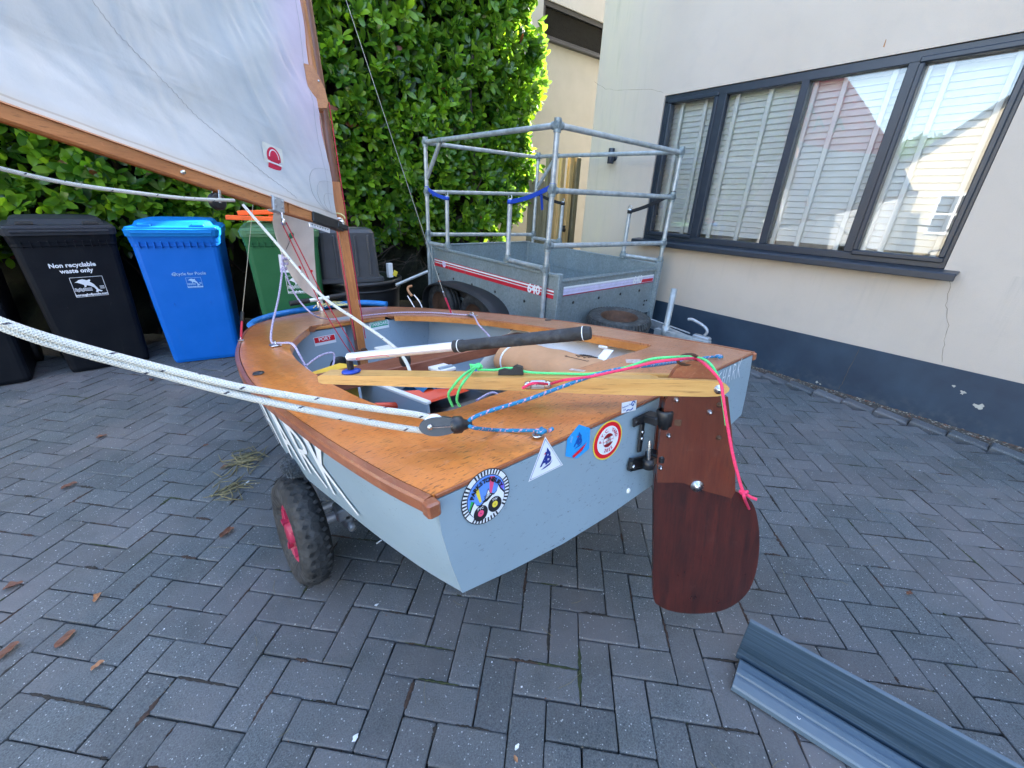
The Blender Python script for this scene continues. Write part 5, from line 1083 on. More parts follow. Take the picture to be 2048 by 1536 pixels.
emb([(.032 * cos(a), .014 + .042 * sin(a)) for a in [k * pi / 20 for k in range(21)]] + [(-.032, -.012), (.032, -.012)], 'emblem', crim, .009)
emb([(-.055, -.018), (.055, -.018), (.055, -.010), (-.055, -.010)], 'emblem', M['stwhite'], .0102)
emb([(-.055, -.050), (.055, -.050), (.048, -.020), (-.048, -.020)], 'emblem', crim, .0092)
for q in range(3): emb([(-.045, -.062 - q * .009), (.05, -.062 - q * .009), (.05, -.059 - q * .009), (-.045, -.059 - q * .009)], 'emblem_text', M['seamc'], .0092)
for (u0, v0, ch) in ((.30, .54, 'A'), (.14, .62, 'A'), (.56, .50, 'A')):
    ex = -(sailp(u0 + .02, v0) - sailp(u0, v0)).normalized(); ez = (sailp(u0, v0 + .02) - sailp(u0, v0)).normalized(); nz = ex.cross(ez).normalized()
    Rs = Matrix((ex, (ez - ex * ez.dot(ex)).normalized(), ex.cross((ez - ex * ez.dot(ex)).normalized()))).transposed(); text('sail_letter', ch, .24, M['ink'], dg_, sailp(u0, v0) - nrm_s * .016, Rs, ext=.001, offset=.006)
# jib
JT, JH, JC = Vector((0, 3.13, .10)), Vector((-.02, 2.26, 1.85)), Vector((-.285, 2.70, .462))
def jibp(u, v):
    a = JT.lerp(JH, v); b = JC.lerp(JH, v); p = a.lerp(b, u); n_ = (JC - JT).cross(JH - JT).normalized()
    fo = Vector((0, -.0, -.05)) * sin(pi * u) * (1 - v) ** 6
    return p + Vector((-.085, 0, 0)) * u * min(1, v * 7) * (1 - v) + n_ * (.05 * sin(pi * u) * (1 - v)) + fo + n_ * .006 * sin(12 * v + 9 * u)
m = MB(); m.grid(jibp, 12, 40); m.build('jib', M['jib'], dg_)
def jspot(u, v, r_, mat, name='telltale'):
    c = jibp(u, v); t1 = (jibp(u + .03, v) - c).normalized(); t2 = (jibp(u, v + .02) - c); t2 = (t2 - t1 * t2.dot(t1)).normalized(); n_ = t1.cross(t2)
    if n_.dot(Vector((-.3, -1, .5))) < 0: n_ = -n_
    m = MB(); m.add([c + n_ * .008 + t1 * x + t2 * z for x, z in disc(r_, 20)], [tuple(range(20))]); m.build(name, mat, dg_); return c + n_ * .008, t1, t2
c, t1, t2 = jspot(.50, .20, .022, M['stgreen']); m = MB(); m.tube(spline([c, c - t1 * .02 - t2 * .06, c - t1 * .035 - t2 * .13, c - t1 * .06 - t2 * .16, c - t1 * .075 - t2 * .12], 6), .0018, 5); m.build('telltale_yarn', M['ink'], dg_)
jspot(.40, .085, .020, M['stred']); jspot(.10, .12, .012, M['stred'])
m = MB(); m.tube([JT + Vector((0, .02, -.1)), JT, JH + Vector((.01, .0, .3))], .0028, 6); m.build('forestay', M['wire'], dg_)
m = MB(); m.box(JT + Vector((0, 0, -.03)), (.03, .04, .05), bev=.006); m.tube([JT + Vector((.02 * cos(a), .015 * sin(a) - .03, -.05)) for a in [k * .7 for k in range(9)]], .004, 6); m.build('tack_shackle', M['chrome'], dg_)
# shrouds
for a_, b_, c_ in (((-0.694, 2.168, 0.005), (-0.628, 2.411, 0.134), (-0.486, 2.649, 0.592)), ((0.574, 1.963, 0.005), (0.424, 1.791, 0.18), (0.432, 2.701, 2.07))):
    a_, b_, c_ = Vector(a_), Vector(b_), Vector(c_)
    d = (c_ - b_); e = b_ + d * 2.2 if c_.x < 0 else b_ + d * 1.6
    if c_.x < 0: e = Vector((.02, 2.28, 2.3))
    m = MB(); m.tube([b_, e], .0016, 6); m.build('shroud', M['wire'], dg_)
    m = MB(); m.tube([a_, a_.lerp(b_, .75)], .006, 8); m.build('shroud_lashing', M['pinkrope'] if c_.x > 0 else M['redrope'], dg_)
    m = MB(); m.tube([a_.lerp(b_, .65), b_], .009 if c_.x < 0 else .005, 8); m.build('shroud_adjuster', M['black'] if c_.x < 0 else M['chrome'], dg_)
    m = MB(); m.box(a_, (.03, .05, .008), bev=.003); m.tube([a_ + Vector((0, .01 * cos(q), .008 + .008 * sin(q))) for q in [k * .7 for k in range(9)]], .003, 6); m.build('chainplate', M['chrome'], dg_)
# block on the boom
bc = boomp(.56) - bu_ * .072
m = MB(); m.lathe([(0, -.014), (.030, -.014), (.036, -.010), (.028, -.003), (.028, .003), (.036, .010), (.030, .014), (0, .014)], bc, 'X', 24, R=RBm); m.build('boom_block', M['black'], dg_)
m = MB(); m.box(bc + bu_ * .02 - bs_ * .018, (.003, .012, .055), RBm, bev=.001); m.box(bc + bu_ * .02 + bs_ * .018, (.003, .012, .055), RBm, bev=.001); m.build('block_strap', M['chrome'], dg_)
# ================================================================ RUDDER AND TILLER
RO = Vector((0, -.06, 0)); Rr = Vector((sin(pi / 4), -cos(pi / 4), 0)); Rn = Vector((cos(pi / 4), sin(pi / 4), 0))
RR = Matrix((Rr, Vector((0, 0, 1)), Rr.cross(Vector((0, 0, 1))))).transposed()          # local x = aft, y = up, z = towards the camera side
rn2 = Rr.cross(Vector((0, 0, 1)))
def rp(s, z, t_=0.0): return RO + Rr * s + Vector((0, 0, z)) + rn2 * t_
blade = spline([Vector((x, y, 0)) for x, y in [(-0.028, -0.233), (-0.018, -0.433), (-0.008, -0.629), (0.014, -0.673), (0.066, -0.695), (0.14, -0.697), (0.212, -0.676), (0.263, -0.617), (0.281, -0.532), (0.277, -0.425), (0.26, -0.341), (0.239, -0.292), (0.206, -0.266), (0.174, -0.252)]], 4)
bp = [(p.x, p.y) for p in blade] + [(.165, -.15), (-.02, -.15)]
m = MB(); m.prism(bp, .016, RR, RO - rn2 * .008); rb = m.build('rudder_blade', M['mahog'], dg_)
stock = [(-0.007, 0.037), (0.136, 0.026), (0.156, -0.072), (0.178, -0.193), (0.184, -0.249), (0.177, -0.27), (0.146, -0.26), (0.093, -0.244), (0.045, -0.222), (-0.023, -0.222), (-0.028, -0.162), (-0.024, -0.07), (-0.016, 0.018)]
for off, nm in ((.012, 'front'), (-.026, 'back')):
    m = MB(); m.prism(stock[::-1], .014, RR, RO + rn2 * off); m.build('rudder_cheek', M['mahog2'], dg_)
m = MB(); m.prism([(-.02, -.1), (.13, -.1), (.125, .05), (-.015, .05)], .020, RR, RO - rn2 * .010); m.build('rudder_core', M['mahog'], dg_)
head = spline([Vector((x, y, 0)) for x, y in [(-0.006, 0.066), (0.008, 0.095), (0.035, 0.116), (0.062, 0.115), (0.095, 0.093), (0.119, 0.066)]], 4); m = MB(); m.prism([(p.x, p.y) for p in head][::-1], .020, RR, RO - rn2 * .010); m.build('rudder_head', M['rail'], dg_)
m = MB(); hc = (0.049, 0.123); pts = [rp(hc[0] - .012 + .026 * cos(a), hc[1] - .002 + .013 * sin(a), .01 * sin(a * .5)) for a in [k * .45 for k in range(14)]]; m.tube(pts, .0042, 8); m.build('shackle', M['uvdust'], dg_)
def bolt_at(px, rad, mat, t0=.0275, name='bolt', dome_=True):
    m = MB(); c = rp(px[0], px[1], t0); Rm = Matrix((Rr, Vector((0, 0, 1)), rn2)).transposed(); m.lathe([(rad, 0), (rad, .003), (rad * .5, .006), (rad * .45, .010), (0, .011)], c, 'Z', 18, R=Rm); m.build(name, mat, dg_)
bolt_at((0.082, -0.231), .017, M['chrome'], .027)
for p in [(0.01, 0.021), (0.116, 0.006), (0.124, -0.086), (-0.003, -0.079), (-0.018, -0.174), (0.095, -0.014)]: bolt_at(p, .0065, M['uvdust'] if p[0] > .1 else M['chrome'], .0265, 'screw')
# tiller: two parallel cheeks at the rudder head, one solid stick beyond
TA, TB = (.150, .046), (-.945, .096)
def tl(s): k = (TA[0] - s) / (TA[0] - TB[0]); return TA[1] + (TB[1] - TA[1]) * k
def tprof(ss, t0, th, name):
    top = [(s, tl(s) + h) for s, h in ss]; bot = [(s, tl(s) - h * .95) for s, h in ss]
    m = MB(); m.prism(top + bot[::-1] if False else (bot + top[::-1])[::-1], th, RR, RO + rn2 * t0); return m.build(name, M['ash'], dg_)
tprof([(.136, .004), (.127, .014), (.110, .020), (.08, .022), (-.05, .023), (-.25, .022)], .0145, .014, 'tiller_cheek')
tprof([(.136, .004), (.127, .014), (.110, .020), (.08, .022), (-.05, .023), (-.25, .022)], -.0285, .014, 'tiller_cheek')
tprof([(-.03, .018), (-.05, .0215), (-.25, .021), (-.50, .017), (-.80, .014), (-.935, .013), (-.945, .008)], -.028, .056, 'tiller')
bolt_at((.110, tl(.110)), .012, M['chrome'], .0288)
for (x, y, w) in ((1058, 764, .02), (1096, 770, .02)): pass
cc = (-0.342, 0.056); m = MB(); q = rp(cc[0], tl(cc[0]) + .002, .033); m.bar(q - Rr * .034, q + Rr * .034, .014, .012, up=rn2, bev=.003); m.bar(q - Rr * .020, q + Rr * .020, .024, .008, up=rn2, bev=.003)
for sgn in (-1, 1): m.lathe([(0, 0), (.010, 0), (.010, .012), (.006, .014), (0, .014)], q + Rr * .026 * sgn - rn2 * .004, 'Z', 12, R=Matrix((Rr, Vector((0, 0, 1)), rn2)).transposed())
m.build('deck_cleat', M['chrome'], dg_)
c2 = (-0.414, 0.101); m = MB(); q = rp(c2[0], tl(c2[0]) + .024); m.prism([(-.034, -.004), (.034, -.004), (.032, .010), (.016, .014), (0, .010), (-.016, .020), (-.032, .014)], .022, Matrix((-Rr, Vector((0, 0, 1)), -rn2)).transposed(), q + rn2 * .011); m.build('clam_cleat', M['black'], dg_)
# universal joint and extension
pj = (-0.86, 0.108); pj = (pj[0], tl(pj[0]) + .014)
m = MB(); m.lathe([(0, 0), (.024, 0), (.026, .003), (.024, .007), (.012, .009), (0, .009)], rp(pj[0], pj[1]), 'Z', 24); m.build('joint_disc', plain('joint_blue', (.01, .05, .36), .4), dg_)
E0 = rp(pj[0], pj[1] + .044); E1 = Vector((-0.283, -0.031, 0.232)); ed = (E1 - E0)
m = MB(); m.tube([rp(pj[0], pj[1] + .01), rp(pj[0], pj[1] + .035), E0 + ed * .02], .009, 8); m.build('rubber_joint', M['black'], dg_)
m = MB(); m.tube([E0, E0 + ed * .55], .0115, 16); ex_ = m.build('tiller_extension', M['alu'], dg_)
m = MB(); m.tube([E0 + ed * q for q in (.50, .503, .54, .545, .96, .965, .985, 1.0)], [.0125, .0150, .0150, .0135, .0148, .0155, .0155, .013], 18); m.build('extension_grip', M['handle'], dg_)
m = MB()
for q in (.523, .975): m = MB(); m.tube([E0 + ed * q, E0 + ed * (q + .0025)], .0159, 18); m.build('grip_ring', M['stwhite'], dg_)
sd = ed.normalized(); su = (camloc - (BM @ E0)); su = BM.to_3x3().transposed() @ su; su = (su - sd * su.dot(sd)).normalized(); ss_ = sd.cross(su)
m = MB()
def onext(a, w): p = E0 + ed * a + (su * cos(w) + ss_ * sin(w)) * .0119; return p
m.tube([onext(.05, .75), onext(.06, .35), onext(.20, .35), onext(.215, .75)], .0008, 4); m.tube([onext(.05, .75), onext(.07, .72)], .001, 4); m.build('extension_print', M['stred'], dg_)
# pintles and gudgeons
PN = (-0.057, -0.045); print('PIN', PN)
m = MB(); m.lathe([(0, -.028), (.014, -.028), (.014, -.018), (.020, -.018), (.022, .02), (.019, .024), (.017, .024)], (-.02, -.062, -.035), 'Z', 18); m.box((-.055, -.016, -.040), (.075, .008, .026), bev=.003); m.box((-.03, -.035, -.04), (.04, .045, .024), bev=.004); m.lathe([(0, -.004), (.007, -.004), (.007, 0)], (-.082, -.018, -.040), 'Y', 10); m.build('gudgeon', M['black'], dg_)
m = MB(); m.box((-.052, -.015, -.095), (.020, .007, .085), Matrix.Rotation(.12, 3, 'Y'), bev=.004); m.box((-.062, -.016, -.170), (.085, .009, .036), Matrix.Rotation(.25, 3, 'Y'), bev=.008); m.box((-.02, -.045, -.152), (.03, .055, .022), bev=.004); m.lathe([(0, -.022), (.015, -.022), (.015, .004), (0, .004)], (PN[0], PN[1], -.152), 'Z', 16); m.build('gudgeon', M['black'], dg_)
m = MB(); m.tube([(PN[0], PN[1], -.150), (PN[0], PN[1], -.105), (PN[0], PN[1], -.092)], [.0055, .0055, .002], 10); m.build('pintle_pin', M['chrome'], dg_)
m = MB(); m.bar((PN[0], PN[1], -.160), rp(-.028, -.158, .01), .020, .020, bev=.003); m.bar((-.02, -.062, -.04), rp(.03, -.045, .02), .016, .022, bev=.003); m.bar((.0, -.07, -.02), (.0, -.07, -.22), .020, .012); m.build('rudder_strap', M['uvdust'], dg_)
m = MB()
for z in (-.078, -.097): m.lathe([(0, -.004), (.005, -.004), (.005, 0)], (-.052 + (z + .09) * .1, -.018, z), 'Y', 8)
m.lathe([(0, -.004), (.006, -.004), (.006, 0)], (-.088, -.020, -.168), 'Y', 8); m.build('screw', M['chrome'], dg_)
p_ = (-0.088, -0.01, -0.261); m = MB(); m.lathe([(0, -.004), (.006, -.004), (.008, 0)], (p_[0] + .0, -.0065, p_[2] + .012), 'Y', 16); m.build('drain_bung', M['inwhite'], dg_)
# ================================================================ TRANSOM STICKERS
TY0 = -.0075
def spoly(pts, mat, y, name='sticker'):
    m = MB(); n = len(pts); m.add([(x, y, z) for x, z in pts], [tuple(range(n))]); return m.build(name, mat, dg_)
def circ(c, r_, n=48, a0=0, a1=2 * pi): return [(c[0] + r_ * cos(a0 + (a1 - a0) * k / n), c[1] + r_ * sin(a0 + (a1 - a0) * k / n)) for k in range(n)]
c0 = (-0.563, -0.049); r0 = 0.058
spoly(circ(c0, r0), M['ink'], TY0); spoly(circ(c0, r0 * .97), M['stwhite'], TY0 - .0004)
for k in range(44):
    if k % 11 in (4, 5): continue
    a = 2 * pi * k / 44; d = .035; spoly([(c0[0] + r0 * q * cos(a + s), c0[1] + r0 * q * sin(a + s)) for q, s in ((.80, -d), (.97, -d), (.97, d), (.80, d))], M['ink'], TY0 - .0007, 'sticker_tick')
spoly(circ(c0, r0 * .795), M['ink'], TY0 - .0008); spoly(circ(c0, r0 * .77), M['stperi'], TY0 - .0011)
def pc(x, z): return (c0[0] + x * r0, c0[1] + z * r0)
spoly([pc(*q) for q in ((-.30, -.1), (-.22, -.1), (-.30, .52), (-.46, .44))], M['styel'], TY0 - .0014, 'sticker_beam'); spoly([pc(*q) for q in ((.12, 0), (.20, 0), (.40, .62), (.18, .70))], M['stpink'], TY0 - .0014, 'sticker_beam')
spoly([pc(*q) for q in ((-.74, -.20), (-.58, -.30), (-.50, .0), (-.62, .10))], plain('print_green', (.03, .45, .10), .4), TY0 - .0014, 'sticker_beam'); spoly([pc(*q) for q in ((.52, .0), (.66, -.1), (.76, .14), (.62, .34))], plain('print_violet', (.18, .10, .60), .4), TY0 - .0014, 'sticker_beam')
tent = [(-.72, -.30), (-.62, -.12), (-.52, .02), (-.44, -.14), (-.28, -.22), (-.10, -.12), (.0, .12), (.08, .28), (.14, .08), (.30, -.02), (.44, .08), (.52, .26), (.58, .10), (.74, -.12), (.72, -.30), (.60, -.50), (.38, -.68), (0, -.77), (-.38, -.68), (-.60, -.50)]
spoly([pc(x * 1.03, z + .012) for x, z in tent][::-1], M['ink'], TY0 - .0017, 'sticker_tent'); spoly([pc(x * .97, z - .03) for x, z in tent][::-1], M['stwhite'], TY0 - .0020, 'sticker_tent')
for cx, cz, mt, lab in ((-.30, -.50, 'stpink', 'PYC'), (.30, -.42, 'styel', 'YW')):
    cc_ = pc(cx, cz); spoly(circ(cc_, r0 * .29, 32), M['ink'], TY0 - .0023, 'sticker_record'); spoly(circ(cc_, r0 * .12, 20), M[mt], TY0 - .0026, 'sticker_record'); spoly(circ(cc_, r0 * .02, 8), M['ink'], TY0 - .0029, 'sticker_record'); text('lettering', lab, r0 * .14, M['stwhite'], dg_, (cc_[0], TY0 - .0030, cc_[1] + r0 * .19), RXZ, ext=.0001)
spoly([pc(*q) for q in ((-.18, -.10), (.20, .03), (.24, -.02), (.0, -.16), (-.16, -.17))], M['ink'], TY0 - .0023, 'sticker_boat'); text('lettering', '2023', r0 * .13, M['ink'], dg_, (*[pc(.0, .05)[0]], TY0 - .0023, pc(0, .03)[1]), Matrix.Rotation(-.1, 3, 'Y') @ RXZ, ext=.0001)
wd = 'PARKSTONBURY'
for k, ch in enumerate(wd):
    a = radians(160 - k * 140 / (len(wd) - 1)); text('lettering', ch, r0 * .225, M['ink'], dg_, (c0[0] + r0 * .62 * cos(a), TY0 - .0032, c0[1] + r0 * .62 * sin(a)), Matrix.Rotation(-(a - pi / 2), 3, 'Y') @ RXZ, ext=.0001, offset=.0005)
def sw(word, c, rad, a0, a1, size, mat, y, off=.0003, sgn=1):
    for k, ch in enumerate(word):
        if ch == ' ': continue
        a = radians(a0 + (a1 - a0) * k / max(1, len(word) - 1)); text('lettering', ch, size, mat, dg_, (c[0] + rad[0] * cos(a), y, c[1] + rad[1] * sin(a)), Matrix.Rotation(-(a - pi / 2) + (pi if sgn < 0 else 0), 3, 'Y') @ RXZ, ext=.0001, offset=off)
# white triangle
tri = [(-0.401, 0.024), (-0.348, -0.065), (-0.454, -0.064)]
spoly(tri[::-1], M['stwhite'], TY0); tc = (sum(p[0] for p in tri) / 3, sum(p[1] for p in tri) / 3)
ti = [(tc[0] + (p[0] - tc[0]) * .90, tc[1] + (p[1] - tc[1]) * .90) for p in tri]; m = MB(); m.tube([(x, TY0 - .0004, z) for x, z in ti], .0005, 4, closed=True); m.build('sticker_line', M['navy'], dg_)
def ABlogo(c, s, mat1, mat2, y):
    text('lettering', 'A', s * .95, mat1, dg_, (c[0] - s * .30, y, c[1] - s * .06), RXZ, ext=.0001, shear=.35, offset=.0012); text('lettering', 'B', s * 1.25, mat1, dg_, (c[0] + s * .16, y - .0003, c[1] + s * .10), RXZ, ext=.0001, offset=.0016, sx=.85)
    spoly([(c[0] + x * s, c[1] + z * s) for x, z in ((.02, .55), (.08, .95), (.22, .75), (.36, .48), (.22, .50))][::-1], mat1, y - .0005, 'sticker_sail')
    spoly([(c[0] + x * s, c[1] + z * s) for x, z in ((-.62, -.62), (-.2, -.50), (.3, -.40), (.62, -.22), (.30, -.52), (-.2, -.62))], mat1, y - .0005, 'sticker_wave')
    spoly([(c[0] + x * s, c[1] + z * s) for x, z in ((-.28, .52), (-.06, .60), (-.08, .46))], mat2, y - .0005, 'sticker_flag')
ABlogo((tc[0] + .001, tc[1] + .004), .030, M['navy'], M['stred'], TY0 - .001)
hexp = [(-0.294, 0.018), (-0.254, -0.004), (-0.257, -0.057), (-0.3, -0.067), (-0.34, -0.046), (-0.333, -0.005)]
spoly(hexp[::-1], M['stblue'], TY0); hc_ = (sum(p[0] for p in hexp) / 6, sum(p[1] for p in hexp) / 6); db = plain('print_deep_blue', (.005, .08, .36), .4); ABlogo((hc_[0], hc_[1] + .004), .024, db, M['stred'], TY0 - .001)
spoly([(hc_[0] + x, hc_[1] + z) for x, z in ((-.022, -.026), (.022, -.012), (.030, -.008), (.012, -.024), (-.018, -.033))], M['stred'], TY0 - .0018, 'sticker_swoosh'); text('lettering', '2022', .008, M['bluesheen'], dg_, (hc_[0] - .024, TY0 - .001, hc_[1] + .016), Matrix.Rotation(-1.2, 3, 'Y') @ RXZ, ext=.0001)
# red ring
cr = (-0.186, -0.059); rx = 0.058; rz = 0.051
el = lambda q, n=48, a0=0, a1=2 * pi: [(cr[0] + rx * q * cos(a0 + (a1 - a0) * k / n), cr[1] + rz * q * sin(a0 + (a1 - a0) * k / n)) for k in range(n + (1 if a1 - a0 < 6 else 0))]
spoly(el(1), M['styel'], TY0); spoly(el(.93), M['stred'], TY0 - .0004); spoly(el(.73), M['stwhite'], TY0 - .0008); spoly(el(.36), plain('print_dark_red', (.28, .004, .01), .4), TY0 - .0012)
spoly([(cr[0] + x * rx, cr[1] + z * rz) for x, z in ((-.33, -.15), (.33, -.15), (.33, .15), (-.33, .15))], M['stwhite'], TY0 - .0016); m = MB(); m.tube([(cr[0] - .33 * rx, TY0 - .002, cr[1]), (cr[0] + .33 * rx, TY0 - .002, cr[1])], .0006, 4); m.build('sticker_line', M['stred'], dg_)
text('lettering', '180', rx * .20, M['ink'], dg_, (cr[0], TY0 - .002, cr[1] + rz * .08), RXZ, ext=.0001); text('lettering', 'BLUE', rx * .16, M['ink'], dg_, (cr[0], TY0 - .002, cr[1] - rz * .075), RXZ, ext=.0001)
sw('P.Y.C. YARD', cr, (rx * .54, rz * .54), 170, 10, rx * .22, crim, TY0 - .002); sw('2025', cr, (rx * .53, rz * .53), 245, 295, rx * .22, crim, TY0 - .002, sgn=-1)
# small wave label
wl_ = [(-0.133, 0.026), (-0.068, 0.016), (-0.07, -0.012), (-0.133, -0.003)]; spoly(wl_[::-1], M['stwhite'], TY0); wc = (sum(p[0] for p in wl_) / 4, sum(p[1] for p in wl_) / 4)
m = MB(); m.tube([(wc[0] + .016 + .009 * (1 - k / 14) * cos(k * .6), TY0 - .0005, wc[1] + .003 + .009 * (1 - k / 14) * sin(k * .6)) for k in range(12)], .0016, 4); m.tube([(wc[0] - .012 + k * .004, TY0 - .0005, wc[1] - .009 + .002 * sin(k)) for k in range(8)], .0016, 4); m.build('sticker_wave', db, dg_); text('lettering', 'Parkstone Yacht', .0065, db, dg_, (wc[0] - .008, TY0 - .0005, wc[1] + .005), RXZ, ext=.0001); text('lettering', 'Club', .0065, db, dg_, (wc[0] - .020, TY0 - .0005, wc[1] - .003), RXZ, ext=.0001)
# name in brushed white letters: starboard end of the transom and along the port topside
def strokes(segs, name, fn, w, wz=None):
    """flat brushed strokes lying on a surface given by fn(x, z)"""
    m = MB(); wz = wz or w
    for poly in segs:
        P = [Vector(q) for q in poly]; n = len(P); vs = []
        for k in range(n):
            d = (P[min(k + 1, n - 1)] - P[max(k - 1, 0)]).normalized(); nn = Vector((-d.y, d.x)); f = 1.0 - .6 * k / max(1, n - 1)
            vs += [fn(P[k].x + nn.x * w * f, P[k].y + nn.y * wz * f), fn(P[k].x - nn.x * w * f, P[k].y - nn.y * wz * f)]
        m.add(vs, [(q * 2, q * 2 + 1, q * 2 + 3, q * 2 + 2) for q in range(n - 1)])
    return m.build(name, M['stwhite'], dg_)
L_S = [[(.9, 1.0), (.35, .85), (.25, .6), (.6, .45), (.55, .1), (.0, -.05)]]; L_H = [[(.25, 1.0), (.05, -.1)], [(.85, 1.0), (.62, 0)], [(.1, .5), (.8, .58)]]; L_A = [[(.5, 1.05), (.05, 0)], [(.5, 1.05), (.8, -.05)], [(.2, .4), (.75, .45)]]; L_R = [[(.2, 1.0), (.1, 0)], [(.2, 1.0), (.75, .85), (.7, .6), (.2, .5)], [(.35, .5), (.85, -.05)]]; L_K = [[(.2, 1.0), (.1, -.1)], [(.9, 1.1), (.2, .45)], [(.25, .5), (1.0, -.15)]]; L_E = [[(.2, 1), (.15, 0)], [(.2, 1), (.8, 1)], [(.15, .5), (.7, .52)], [(.15, 0), (.8, 0)]]
xa_, xb_ = (0.388, 0.579); za_ = -0.077; zb_ = -0.021
for k, L in enumerate((L_K, L_S, L_H, L_A, L_R, L_K)):
    cw = (xb_ - xa_) / 5; ox = xa_ + (k - 1) * cw - (.3 * cw if k == 0 else 0)
    strokes(L, 'name_letter', lambda x, z, ox=ox: (ox + (x * .8 + (z - .5) * .15) * cw, TY0 - .001, za_ + (zb_ - za_) * z + .003 * k), .09, .05)
def porthull(x, z):        # x runs aft along the port side, z 0..1 between chine and rail
    y = x; xx = -[q for q in [inner_half(y)]][0]; kx = min(range(len(star_) - 1), key=lambda k: abs(star_[k].y - y)); 
    a, b = star_[kx], star_[min(kx + 1, len(star_) - 1)]; 
    if b.y < y and kx + 2 < len(star_): a, b = b, star_[kx + 2]
    f = 0 if abs(b.y - a.y) < 1e-6 else (y - a.y) / (b.y - a.y); hw_ = a.x + (b.x - a.x) * f
    c = chine(-hw_, y); t_ = 1 - z; d = Vector((-hw_, y, -.0095)).lerp(Vector(c), t_); return d + Vector((-.009, 0, 0))
for k, L in enumerate((L_S, L_H, L_A, L_R, L_K)):
    y0 = (1.44, 1.20, .98, .79, .61)[k]; wL = .17; za, zh = (.26, .58) if k < 4 else (.28, .60)
    LL = [[(q.x, q.y) for q in spline([Vector((x, z, 0)) for x, z in P_], 3)] for P_ in L]
    strokes(LL, 'name_letter', lambda x, z, y0=y0, wL=wL, za=za, zh=zh: porthull(y0 - x * wL - (.05 * (1 - z)), za + zh * z), .15, .07)
# tape remnants on the deck
for a, b, w in (((-0.164, 0.298, 0.002), (-0.012, 0.1, 0.001), .030), ((0.281, 0.275, 0.001), (0.314, 0.234, 0.001), .05), ((0.072, 0.358, 0.001), (0.087, 0.303, 0.001), .02)):
    m = MB(); a, b = Vector(a), Vector(b); m.bar(a, b, w, .0006); m.build('tape_residue', plain('tape_residue', (.50, .40, .36), .6, var=.4, scale=90, bs=.6) if 'tape' not in M else M['tape'], dg_)
p_ = (-0.752, 1.229, 0.003); m = MB(); m.lathe([(.008, .001), (.010, .006), (.018, .006), (.021, 0)], p_, 'Z', 22); m.build('grommet', M['black'], dg_)
p_ = (0.767, 1.177, 0.002); m = MB(); m.lathe([(.0, .003), (.018, .003), (.021, 0)], p_, 'Z', 18); m.build('grommet', M['black'], dg_)
for p_ in ((-0.585, 1.808, 0.006), (0.598, 1.738, 0.006)): m = MB(); m.box(p_, (.05, .075, .008), bev=.003); m.tube([Vector(p_) + Vector((.0, .02 * cos(q), .008 + .014 * sin(q))) for q in [k * pi / 6 for k in range(7)]], .004, 6); m.build('fairlead', M['chrome'], dg_)
for p_ in ((-0.383, 0.038, 0.004), (0.537, 0.058, 0.004)): m = MB(); m.lathe([(.006, 0), (.013, 0), (.012, .004), (.007, .004)], p_, 'Z', 14, close=True); m.build('eyelet', M['chrome'], dg_)
# ================================================================ ROPES
def rope(pts, r_, mat, name, n=10, sub=8, mult=None):
    m = MB(); P = spline([Vector(p) for p in pts], sub); m.tube(P, r_, n); return m.build(name, mat, dg_)
def knot(c, s, r_, mat, name='knot', seed=1):
    q = random.Random(seed); c = Vector(c); pts = [c + Vector((s * sin(2.3 * k + seed) * .8, s * cos(1.7 * k + seed) * .8, s * sin(3.1 * k) * .7)) for k in range(11)]; m = MB(); m.tube(spline(pts, 6), r_, 8); return m.build(name, mat, dg_)
RD = .0070
dl = lambda t_: None
rope([(-0.558, 0.126, 0.065), (-0.578, 0.146, 0.074), (-0.608, 0.166, 0.088), (-0.684, 0.206, 0.113), (-0.778, 0.255, 0.146), (-0.844, 0.291, 0.17), (-0.906, 0.324, 0.195), (-1.008, 0.379, 0.245), (-1.103, 0.41, 0.299), (-1.163, 0.428, 0.34), (-1.257, 0.498, 0.409), (-1.505, 0.925, 0.538)], RD, M['sheet'], 'mainsheet', 12)
rope([(-0.582, 0.148, 0.047), (-0.615, 0.168, 0.055), (-0.689, 0.205, 0.083), (-0.782, 0.255, 0.122), (-0.847, 0.292, 0.15), (-0.909, 0.327, 0.179), (-1.011, 0.383, 0.233), (-1.106, 0.415, 0.288), (-1.167, 0.437, 0.331), (-1.264, 0.513, 0.398), (-1.516, 0.942, 0.527)], RD, M['sheet'], 'mainsheet', 12)
rope([(-1.531, 1.409, 0.844), (-1.368, 1.404, 0.756), (-1.256, 1.475, 0.725), (-1.121, 1.532, 0.698), (-0.953, 1.579, 0.682), (-0.797, 1.64, 0.675), (-0.672, 1.704, 0.681), (-0.624, 1.748, 0.686)], RD, M['sheet'], 'mainsheet', 10)
rope([(-0.595, 1.73, 0.666), (-0.523, 1.525, 0.473), (-0.458, 1.284, 0.275), (-0.403, 1.066, 0.181), (-0.372, 0.911, 0.126), (-0.359, 0.789, 0.084)], .0062, M['sheet'], 'mainsheet', 10)
rope([(-0.357, 0.785, 0.079), (-0.375, 0.695, 0.052), (-0.383, 0.655, 0.008)], .006, M['sheet'], 'mainsheet', 8)
m = MB(); p_ = Vector((-0.358, 0.785, 0.077)); m.box(p_, (.05, .05, .02), bev=.006); m.lathe([(0, -.012), (.025, -.012), (.028, 0), (.025, .012), (0, .012)], p_ + Vector((.02, .01, -.03)), 'X', 16); m.build('swivel_cleat', M['black'], dg_)
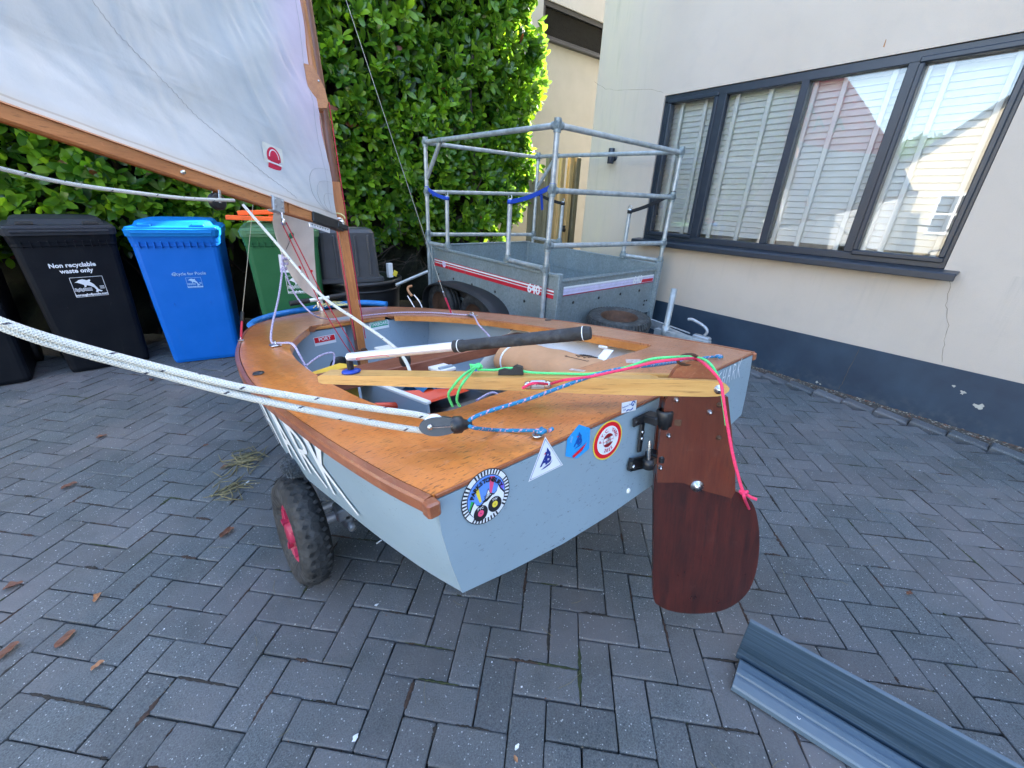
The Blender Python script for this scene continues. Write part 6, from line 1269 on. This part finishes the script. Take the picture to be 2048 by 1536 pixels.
# transom block
c_ = Vector((-0.583, 0.138, 0.062)); e_ = Vector((-0.527, 0.105, 0.058)); ax = (e_ - c_).normalized(); upv = Vector((0, 0, 1)); sdv = ax.cross(upv).normalized(); upv = sdv.cross(ax); Rk = Matrix((ax, sdv, upv)).transposed()
m = MB(); m.lathe([(0, -.006), (.020, -.006), (.022, -.003), (.018, 0), (.022, .003), (.020, .006), (0, .006)], c_ + upv * .004, 'Z', 24, R=Rk @ Matrix.Rotation(radians(-75), 3, 'X')); m.build('sheave', M['stwhite'], dg_)
m = MB(); tilt = Rk @ Matrix.Rotation(radians(-75), 3, 'X')
ov = [(.032 * cos(a) * (1.15 if cos(a) < 0 else 1.55), .020 * sin(a)) for a in [k * 2 * pi / 24 for k in range(24)]]
m.prism(ov, .0035, tilt, c_ + tilt @ Vector((.006, 0, -.0125))); m.prism(ov, .0035, tilt, c_ + tilt @ Vector((.006, 0, .009))); m.build('block_cheek', plain('dark_block', (.045, .045, .05), .35), dg_)
m = MB(); m.bar(c_ + tilt @ Vector((-.012, 0, .0135)), c_ + tilt @ Vector((.040, 0, .0135)), .007, .002, up=upv); m.lathe([(0, 0), (.006, 0), (.006, .004), (0, .005)], c_ + tilt @ Vector((-.008, 0, .0135)), 'Z', 10, R=tilt); m.build('block_strap', M['chrome'], dg_)
m = MB(); m.tube([c_ + ax * .034, c_ + ax * .040, c_ + ax * .046, c_ + ax * .058, c_ + ax * .062, c_ + ax * .080], [.015, .019, .019, .018, .013, .006], 14); m.build('block_boot', M['black'], dg_)
m = MB(); m.tube([e_ + Vector((.006 * cos(a), 0, .006 * sin(a))) for a in [k * .7 for k in range(9)]], .0028, 6); m.build('ring', M['chrome'], dg_)
rope([(-0.524, 0.103, 0.059), (-0.512, 0.098, 0.07), (-0.474, 0.085, 0.079), (-0.389, 0.05, 0.093), (-0.312, 0.033, 0.103), (-0.222, 0.007, 0.117), (-0.131, -0.012, 0.118), (-0.029, -0.031, 0.107), (0.394, 0.11, 0.006), (0.469, 0.085, 0.006), (0.509, 0.056, 0.008)], .0044, M['bluerope'], 'traveller_rope', 10, 10)
rope([(-0.524, 0.103, 0.057), (-0.513, 0.09, 0.05), (-0.432, 0.13, 0.006), (-0.401, 0.094, 0.006), (-0.378, 0.064, 0.008), (-0.372, 0.04, 0.012)], .0044, M['bluerope'], 'traveller_rope', 10, 10)
knot((-0.372, 0.035, 0.014), .011, .0045, M['bluerope'], 'stopper_knot', 1); knot((0.5, 0.043, 0.012), .012, .0045, M['bluerope'], 'stopper_knot', 2)
m = MB(); p_ = Vector((-0.357, 0.026, 0.012)); m.tube([p_, p_ + Vector((.012, 0, .002))], .0046, 8); m.build('rope_tail', M['bluerope'], dg_)
hk = (0.058, 0.125); hkp = rp(hk[0], hk[1], .0)
tz_ = lambda s, up_, t_: tuple(rp(s, tl(s) + up_, t_))
s1, s2, s3, s4 = [RPs[0] for RPs in [(-0.505, 0.105), (-0.414, 0.101), (-0.205, 0.081), (-0.054, 0.115)]]
rope([tz_(s1, .030, 0), tz_((s1 + s2) / 2, .030, 0), tz_(s2, .036, 0), tz_(s2 + .05, .026, .002), tz_(s3 - .05, .026, .008), tz_(s3, .028, .01)] + [(-0.143, -0.02, 0.123), (-0.096, -0.057, 0.14), (-0.063, -0.096, 0.145), tuple(hkp), (-0.027, -0.169, 0.134), (-0.024, -0.195, 0.094), (-0.024, -0.205, 0.053), (-0.029, -0.217, 0.015), (-0.022, -0.218, -0.006)], .0032, M['greenrope'], 'uphaul_line')
knot(tz_(s1, .040, 0), .016, .0038, M['greenrope'], 'line_knot', 3)
rope([tz_(s1, .04, 0)] + [(-0.442, 0.237, 0.12), (-0.457, 0.264, 0.088), (-0.46, 0.283, 0.064), (-0.445, 0.295, 0.026)], .0034, M['greenrope'], 'uphaul_line'); rope([tz_(s1, .04, 0)] + [(-0.439, 0.231, 0.11), (-0.446, 0.252, 0.081), (-0.442, 0.275, 0.047), (-0.43, 0.283, 0.025)], .0034, M['greenrope'], 'uphaul_line')
rope([(-0.357, 0.112, 0.095), (-0.347, 0.096, 0.106), (-0.337, 0.082, 0.109)] + [tuple(rp(cc[0] + .03, tl(cc[0]) + .004, .034)), (-0.286, 0.042, 0.113), (-0.239, 0.007, 0.117), (-0.168, -0.038, 0.128), (-0.11, -0.08, 0.14), (-0.068, -0.118, 0.145), tuple(hkp + Vector((0, 0, -.004))), (-0.048, -0.173, 0.133), (-0.048, -0.204, 0.105), (-0.061, -0.219, 0.079), (-0.065, -0.229, 0.047), (-0.068, -0.239, 0.015), (-0.074, -0.26, -0.048), (-0.077, -0.283, -0.106), (-0.076, -0.292, -0.128)], .0034, M['pinkrope'], 'downhaul_line')
rp1 = (0.233, -0.312); rope([(-0.076, -0.292, -0.128), (-0.077, -0.297, -0.142)] + [tuple(rp(rp1[0], rp1[1], .012))], .0034, M['pinkrope'], 'downhaul_line'); rope([(-0.076, -0.292, -0.128), (-0.072, -0.305, -0.134), (-0.067, -0.317, -0.138)], .0034, M['pinkrope'], 'downhaul_line'); knot((-0.076, -0.292, -0.127), .007, .0038, M['pinkrope'], 'line_knot', 4)
# jib sheets
jc = tuple(JC); kn = (-0.345, 2.43, 0.403)
rope([jc, (-0.33, 2.462, 0.443), kn, (-0.441, 2.233, 0.228), (-0.549, 1.992, 0.087), (-0.585, 1.903, 0.012), (-0.57, 1.762, 0.02), (-0.544, 1.602, 0.032), (-0.54, 1.512, -0.014), (-0.537, 1.451, -0.06), (-0.525, 1.431, -0.083)], .0055, M['lilac'], 'jib_sheet')
rope([jc, kn, (-0.347, 2.359, 0.29), (-0.312, 2.335, 0.169), (-0.263, 2.26, 0.082), (-0.106, 2.56, 0.008), (-0.006, 2.484, 0.008), (0.171, 2.461, 0.008), (0.368, 2.369, 0.008), (0.501, 2.144, 0.008), (0.553, 1.915, 0.008), (0.578, 1.762, 0.01)], .0048, M['lilac'], 'jib_sheet')
rope([(0.556, 1.699, 0.018), (0.561, 1.659, 0.014), (0.343, 1.292, 0.023), (0.356, 1.236, -0.023), (0.368, 1.189, -0.081), (0.346, 1.127, -0.11)], .0048, M['lilac'], 'jib_sheet')
rope([(-0.536, 1.452, -0.053), (-0.45, 1.526, -0.034), (-0.385, 1.542, -0.034), (-0.389, 1.529, -0.073), (-0.424, 1.477, -0.102)], .005, M['lilac'], 'jib_sheet')
for q in range(3): knot(Vector(kn) + Vector((.01 * q, 0, -.03 + .03 * q)), .022, .0055, M['lilac'], 'sheet_knot', 5 + q)
rope([(-0.248, 0.48, -0.059), (-0.173, 0.49, -0.053), (-0.144, 0.459, -0.071), (-0.095, 0.435, -0.033)], .004, M['lilac'], 'jib_sheet')
# vang
rope([(-0.417, 1.899, 0.606), (-0.349, 1.969, 0.419), (-0.269, 2.025, 0.155), (-0.177, 2.022, -0.097), (-0.134, 2.022, -0.177)], .0032, M['redrope'], 'kicking_strap', 6, 3); rope([(-0.399, 1.884, 0.605), (-0.327, 1.952, 0.418), (-0.245, 2.019, 0.188), (-0.154, 2.025, -0.045), (-0.121, 2.016, -0.165)], .0032, M['redrope'], 'kicking_strap', 6, 3)
m = MB(); p_ = Vector((-0.413, 1.873, 0.616)); m.tube([boomp(.33) - bu_ * .03, p_ + Vector((0, 0, .03)), p_, p_ - Vector((0, 0, .02))], .005, 8); m.lathe([(0, -.006), (.018, -.006), (.018, .006), (0, .006)], p_ - Vector((0, 0, .01)), 'X', 14); m.build('vang_block', M['chrome'], dg_)
m = MB(); p_ = Vector((-0.111, 2.008, -0.166)); m.lathe([(0, -.010), (.024, -.010), (.027, -.006), (.02, 0), (.027, .006), (.024, .010), (0, .010)], p_, 'Y', 18); m.lathe([(0, -.010), (.020, -.010), (.022, 0), (.020, .010), (0, .010)], p_ + Vector((.045, .01, .01)), 'Y', 16); m.tube([p_ + Vector((.03, -.01, -.04)), p_ + Vector((.12, -.05, -.03)), p_ + Vector((.2, -.08, -.05))], .008, 6); m.build('mast_blocks', M['uvdust'], dg_)
# ================================================================ LOOSE THINGS IN AND AROUND THE BOAT
def bw(p): return BM @ Vector(p)
kr = thing('paper_bag', 'rolled brown paper bag stowed inside the boat along its starboard side', 'paper bag', bw((.40, .78, -.145))); kr.rotation_euler = BM.to_euler()
m = MB(); N = 26
def bag(u, v):
    a = 2 * pi * v; rx_, rz_ = .135, .085; w_ = 1 + .03 * sin(7 * u * pi + 3 * a) ; y = -.33 + .66 * u; k = 1 - .06 * abs(u - .5) ** 2 * 4; return (rx_ * cos(a) * w_ * k + .02 * u, y, rz_ * sin(a) * w_ * k + .004 * sin(u * 40) * (u > .9))
m.grid(bag, 20, N); m.build('bag_body', M['kraft'], kr); m = MB(); m.add([bag(1, k / 24) for k in range(24)], [tuple(range(24))]); m.add([bag(0, k / 24) for k in range(24)], [tuple(range(23, -1, -1))]); m.build('bag_end', M['kraft'], kr)
m = MB(); m.tube([Vector(bag(.90, k / 30)) * 1.01 for k in range(8, 24)], .005, 5); m.build('bag_seam', M['stwhite'], kr)
bp0 = Vector(bag(.22, .30)); 
m = MB()
for q in range(8): m.tube([Vector(bag(.16 + q * .018, .17)) * 1.006 + Vector((0, 0, .002)), Vector(bag(.16 + q * .018, .17 + .07 + .03 * ((q * 7) % 3 - 1) * .6)) * 1.006 + Vector((0, 0, .002))], .0022, 4)
m.tube([Vector(bag(u, v)) * 1.006 + Vector((0, 0, .002)) for u, v in ((.13, .15), (.13, .29), (.33, .29), (.33, .15), (.13, .15))], .0014, 4); m.build('bag_print', M['ink'], kr)
yl = thing('yellow_bailer', 'yellow plastic bailer tucked in the boat below the tiller end', 'bailer', bw((-0.48, 1.378, -0.1))); yl.rotation_euler = BM.to_euler(); m = MB(); m.prism([(-.13, -.10), (.10, -.12), (.16, .02), (.10, .10), (-.02, .06), (-.14, .02)], .012, Matrix.Rotation(.12, 3, 'X'), (0, 0, 0)); m.prism([(-.13, -.10), (.10, -.12), (.10, -.08), (-.13, -.07)], -.16, Matrix.Identity(3), (0, 0, 0)); m.build('body', M['yellow'], yl)
rs_ = thing('red_scoop', 'red orange plastic scoop lying on the boat floor', 'scoop', bw((-0.175, 0.949, -0.19))); rs_.rotation_euler = BM.to_euler(); m = MB()
m.grid(lambda u, v: (-.12 + .30 * u, .13 * (v - .5) * 2 * (1 - u * .75), -.02 + .055 * abs(v - .5) * 2 * (1 - u) + .02 * u), 10, 10); m.build('blade', M['redorange'], rs_); m = MB(); m.tube([(-.10, 0, 0), (-.24, .02, .03)], .014, 8); m.build('handle', M['redorange'], rs_)
tc_ = thing('blue_cloth', 'crumpled dark blue cloth beside the red scoop in the boat', 'cloth', bw((-0.016, 1.128, -0.22))); tc_.rotation_euler = BM.to_euler(); m = MB(); m.grid(lambda u, v: (.34 * (u - .5), .22 * (v - .5), .04 * sin(u * 9) * sin(v * 7) + .03 + .03 * sin(13 * u + 4 * v)), 18, 14); m.build('cloth', M['tealcloth'], tc_)
bk = thing('black_bag', 'flat black bag on the boat floor behind the aft deck', 'bag', bw((-0.056, 0.934, -0.26))); bk.rotation_euler = BM.to_euler(); m = MB(); loft(m, [rrect(.40, .26, -.03, .06), rrect(.44, .30, 0, .08), rrect(.40, .26, .03, .08), rrect(.24, .14, .045, .05)], smooth=True); m.build('body', M['black'], bk)
# blue bow fender tube, with pale cord lashing
fm = thing('blue_foam_tube', 'long blue foam tube curved around the outside of the dinghy bow', 'foam tube', bw((0, 3.3, -.02))); fm.rotation_euler = BM.to_euler()
m = MB(); fp = [Vector((-.545, 2.93, -.01)), Vector((-.47, 3.10, .0)), Vector((-.30, 3.25, .012)), Vector((-.05, 3.34, .018)), Vector((.20, 3.32, .030)), Vector((.40, 3.21, .03)), Vector((.55, 3.04, .01))]; m.tube([p - Vector((0, 3.3, -.02)) for p in spline(fp, 8)], .024, 12); m.build('tube', M['bluefoam'], fm)
m = MB(); r = random.Random(4)
for k in range(5): m.tube(spline([Vector((-.02 + .03 * k + r.gauss(0, .01), -.05, .05)), Vector((.05 + .04 * k, 0.0, .065 + r.uniform(0, .02))), Vector((.14 + .03 * k, -.03, .055)), Vector((.2 + .02 * k, -.08, .045))], 4), .004, 5)
m.build('cord_lashing', M['yellowcord'], fm)
# ================================================================ GROUND THINGS
# two dark blue grooved cladding lengths leaning together, bottom right
A0 = Vector((1.160, .200, 0)); cd = Vector((cos(radians(-76.3)), sin(radians(-76.3)), 0)); cs = Vector((0, 0, 1)).cross(cd); 
if (Vector((0, 0, 0)) - A0).dot(cs) < 0: cs = -cs     # towards the camera
def length_profile(prof, A, n_len, name, label, mats, cat, over=1.15):
    t = thing(name, label, cat, tuple(A)); m = MB(); L = over
    pts = [cs * (a if a < .016 else .016 + (a - .016) * 1.12) + Vector((0, 0, b)) for a, b in prof]; n = len(pts); vs = [p for p in pts] + [p + cd * L for p in pts]
    m.add(vs, [(k, k + 1, n + k + 1, n + k) for k in range(n - 1)]); return t, m
tb_ = (1.22, 0.254, 0.1)
cl1, m = length_profile([(.006, .193), (.009, .195), (.013, .192), (.014, .095), (.002, .055), (.006, .022), (.006, .012), (-.01, .014), (-.002, .185), (.006, .193)], A0, 1, 'cladding_board', 'dark blue wood grained plastic board standing on edge at lower right', None, 'cladding board')
def clad_mat(name, c, grain):
    t = NT(name); o = t.coord('Object'); R_ = t.coord('Object', (1, 1, 1), (0, 0, -math.atan2(cd.y, cd.x))); mp = t.n('Mapping'); t.l(R_, mp.inputs[0]); mp.inputs[3].default_value = (1.2, 60, 60)
    n = t.noise(mp.outputs[0], 3.0, 4, 0.6, .5); col = t.mix(t.ramp(n, [(.42, 0.0), (.62, 1.0)]), c, tuple(x * 1.5 + .012 for x in c)) if grain else t.mix(t.noise(o, 20, 4), c, tuple(x * 1.3 for x in c))
    return t.done(col, .42, t.bump(n if grain else t.noise(o, 200, 3), .8 if grain else .1, .0012))
cg = clad_mat('grained_cladding', (.022, .044, .070), True); cp = clad_mat('smooth_cladding', (.072, .108, .142), False)
m.build('board', cg, cl1)
m = MB(); m.bar(Vector((0, 0, .195)) + cs * .009, Vector((0, 0, .195)) + cs * .009 + cd * 1.15, .010, .003); m.bar(Vector((0, 0, .188)) + cs * .000, Vector((0, 0, .188)) + cs * .000 + cd * 1.15, .003, .010); m.build('edge_strip', cp, cl1)
cl2, m = length_profile([(.016, .030), (.024, .034), (.046, .030), (.050, .036), (.066, .034), (.070, .026), (.076, .024), (.080, .032), (.104, .028), (.108, .022), (.108, .006), (.102, .004), (.016, .004)], A0 + cd * .012, 1, 'cladding_trim', 'paler blue ribbed plastic trim lying in front of the grained board', None, 'trim')
m.add([cs * (.016 + (a - .016) * 1.12) + Vector((0, 0, b)) for a, b in [(.016, .004), (.016, .030), (.024, .034), (.046, .030), (.050, .036), (.066, .034), (.070, .026), (.076, .024), (.080, .032), (.104, .028), (.108, .022), (.108, .006)]], [tuple(range(12))])
m.build('profile', cp, cl2)
m = MB(); p_ = cd * .17 + cs * .092 + Vector((0, 0, .031)); m.tube([p_ + Vector((.004 * cos(a), .004 * sin(a), 0)) for a in [k * .8 for k in range(9)]], .0008, 4); m.build('screw_hole', M['stwhite'], cl2)
m = MB(); m.tube([cs * .078 + Vector((0, 0, .0235)), cs * .078 + cd * 1.1 + Vector((0, 0, .0235))], .0016, 4); m.build('groove', cg, cl2)
# fallen leaves, each one a thing
def dead_leaf(p, s, rz, curl, label, mat='dead', name='fallen_leaf'):
    s *= .78
    q = random.Random(int(p[0] * 1000) + 7); m = MB()
    def f(u, v):
        y = (u - .5) * 2; w = (.46 + .08 * sin(9 * u + s * 400)) * (1 - y * y) ** .5; x = (v - .5) * 2 * w; return (y * s, x * s, .006 + s * curl * (x * x * 3 + .15 * y * y) + s * .05 * sin(7 * y + 4 * x))
    m.grid(f, 12, 4); o = m.build(name, M[mat]); o.location = (p[0], p[1], .001); o.rotation_euler = (0, 0, rz); return tag(o, label, 'leaf', 'fallen leaves scattered on the block paving')
LV = [((-0.751, 1.927, 0.0), .034, .1, .6, 'reddish brown oval leaf near the left edge of the paving', 'dead'), ((-0.506, 1.689, 0.0), .026, 1.2, .9, 'pale torn curled leaf on the left foreground blocks', 'deadlight'), ((-0.481, 1.378, 0.0), .022, .5, .8, 'small orange brown leaf scrap below the pale torn leaf', 'deadlight'), ((-0.679, 2.579, 0.0), .040, .5, .5, 'brown leaf left of the dry stalk clump', 'dead'),
      ((-0.601, 3.082, 0.0), .034, .4, .4, 'long thin brown leaf in the middle of the shaded paving', 'dead'), ((-0.38, 3.922, 0.0), .032, 1.0, .8, 'rust coloured leaf in front of the black labelled bin', 'dead'), ((-0.106, 1.789, 0.0), .042, .6, .6, 'large brown leaf left of the trolley wheel', 'dead'), ((-0.573, 1.552, 0.0), .040, .9, .2, 'thin dark red leaf on the lower left paving', 'dead'), ((-0.706, 1.6, 0.0), .04, .9, .4, 'narrow red brown leaf cut by the left picture edge', 'dead'),
      ((-0.058, 2.344, 0.0), .034, .2, .2, 'flat brown leaf under the dry stalk clump', 'dead'), ((-0.127, 2.64, 0.0), .018, .2, .7, 'tiny brown leaf beyond the dry stalk clump', 'dead'), ((1.975, -0.097, -0.0), .020, -.4, .8, 'small brown leaf alone on the right paving', 'dead'), ((0.426, 0.443, 0.0), .012, .3, .3, 'tiny pale green leaf fragment at the bottom edge', 'jib'), ((0.407, 0.425, 0.0), .012, 1.4, .3, 'tiny tan leaf fragment just below the pale green one', 'deadlight')]
for p, s, rz, cu, lb, mt in LV: dead_leaf(p, s, rz, cu, lb, mt)
def stalks(c, n, spread, label, seed):
    q = random.Random(seed); m = MB()
    for k in range(n):
        a = q.uniform(-.5, 1.1) + (pi if q.random() < .3 else 0); p = Vector((c[0] + q.gauss(0, spread * .35), c[1] + q.gauss(0, spread * .3), q.uniform(.004, .016))); L = q.uniform(.05, .16); d = Vector((cos(a), sin(a), 0)); nn = Vector((-d.y, d.x, 0)); cv = q.gauss(0, .03)
        m.tube([p, p + d * L * .3 + nn * cv, p + d * L * .65 + nn * cv * 1.6, p + d * L + nn * q.gauss(0, .03)], [.0028, .0034, .0028, .0012], 5)
    o = m.build('dry_stalks', M['twig']); return tag(o, label, 'dry stalks', 'dried plant stalks on the paving')
stalks((0.001, 2.342, 0.0), 34, .10, 'larger clump of dry yellow plant stalks left of the boat', 1); stalks((-0.081, 2.109, 0.0), 16, .08, 'smaller clump of dry stalks just below the larger clump', 2)
def stub(p, rz, L, r_, label, nm='cigarette_end', cat='cigarette end'):
    m = MB(); d = Vector((cos(rz), sin(rz), 0)) * L / 2; m.tube([-d, d], r_, 8); o = m.build(nm, M['stwhite']); o.location = (p[0], p[1], r_ + .001); tag(o, label, cat)
stub((0.011, 2.13, 0.0), .7, .028, .0035, 'white cigarette end beside the dry stalk clump'); stub((0.401, 1.366, 0.0), .2, .026, .0032, 'white cigarette end on the paving under the hull')
for p, s, lb in (((0.085, 0.727, 0.0), .010, 'white paint spot at the centre bottom of the paving'), ((0.281, 1.083, 0.0), .007, 'small white splash on the blocks below the hull')):
    q = random.Random(int(s * 1e4)); m = MB(); pts = [(s * q.uniform(.6, 1.5) * cos(k * .63), s * q.uniform(.5, 1.0) * sin(k * .63), .002) for k in range(10)]; m.add(pts, [tuple(range(10))]); m.add([(x * .7, y * .7, .0035) for x, y, z in pts], [tuple(range(10))]); o = m.build('paint_spot', M['stwhite']); o.location = (p[0], p[1], .0008); tag(o, lb, 'paint spot')
m = MB(); r = random.Random(9)
for k in range(160):
    x, y = r.uniform(-1.2, 3.6), r.uniform(-.3, 4.2); a = r.uniform(0, 6.3); L = r.uniform(.008, .045); d = Vector((cos(a), sin(a), 0)) * L; c = Vector((x, y, .003)); m.tube([c - d, c + Vector((-d.y, d.x, 0)) * .15, c + d], .0006, 4)
for k in range(420):
    x, y = r.uniform(-1.3, 3.9), r.uniform(-.4, 4.4); s = r.uniform(.001, .0035); m.add([(x + s * cos(q * 1.6 + k) * r.uniform(.6, 1.4), y + s * sin(q * 1.6 + k), .0022) for q in range(4)], [(0, 1, 2, 3)], r.choice([1, 1, 2]))
o = kind(m.build('paving_litter', [M['twig'], M['stwhite'], M['dead']], base), 'stuff')
# rusty bits and bent handles between the tub and the trailer
gp = thing('grey_pole', 'grey metal pole leaning across the junk beside the trailer', 'pole', (1.774, 3.895, 0.592)); a, b = Vector((1.606, 3.876, 0.569)), Vector((1.973, 3.92, 0.669)); c = Vector((1.774, 3.895, 0.592)); m = MB(); m.tube([a - c, b - c], .015, 10); m.build('tube', M['pipe'], gp)
ct = thing('folding_cart', 'old folding cart with bent chrome handles standing beside the trailer', 'cart', (1.684, 3.639, 0)); O_ = Vector((1.684, 3.639, 0))
for P_ in ([(1.671, 3.77, 0.476), (1.692, 3.713, 0.406), (1.704, 3.661, 0.331), (1.689, 3.61, 0.22)], [(1.723, 3.735, 0.487), (1.749, 3.685, 0.435), (1.758, 3.637, 0.365), (1.741, 3.582, 0.245)]): m = MB(); m.tube([Vector(p) - O_ for p in spline(P_, 4)] + [Vector(P_[-1]) * 1 - O_ + Vector((0, 0, -.35))], .007, 8); m.build('handle', M['chrome'], ct)
m = MB(); m.tube([Vector(p) - O_ for p in spline([(1.727, 3.777, 0.567), (1.698, 3.795, 0.556), (1.688, 3.788, 0.529), (1.698, 3.759, 0.494), (1.706, 3.743, 0.477)], 4)], .012, 8); m.build('grip', M['deadlight'], ct)
m = MB(); q = Vector((1.676, 3.645, 0.264)) - O_; m.box((q.x, q.y, .18), (.34, .2, .36), bev=.02); m.build('body', M['black'], ct)
# ================================================================ ACROSS THE ROAD (seen in the window reflections)
oh = thing('house', 'cream gabled house across the road, reflected in the window', 'house', (-9, 0, 0)); m = MB()
m.add([(0, 3.7, 0), (0, 3.7, 2.8), (0, -.2, 6.2), (0, -4.2, 2.8), (0, -4.2, 0)], [(0, 1, 2, 3, 4)]); m.add([(0, 3.7, 0), (-7, 3.7, 0), (-7, 3.7, 2.8), (0, 3.7, 2.8)], [(0, 1, 2, 3)]); m.add([(0, -4.2, 0), (0, -4.2, 2.8), (-7, -4.2, 2.8), (-7, -4.2, 0)], [(0, 1, 2, 3)]); m.build('wall', plain('cream_wall', (.50, .45, .34), .9, var=.05), oh)
m = MB(); m.add([(.25, 3.95, 2.62), (.25, -.2, 6.28), (-7.2, -.2, 6.28), (-7.2, 3.95, 2.62)], [(0, 1, 2, 3)]); m.add([(.25, -4.45, 2.62), (-7.2, -4.45, 2.62), (-7.2, -.2, 6.28), (.25, -.2, 6.28)], [(0, 1, 2, 3)]); m.build('roof', plain('slate_roof', (.22, .25, .28), .7, var=.2), oh)
for (y, z) in ((2.2, 1.5), (-.2, 3.6), (-2.6, 1.5)):
    m = MB(); m.box((.02, y, z), (.06, .9, 1.1)); w = m.build('window', M['stwhite'], oh)
    for sy in (-.21, .21):
        for sz in (-.25, .25): m = MB(); m.box((.055, y + sy, z + sz), (.01, .36, .44)); m.build('pane', M['ink'], w)
oh2 = thing('house', 'long house with brown tiled roof across the road, reflected in the window', 'house', (-13, 8, 0)); m = MB(); m.box((-3, 5.4, 1.6), (6, 10, 3.2)); m.build('wall', plain('brown_wall', (.36, .30, .26), .9), oh2); m = MB(); m.add([(.3, .2, 3.1), (.3, 10.6, 3.1), (-3, 10.6, 6.3), (-3, .2, 6.3)], [(0, 1, 2, 3)]); m.add([(-6.3, .2, 3.1), (-3, .2, 6.3), (-3, 10.6, 6.3), (-6.3, 10.6, 3.1)], [(0, 1, 2, 3)]); m.build('roof', plain('brown_tiles', (.26, .15, .10), .8, var=.3), oh2)
van = thing('van', 'white van parked across the road, reflected in the window', 'van', (-6.5, 5.2, 0)); m = MB(); sidep = [(-2.2, .35), (2.2, .35), (2.25, .9), (1.9, 1.1), (1.5, 1.9), (1.2, 2.0), (-2.2, 2.0)]; m.prism(sidep, 1.8, Matrix(((0, 0, -1), (1, 0, 0), (0, 1, 0))), (0, 0, 0)); m.build('body', M['vanwhite'], van)
m = MB(); m.prism([(1.15, 1.15), (1.8, 1.15), (1.45, 1.8), (1.15, 1.8)], .01, Matrix(((0, 0, -1), (1, 0, 0), (0, 1, 0))), (.006, 0, 0)); m.build('side_window', M['ink'], van)
for y in (-1.4, 1.45): m = MB(); m.lathe([(0, -.1), (.3, -.1), (.33, -.06), (.33, .06), (.3, .1), (0, .1)], (-.1, y, .33), 'X', 24); m.build('wheel', M['rubber'], van)
for k, (x, y, h, lb) in enumerate(((-17, 4.9, 4.6, 'tall tree behind the cream house, reflected in the window'), (-18, 7.0, 4.8, 'second tree behind the houses, reflected in the window'), (-16, 14.5, 7.2, 'tree beyond the brown roofed house, reflected in the window'))):
    t = thing('tree', lb, 'tree', (x, y, 0), 0, 'trees across the road'); r = random.Random(k); m = MB(); m.tube([(0, 0, 0), (.1, 0, h * .35), (0, .1, h * .7)], [.22, .16, .05], 8)
    for q in range(6): a = q * 1.05; m.tube([(0, 0, h * .35 + q * .2), (cos(a) * .9, sin(a) * .9, h * .55 + q * .15)], [.08, .02], 6)
    m.build('trunk', M['bark'], t); V = []; F = []; T_ = []
    for q in range(2600):
        d = Vector((r.gauss(0, 1), r.gauss(0, 1), r.gauss(0, 1))).normalized() * (r.random() ** .4); rad = 1.5 + .4 * sin(d.x * 5 + d.z * 4); p = Vector((d.x * rad, d.y * rad * 1.2, h * .66 + d.z * h * .33)); b0 = len(V); R = Matrix.Rotation(r.uniform(0, 6.3), 3, 'Z') @ Matrix.Rotation(r.uniform(0, 3), 3, 'X') * .26
        V += [tuple(p + R @ Vector(v)) for v in ((-.5, 0, 0), (0, -.6, .1), (.5, 0, 0), (0, .6, .1))]; F.append((b0, b0 + 1, b0 + 2, b0 + 3)); T_ += [r.uniform(.1, .8)] * 4
    me = bpy.data.meshes.new('crown'); me.from_pydata(V, [], F); me.materials.append(M['leaf']); me.attributes.new('tone', 'FLOAT', 'POINT').data.foreach_set('value', T_); link('crown', me, t)

oh3 = thing('house', 'unseen dark house added behind the viewer to darken reflections', 'house', (2, -11, 0)); m = MB(); m.box((0, -3, 2.6), (16, 6, 5.2)); m.build('wall', plain('unseen_house_wall', (.13, .12, .115), .9, var=.2), oh3); m = MB(); m.add([(-8.3, .3, 5.1), (8.3, .3, 5.1), (8.3, -3, 7.6), (-8.3, -3, 7.6)], [(0, 1, 2, 3)]); m.add([(-8.3, -6.3, 5.1), (-8.3, -3, 7.6), (8.3, -3, 7.6), (8.3, -6.3, 5.1)], [(0, 1, 2, 3)]); m.build('roof', plain('dark_slates', (.06, .06, .062), .8, var=.3), oh3)  # unseen house added, kept dark, to darken reflections and raise contrast
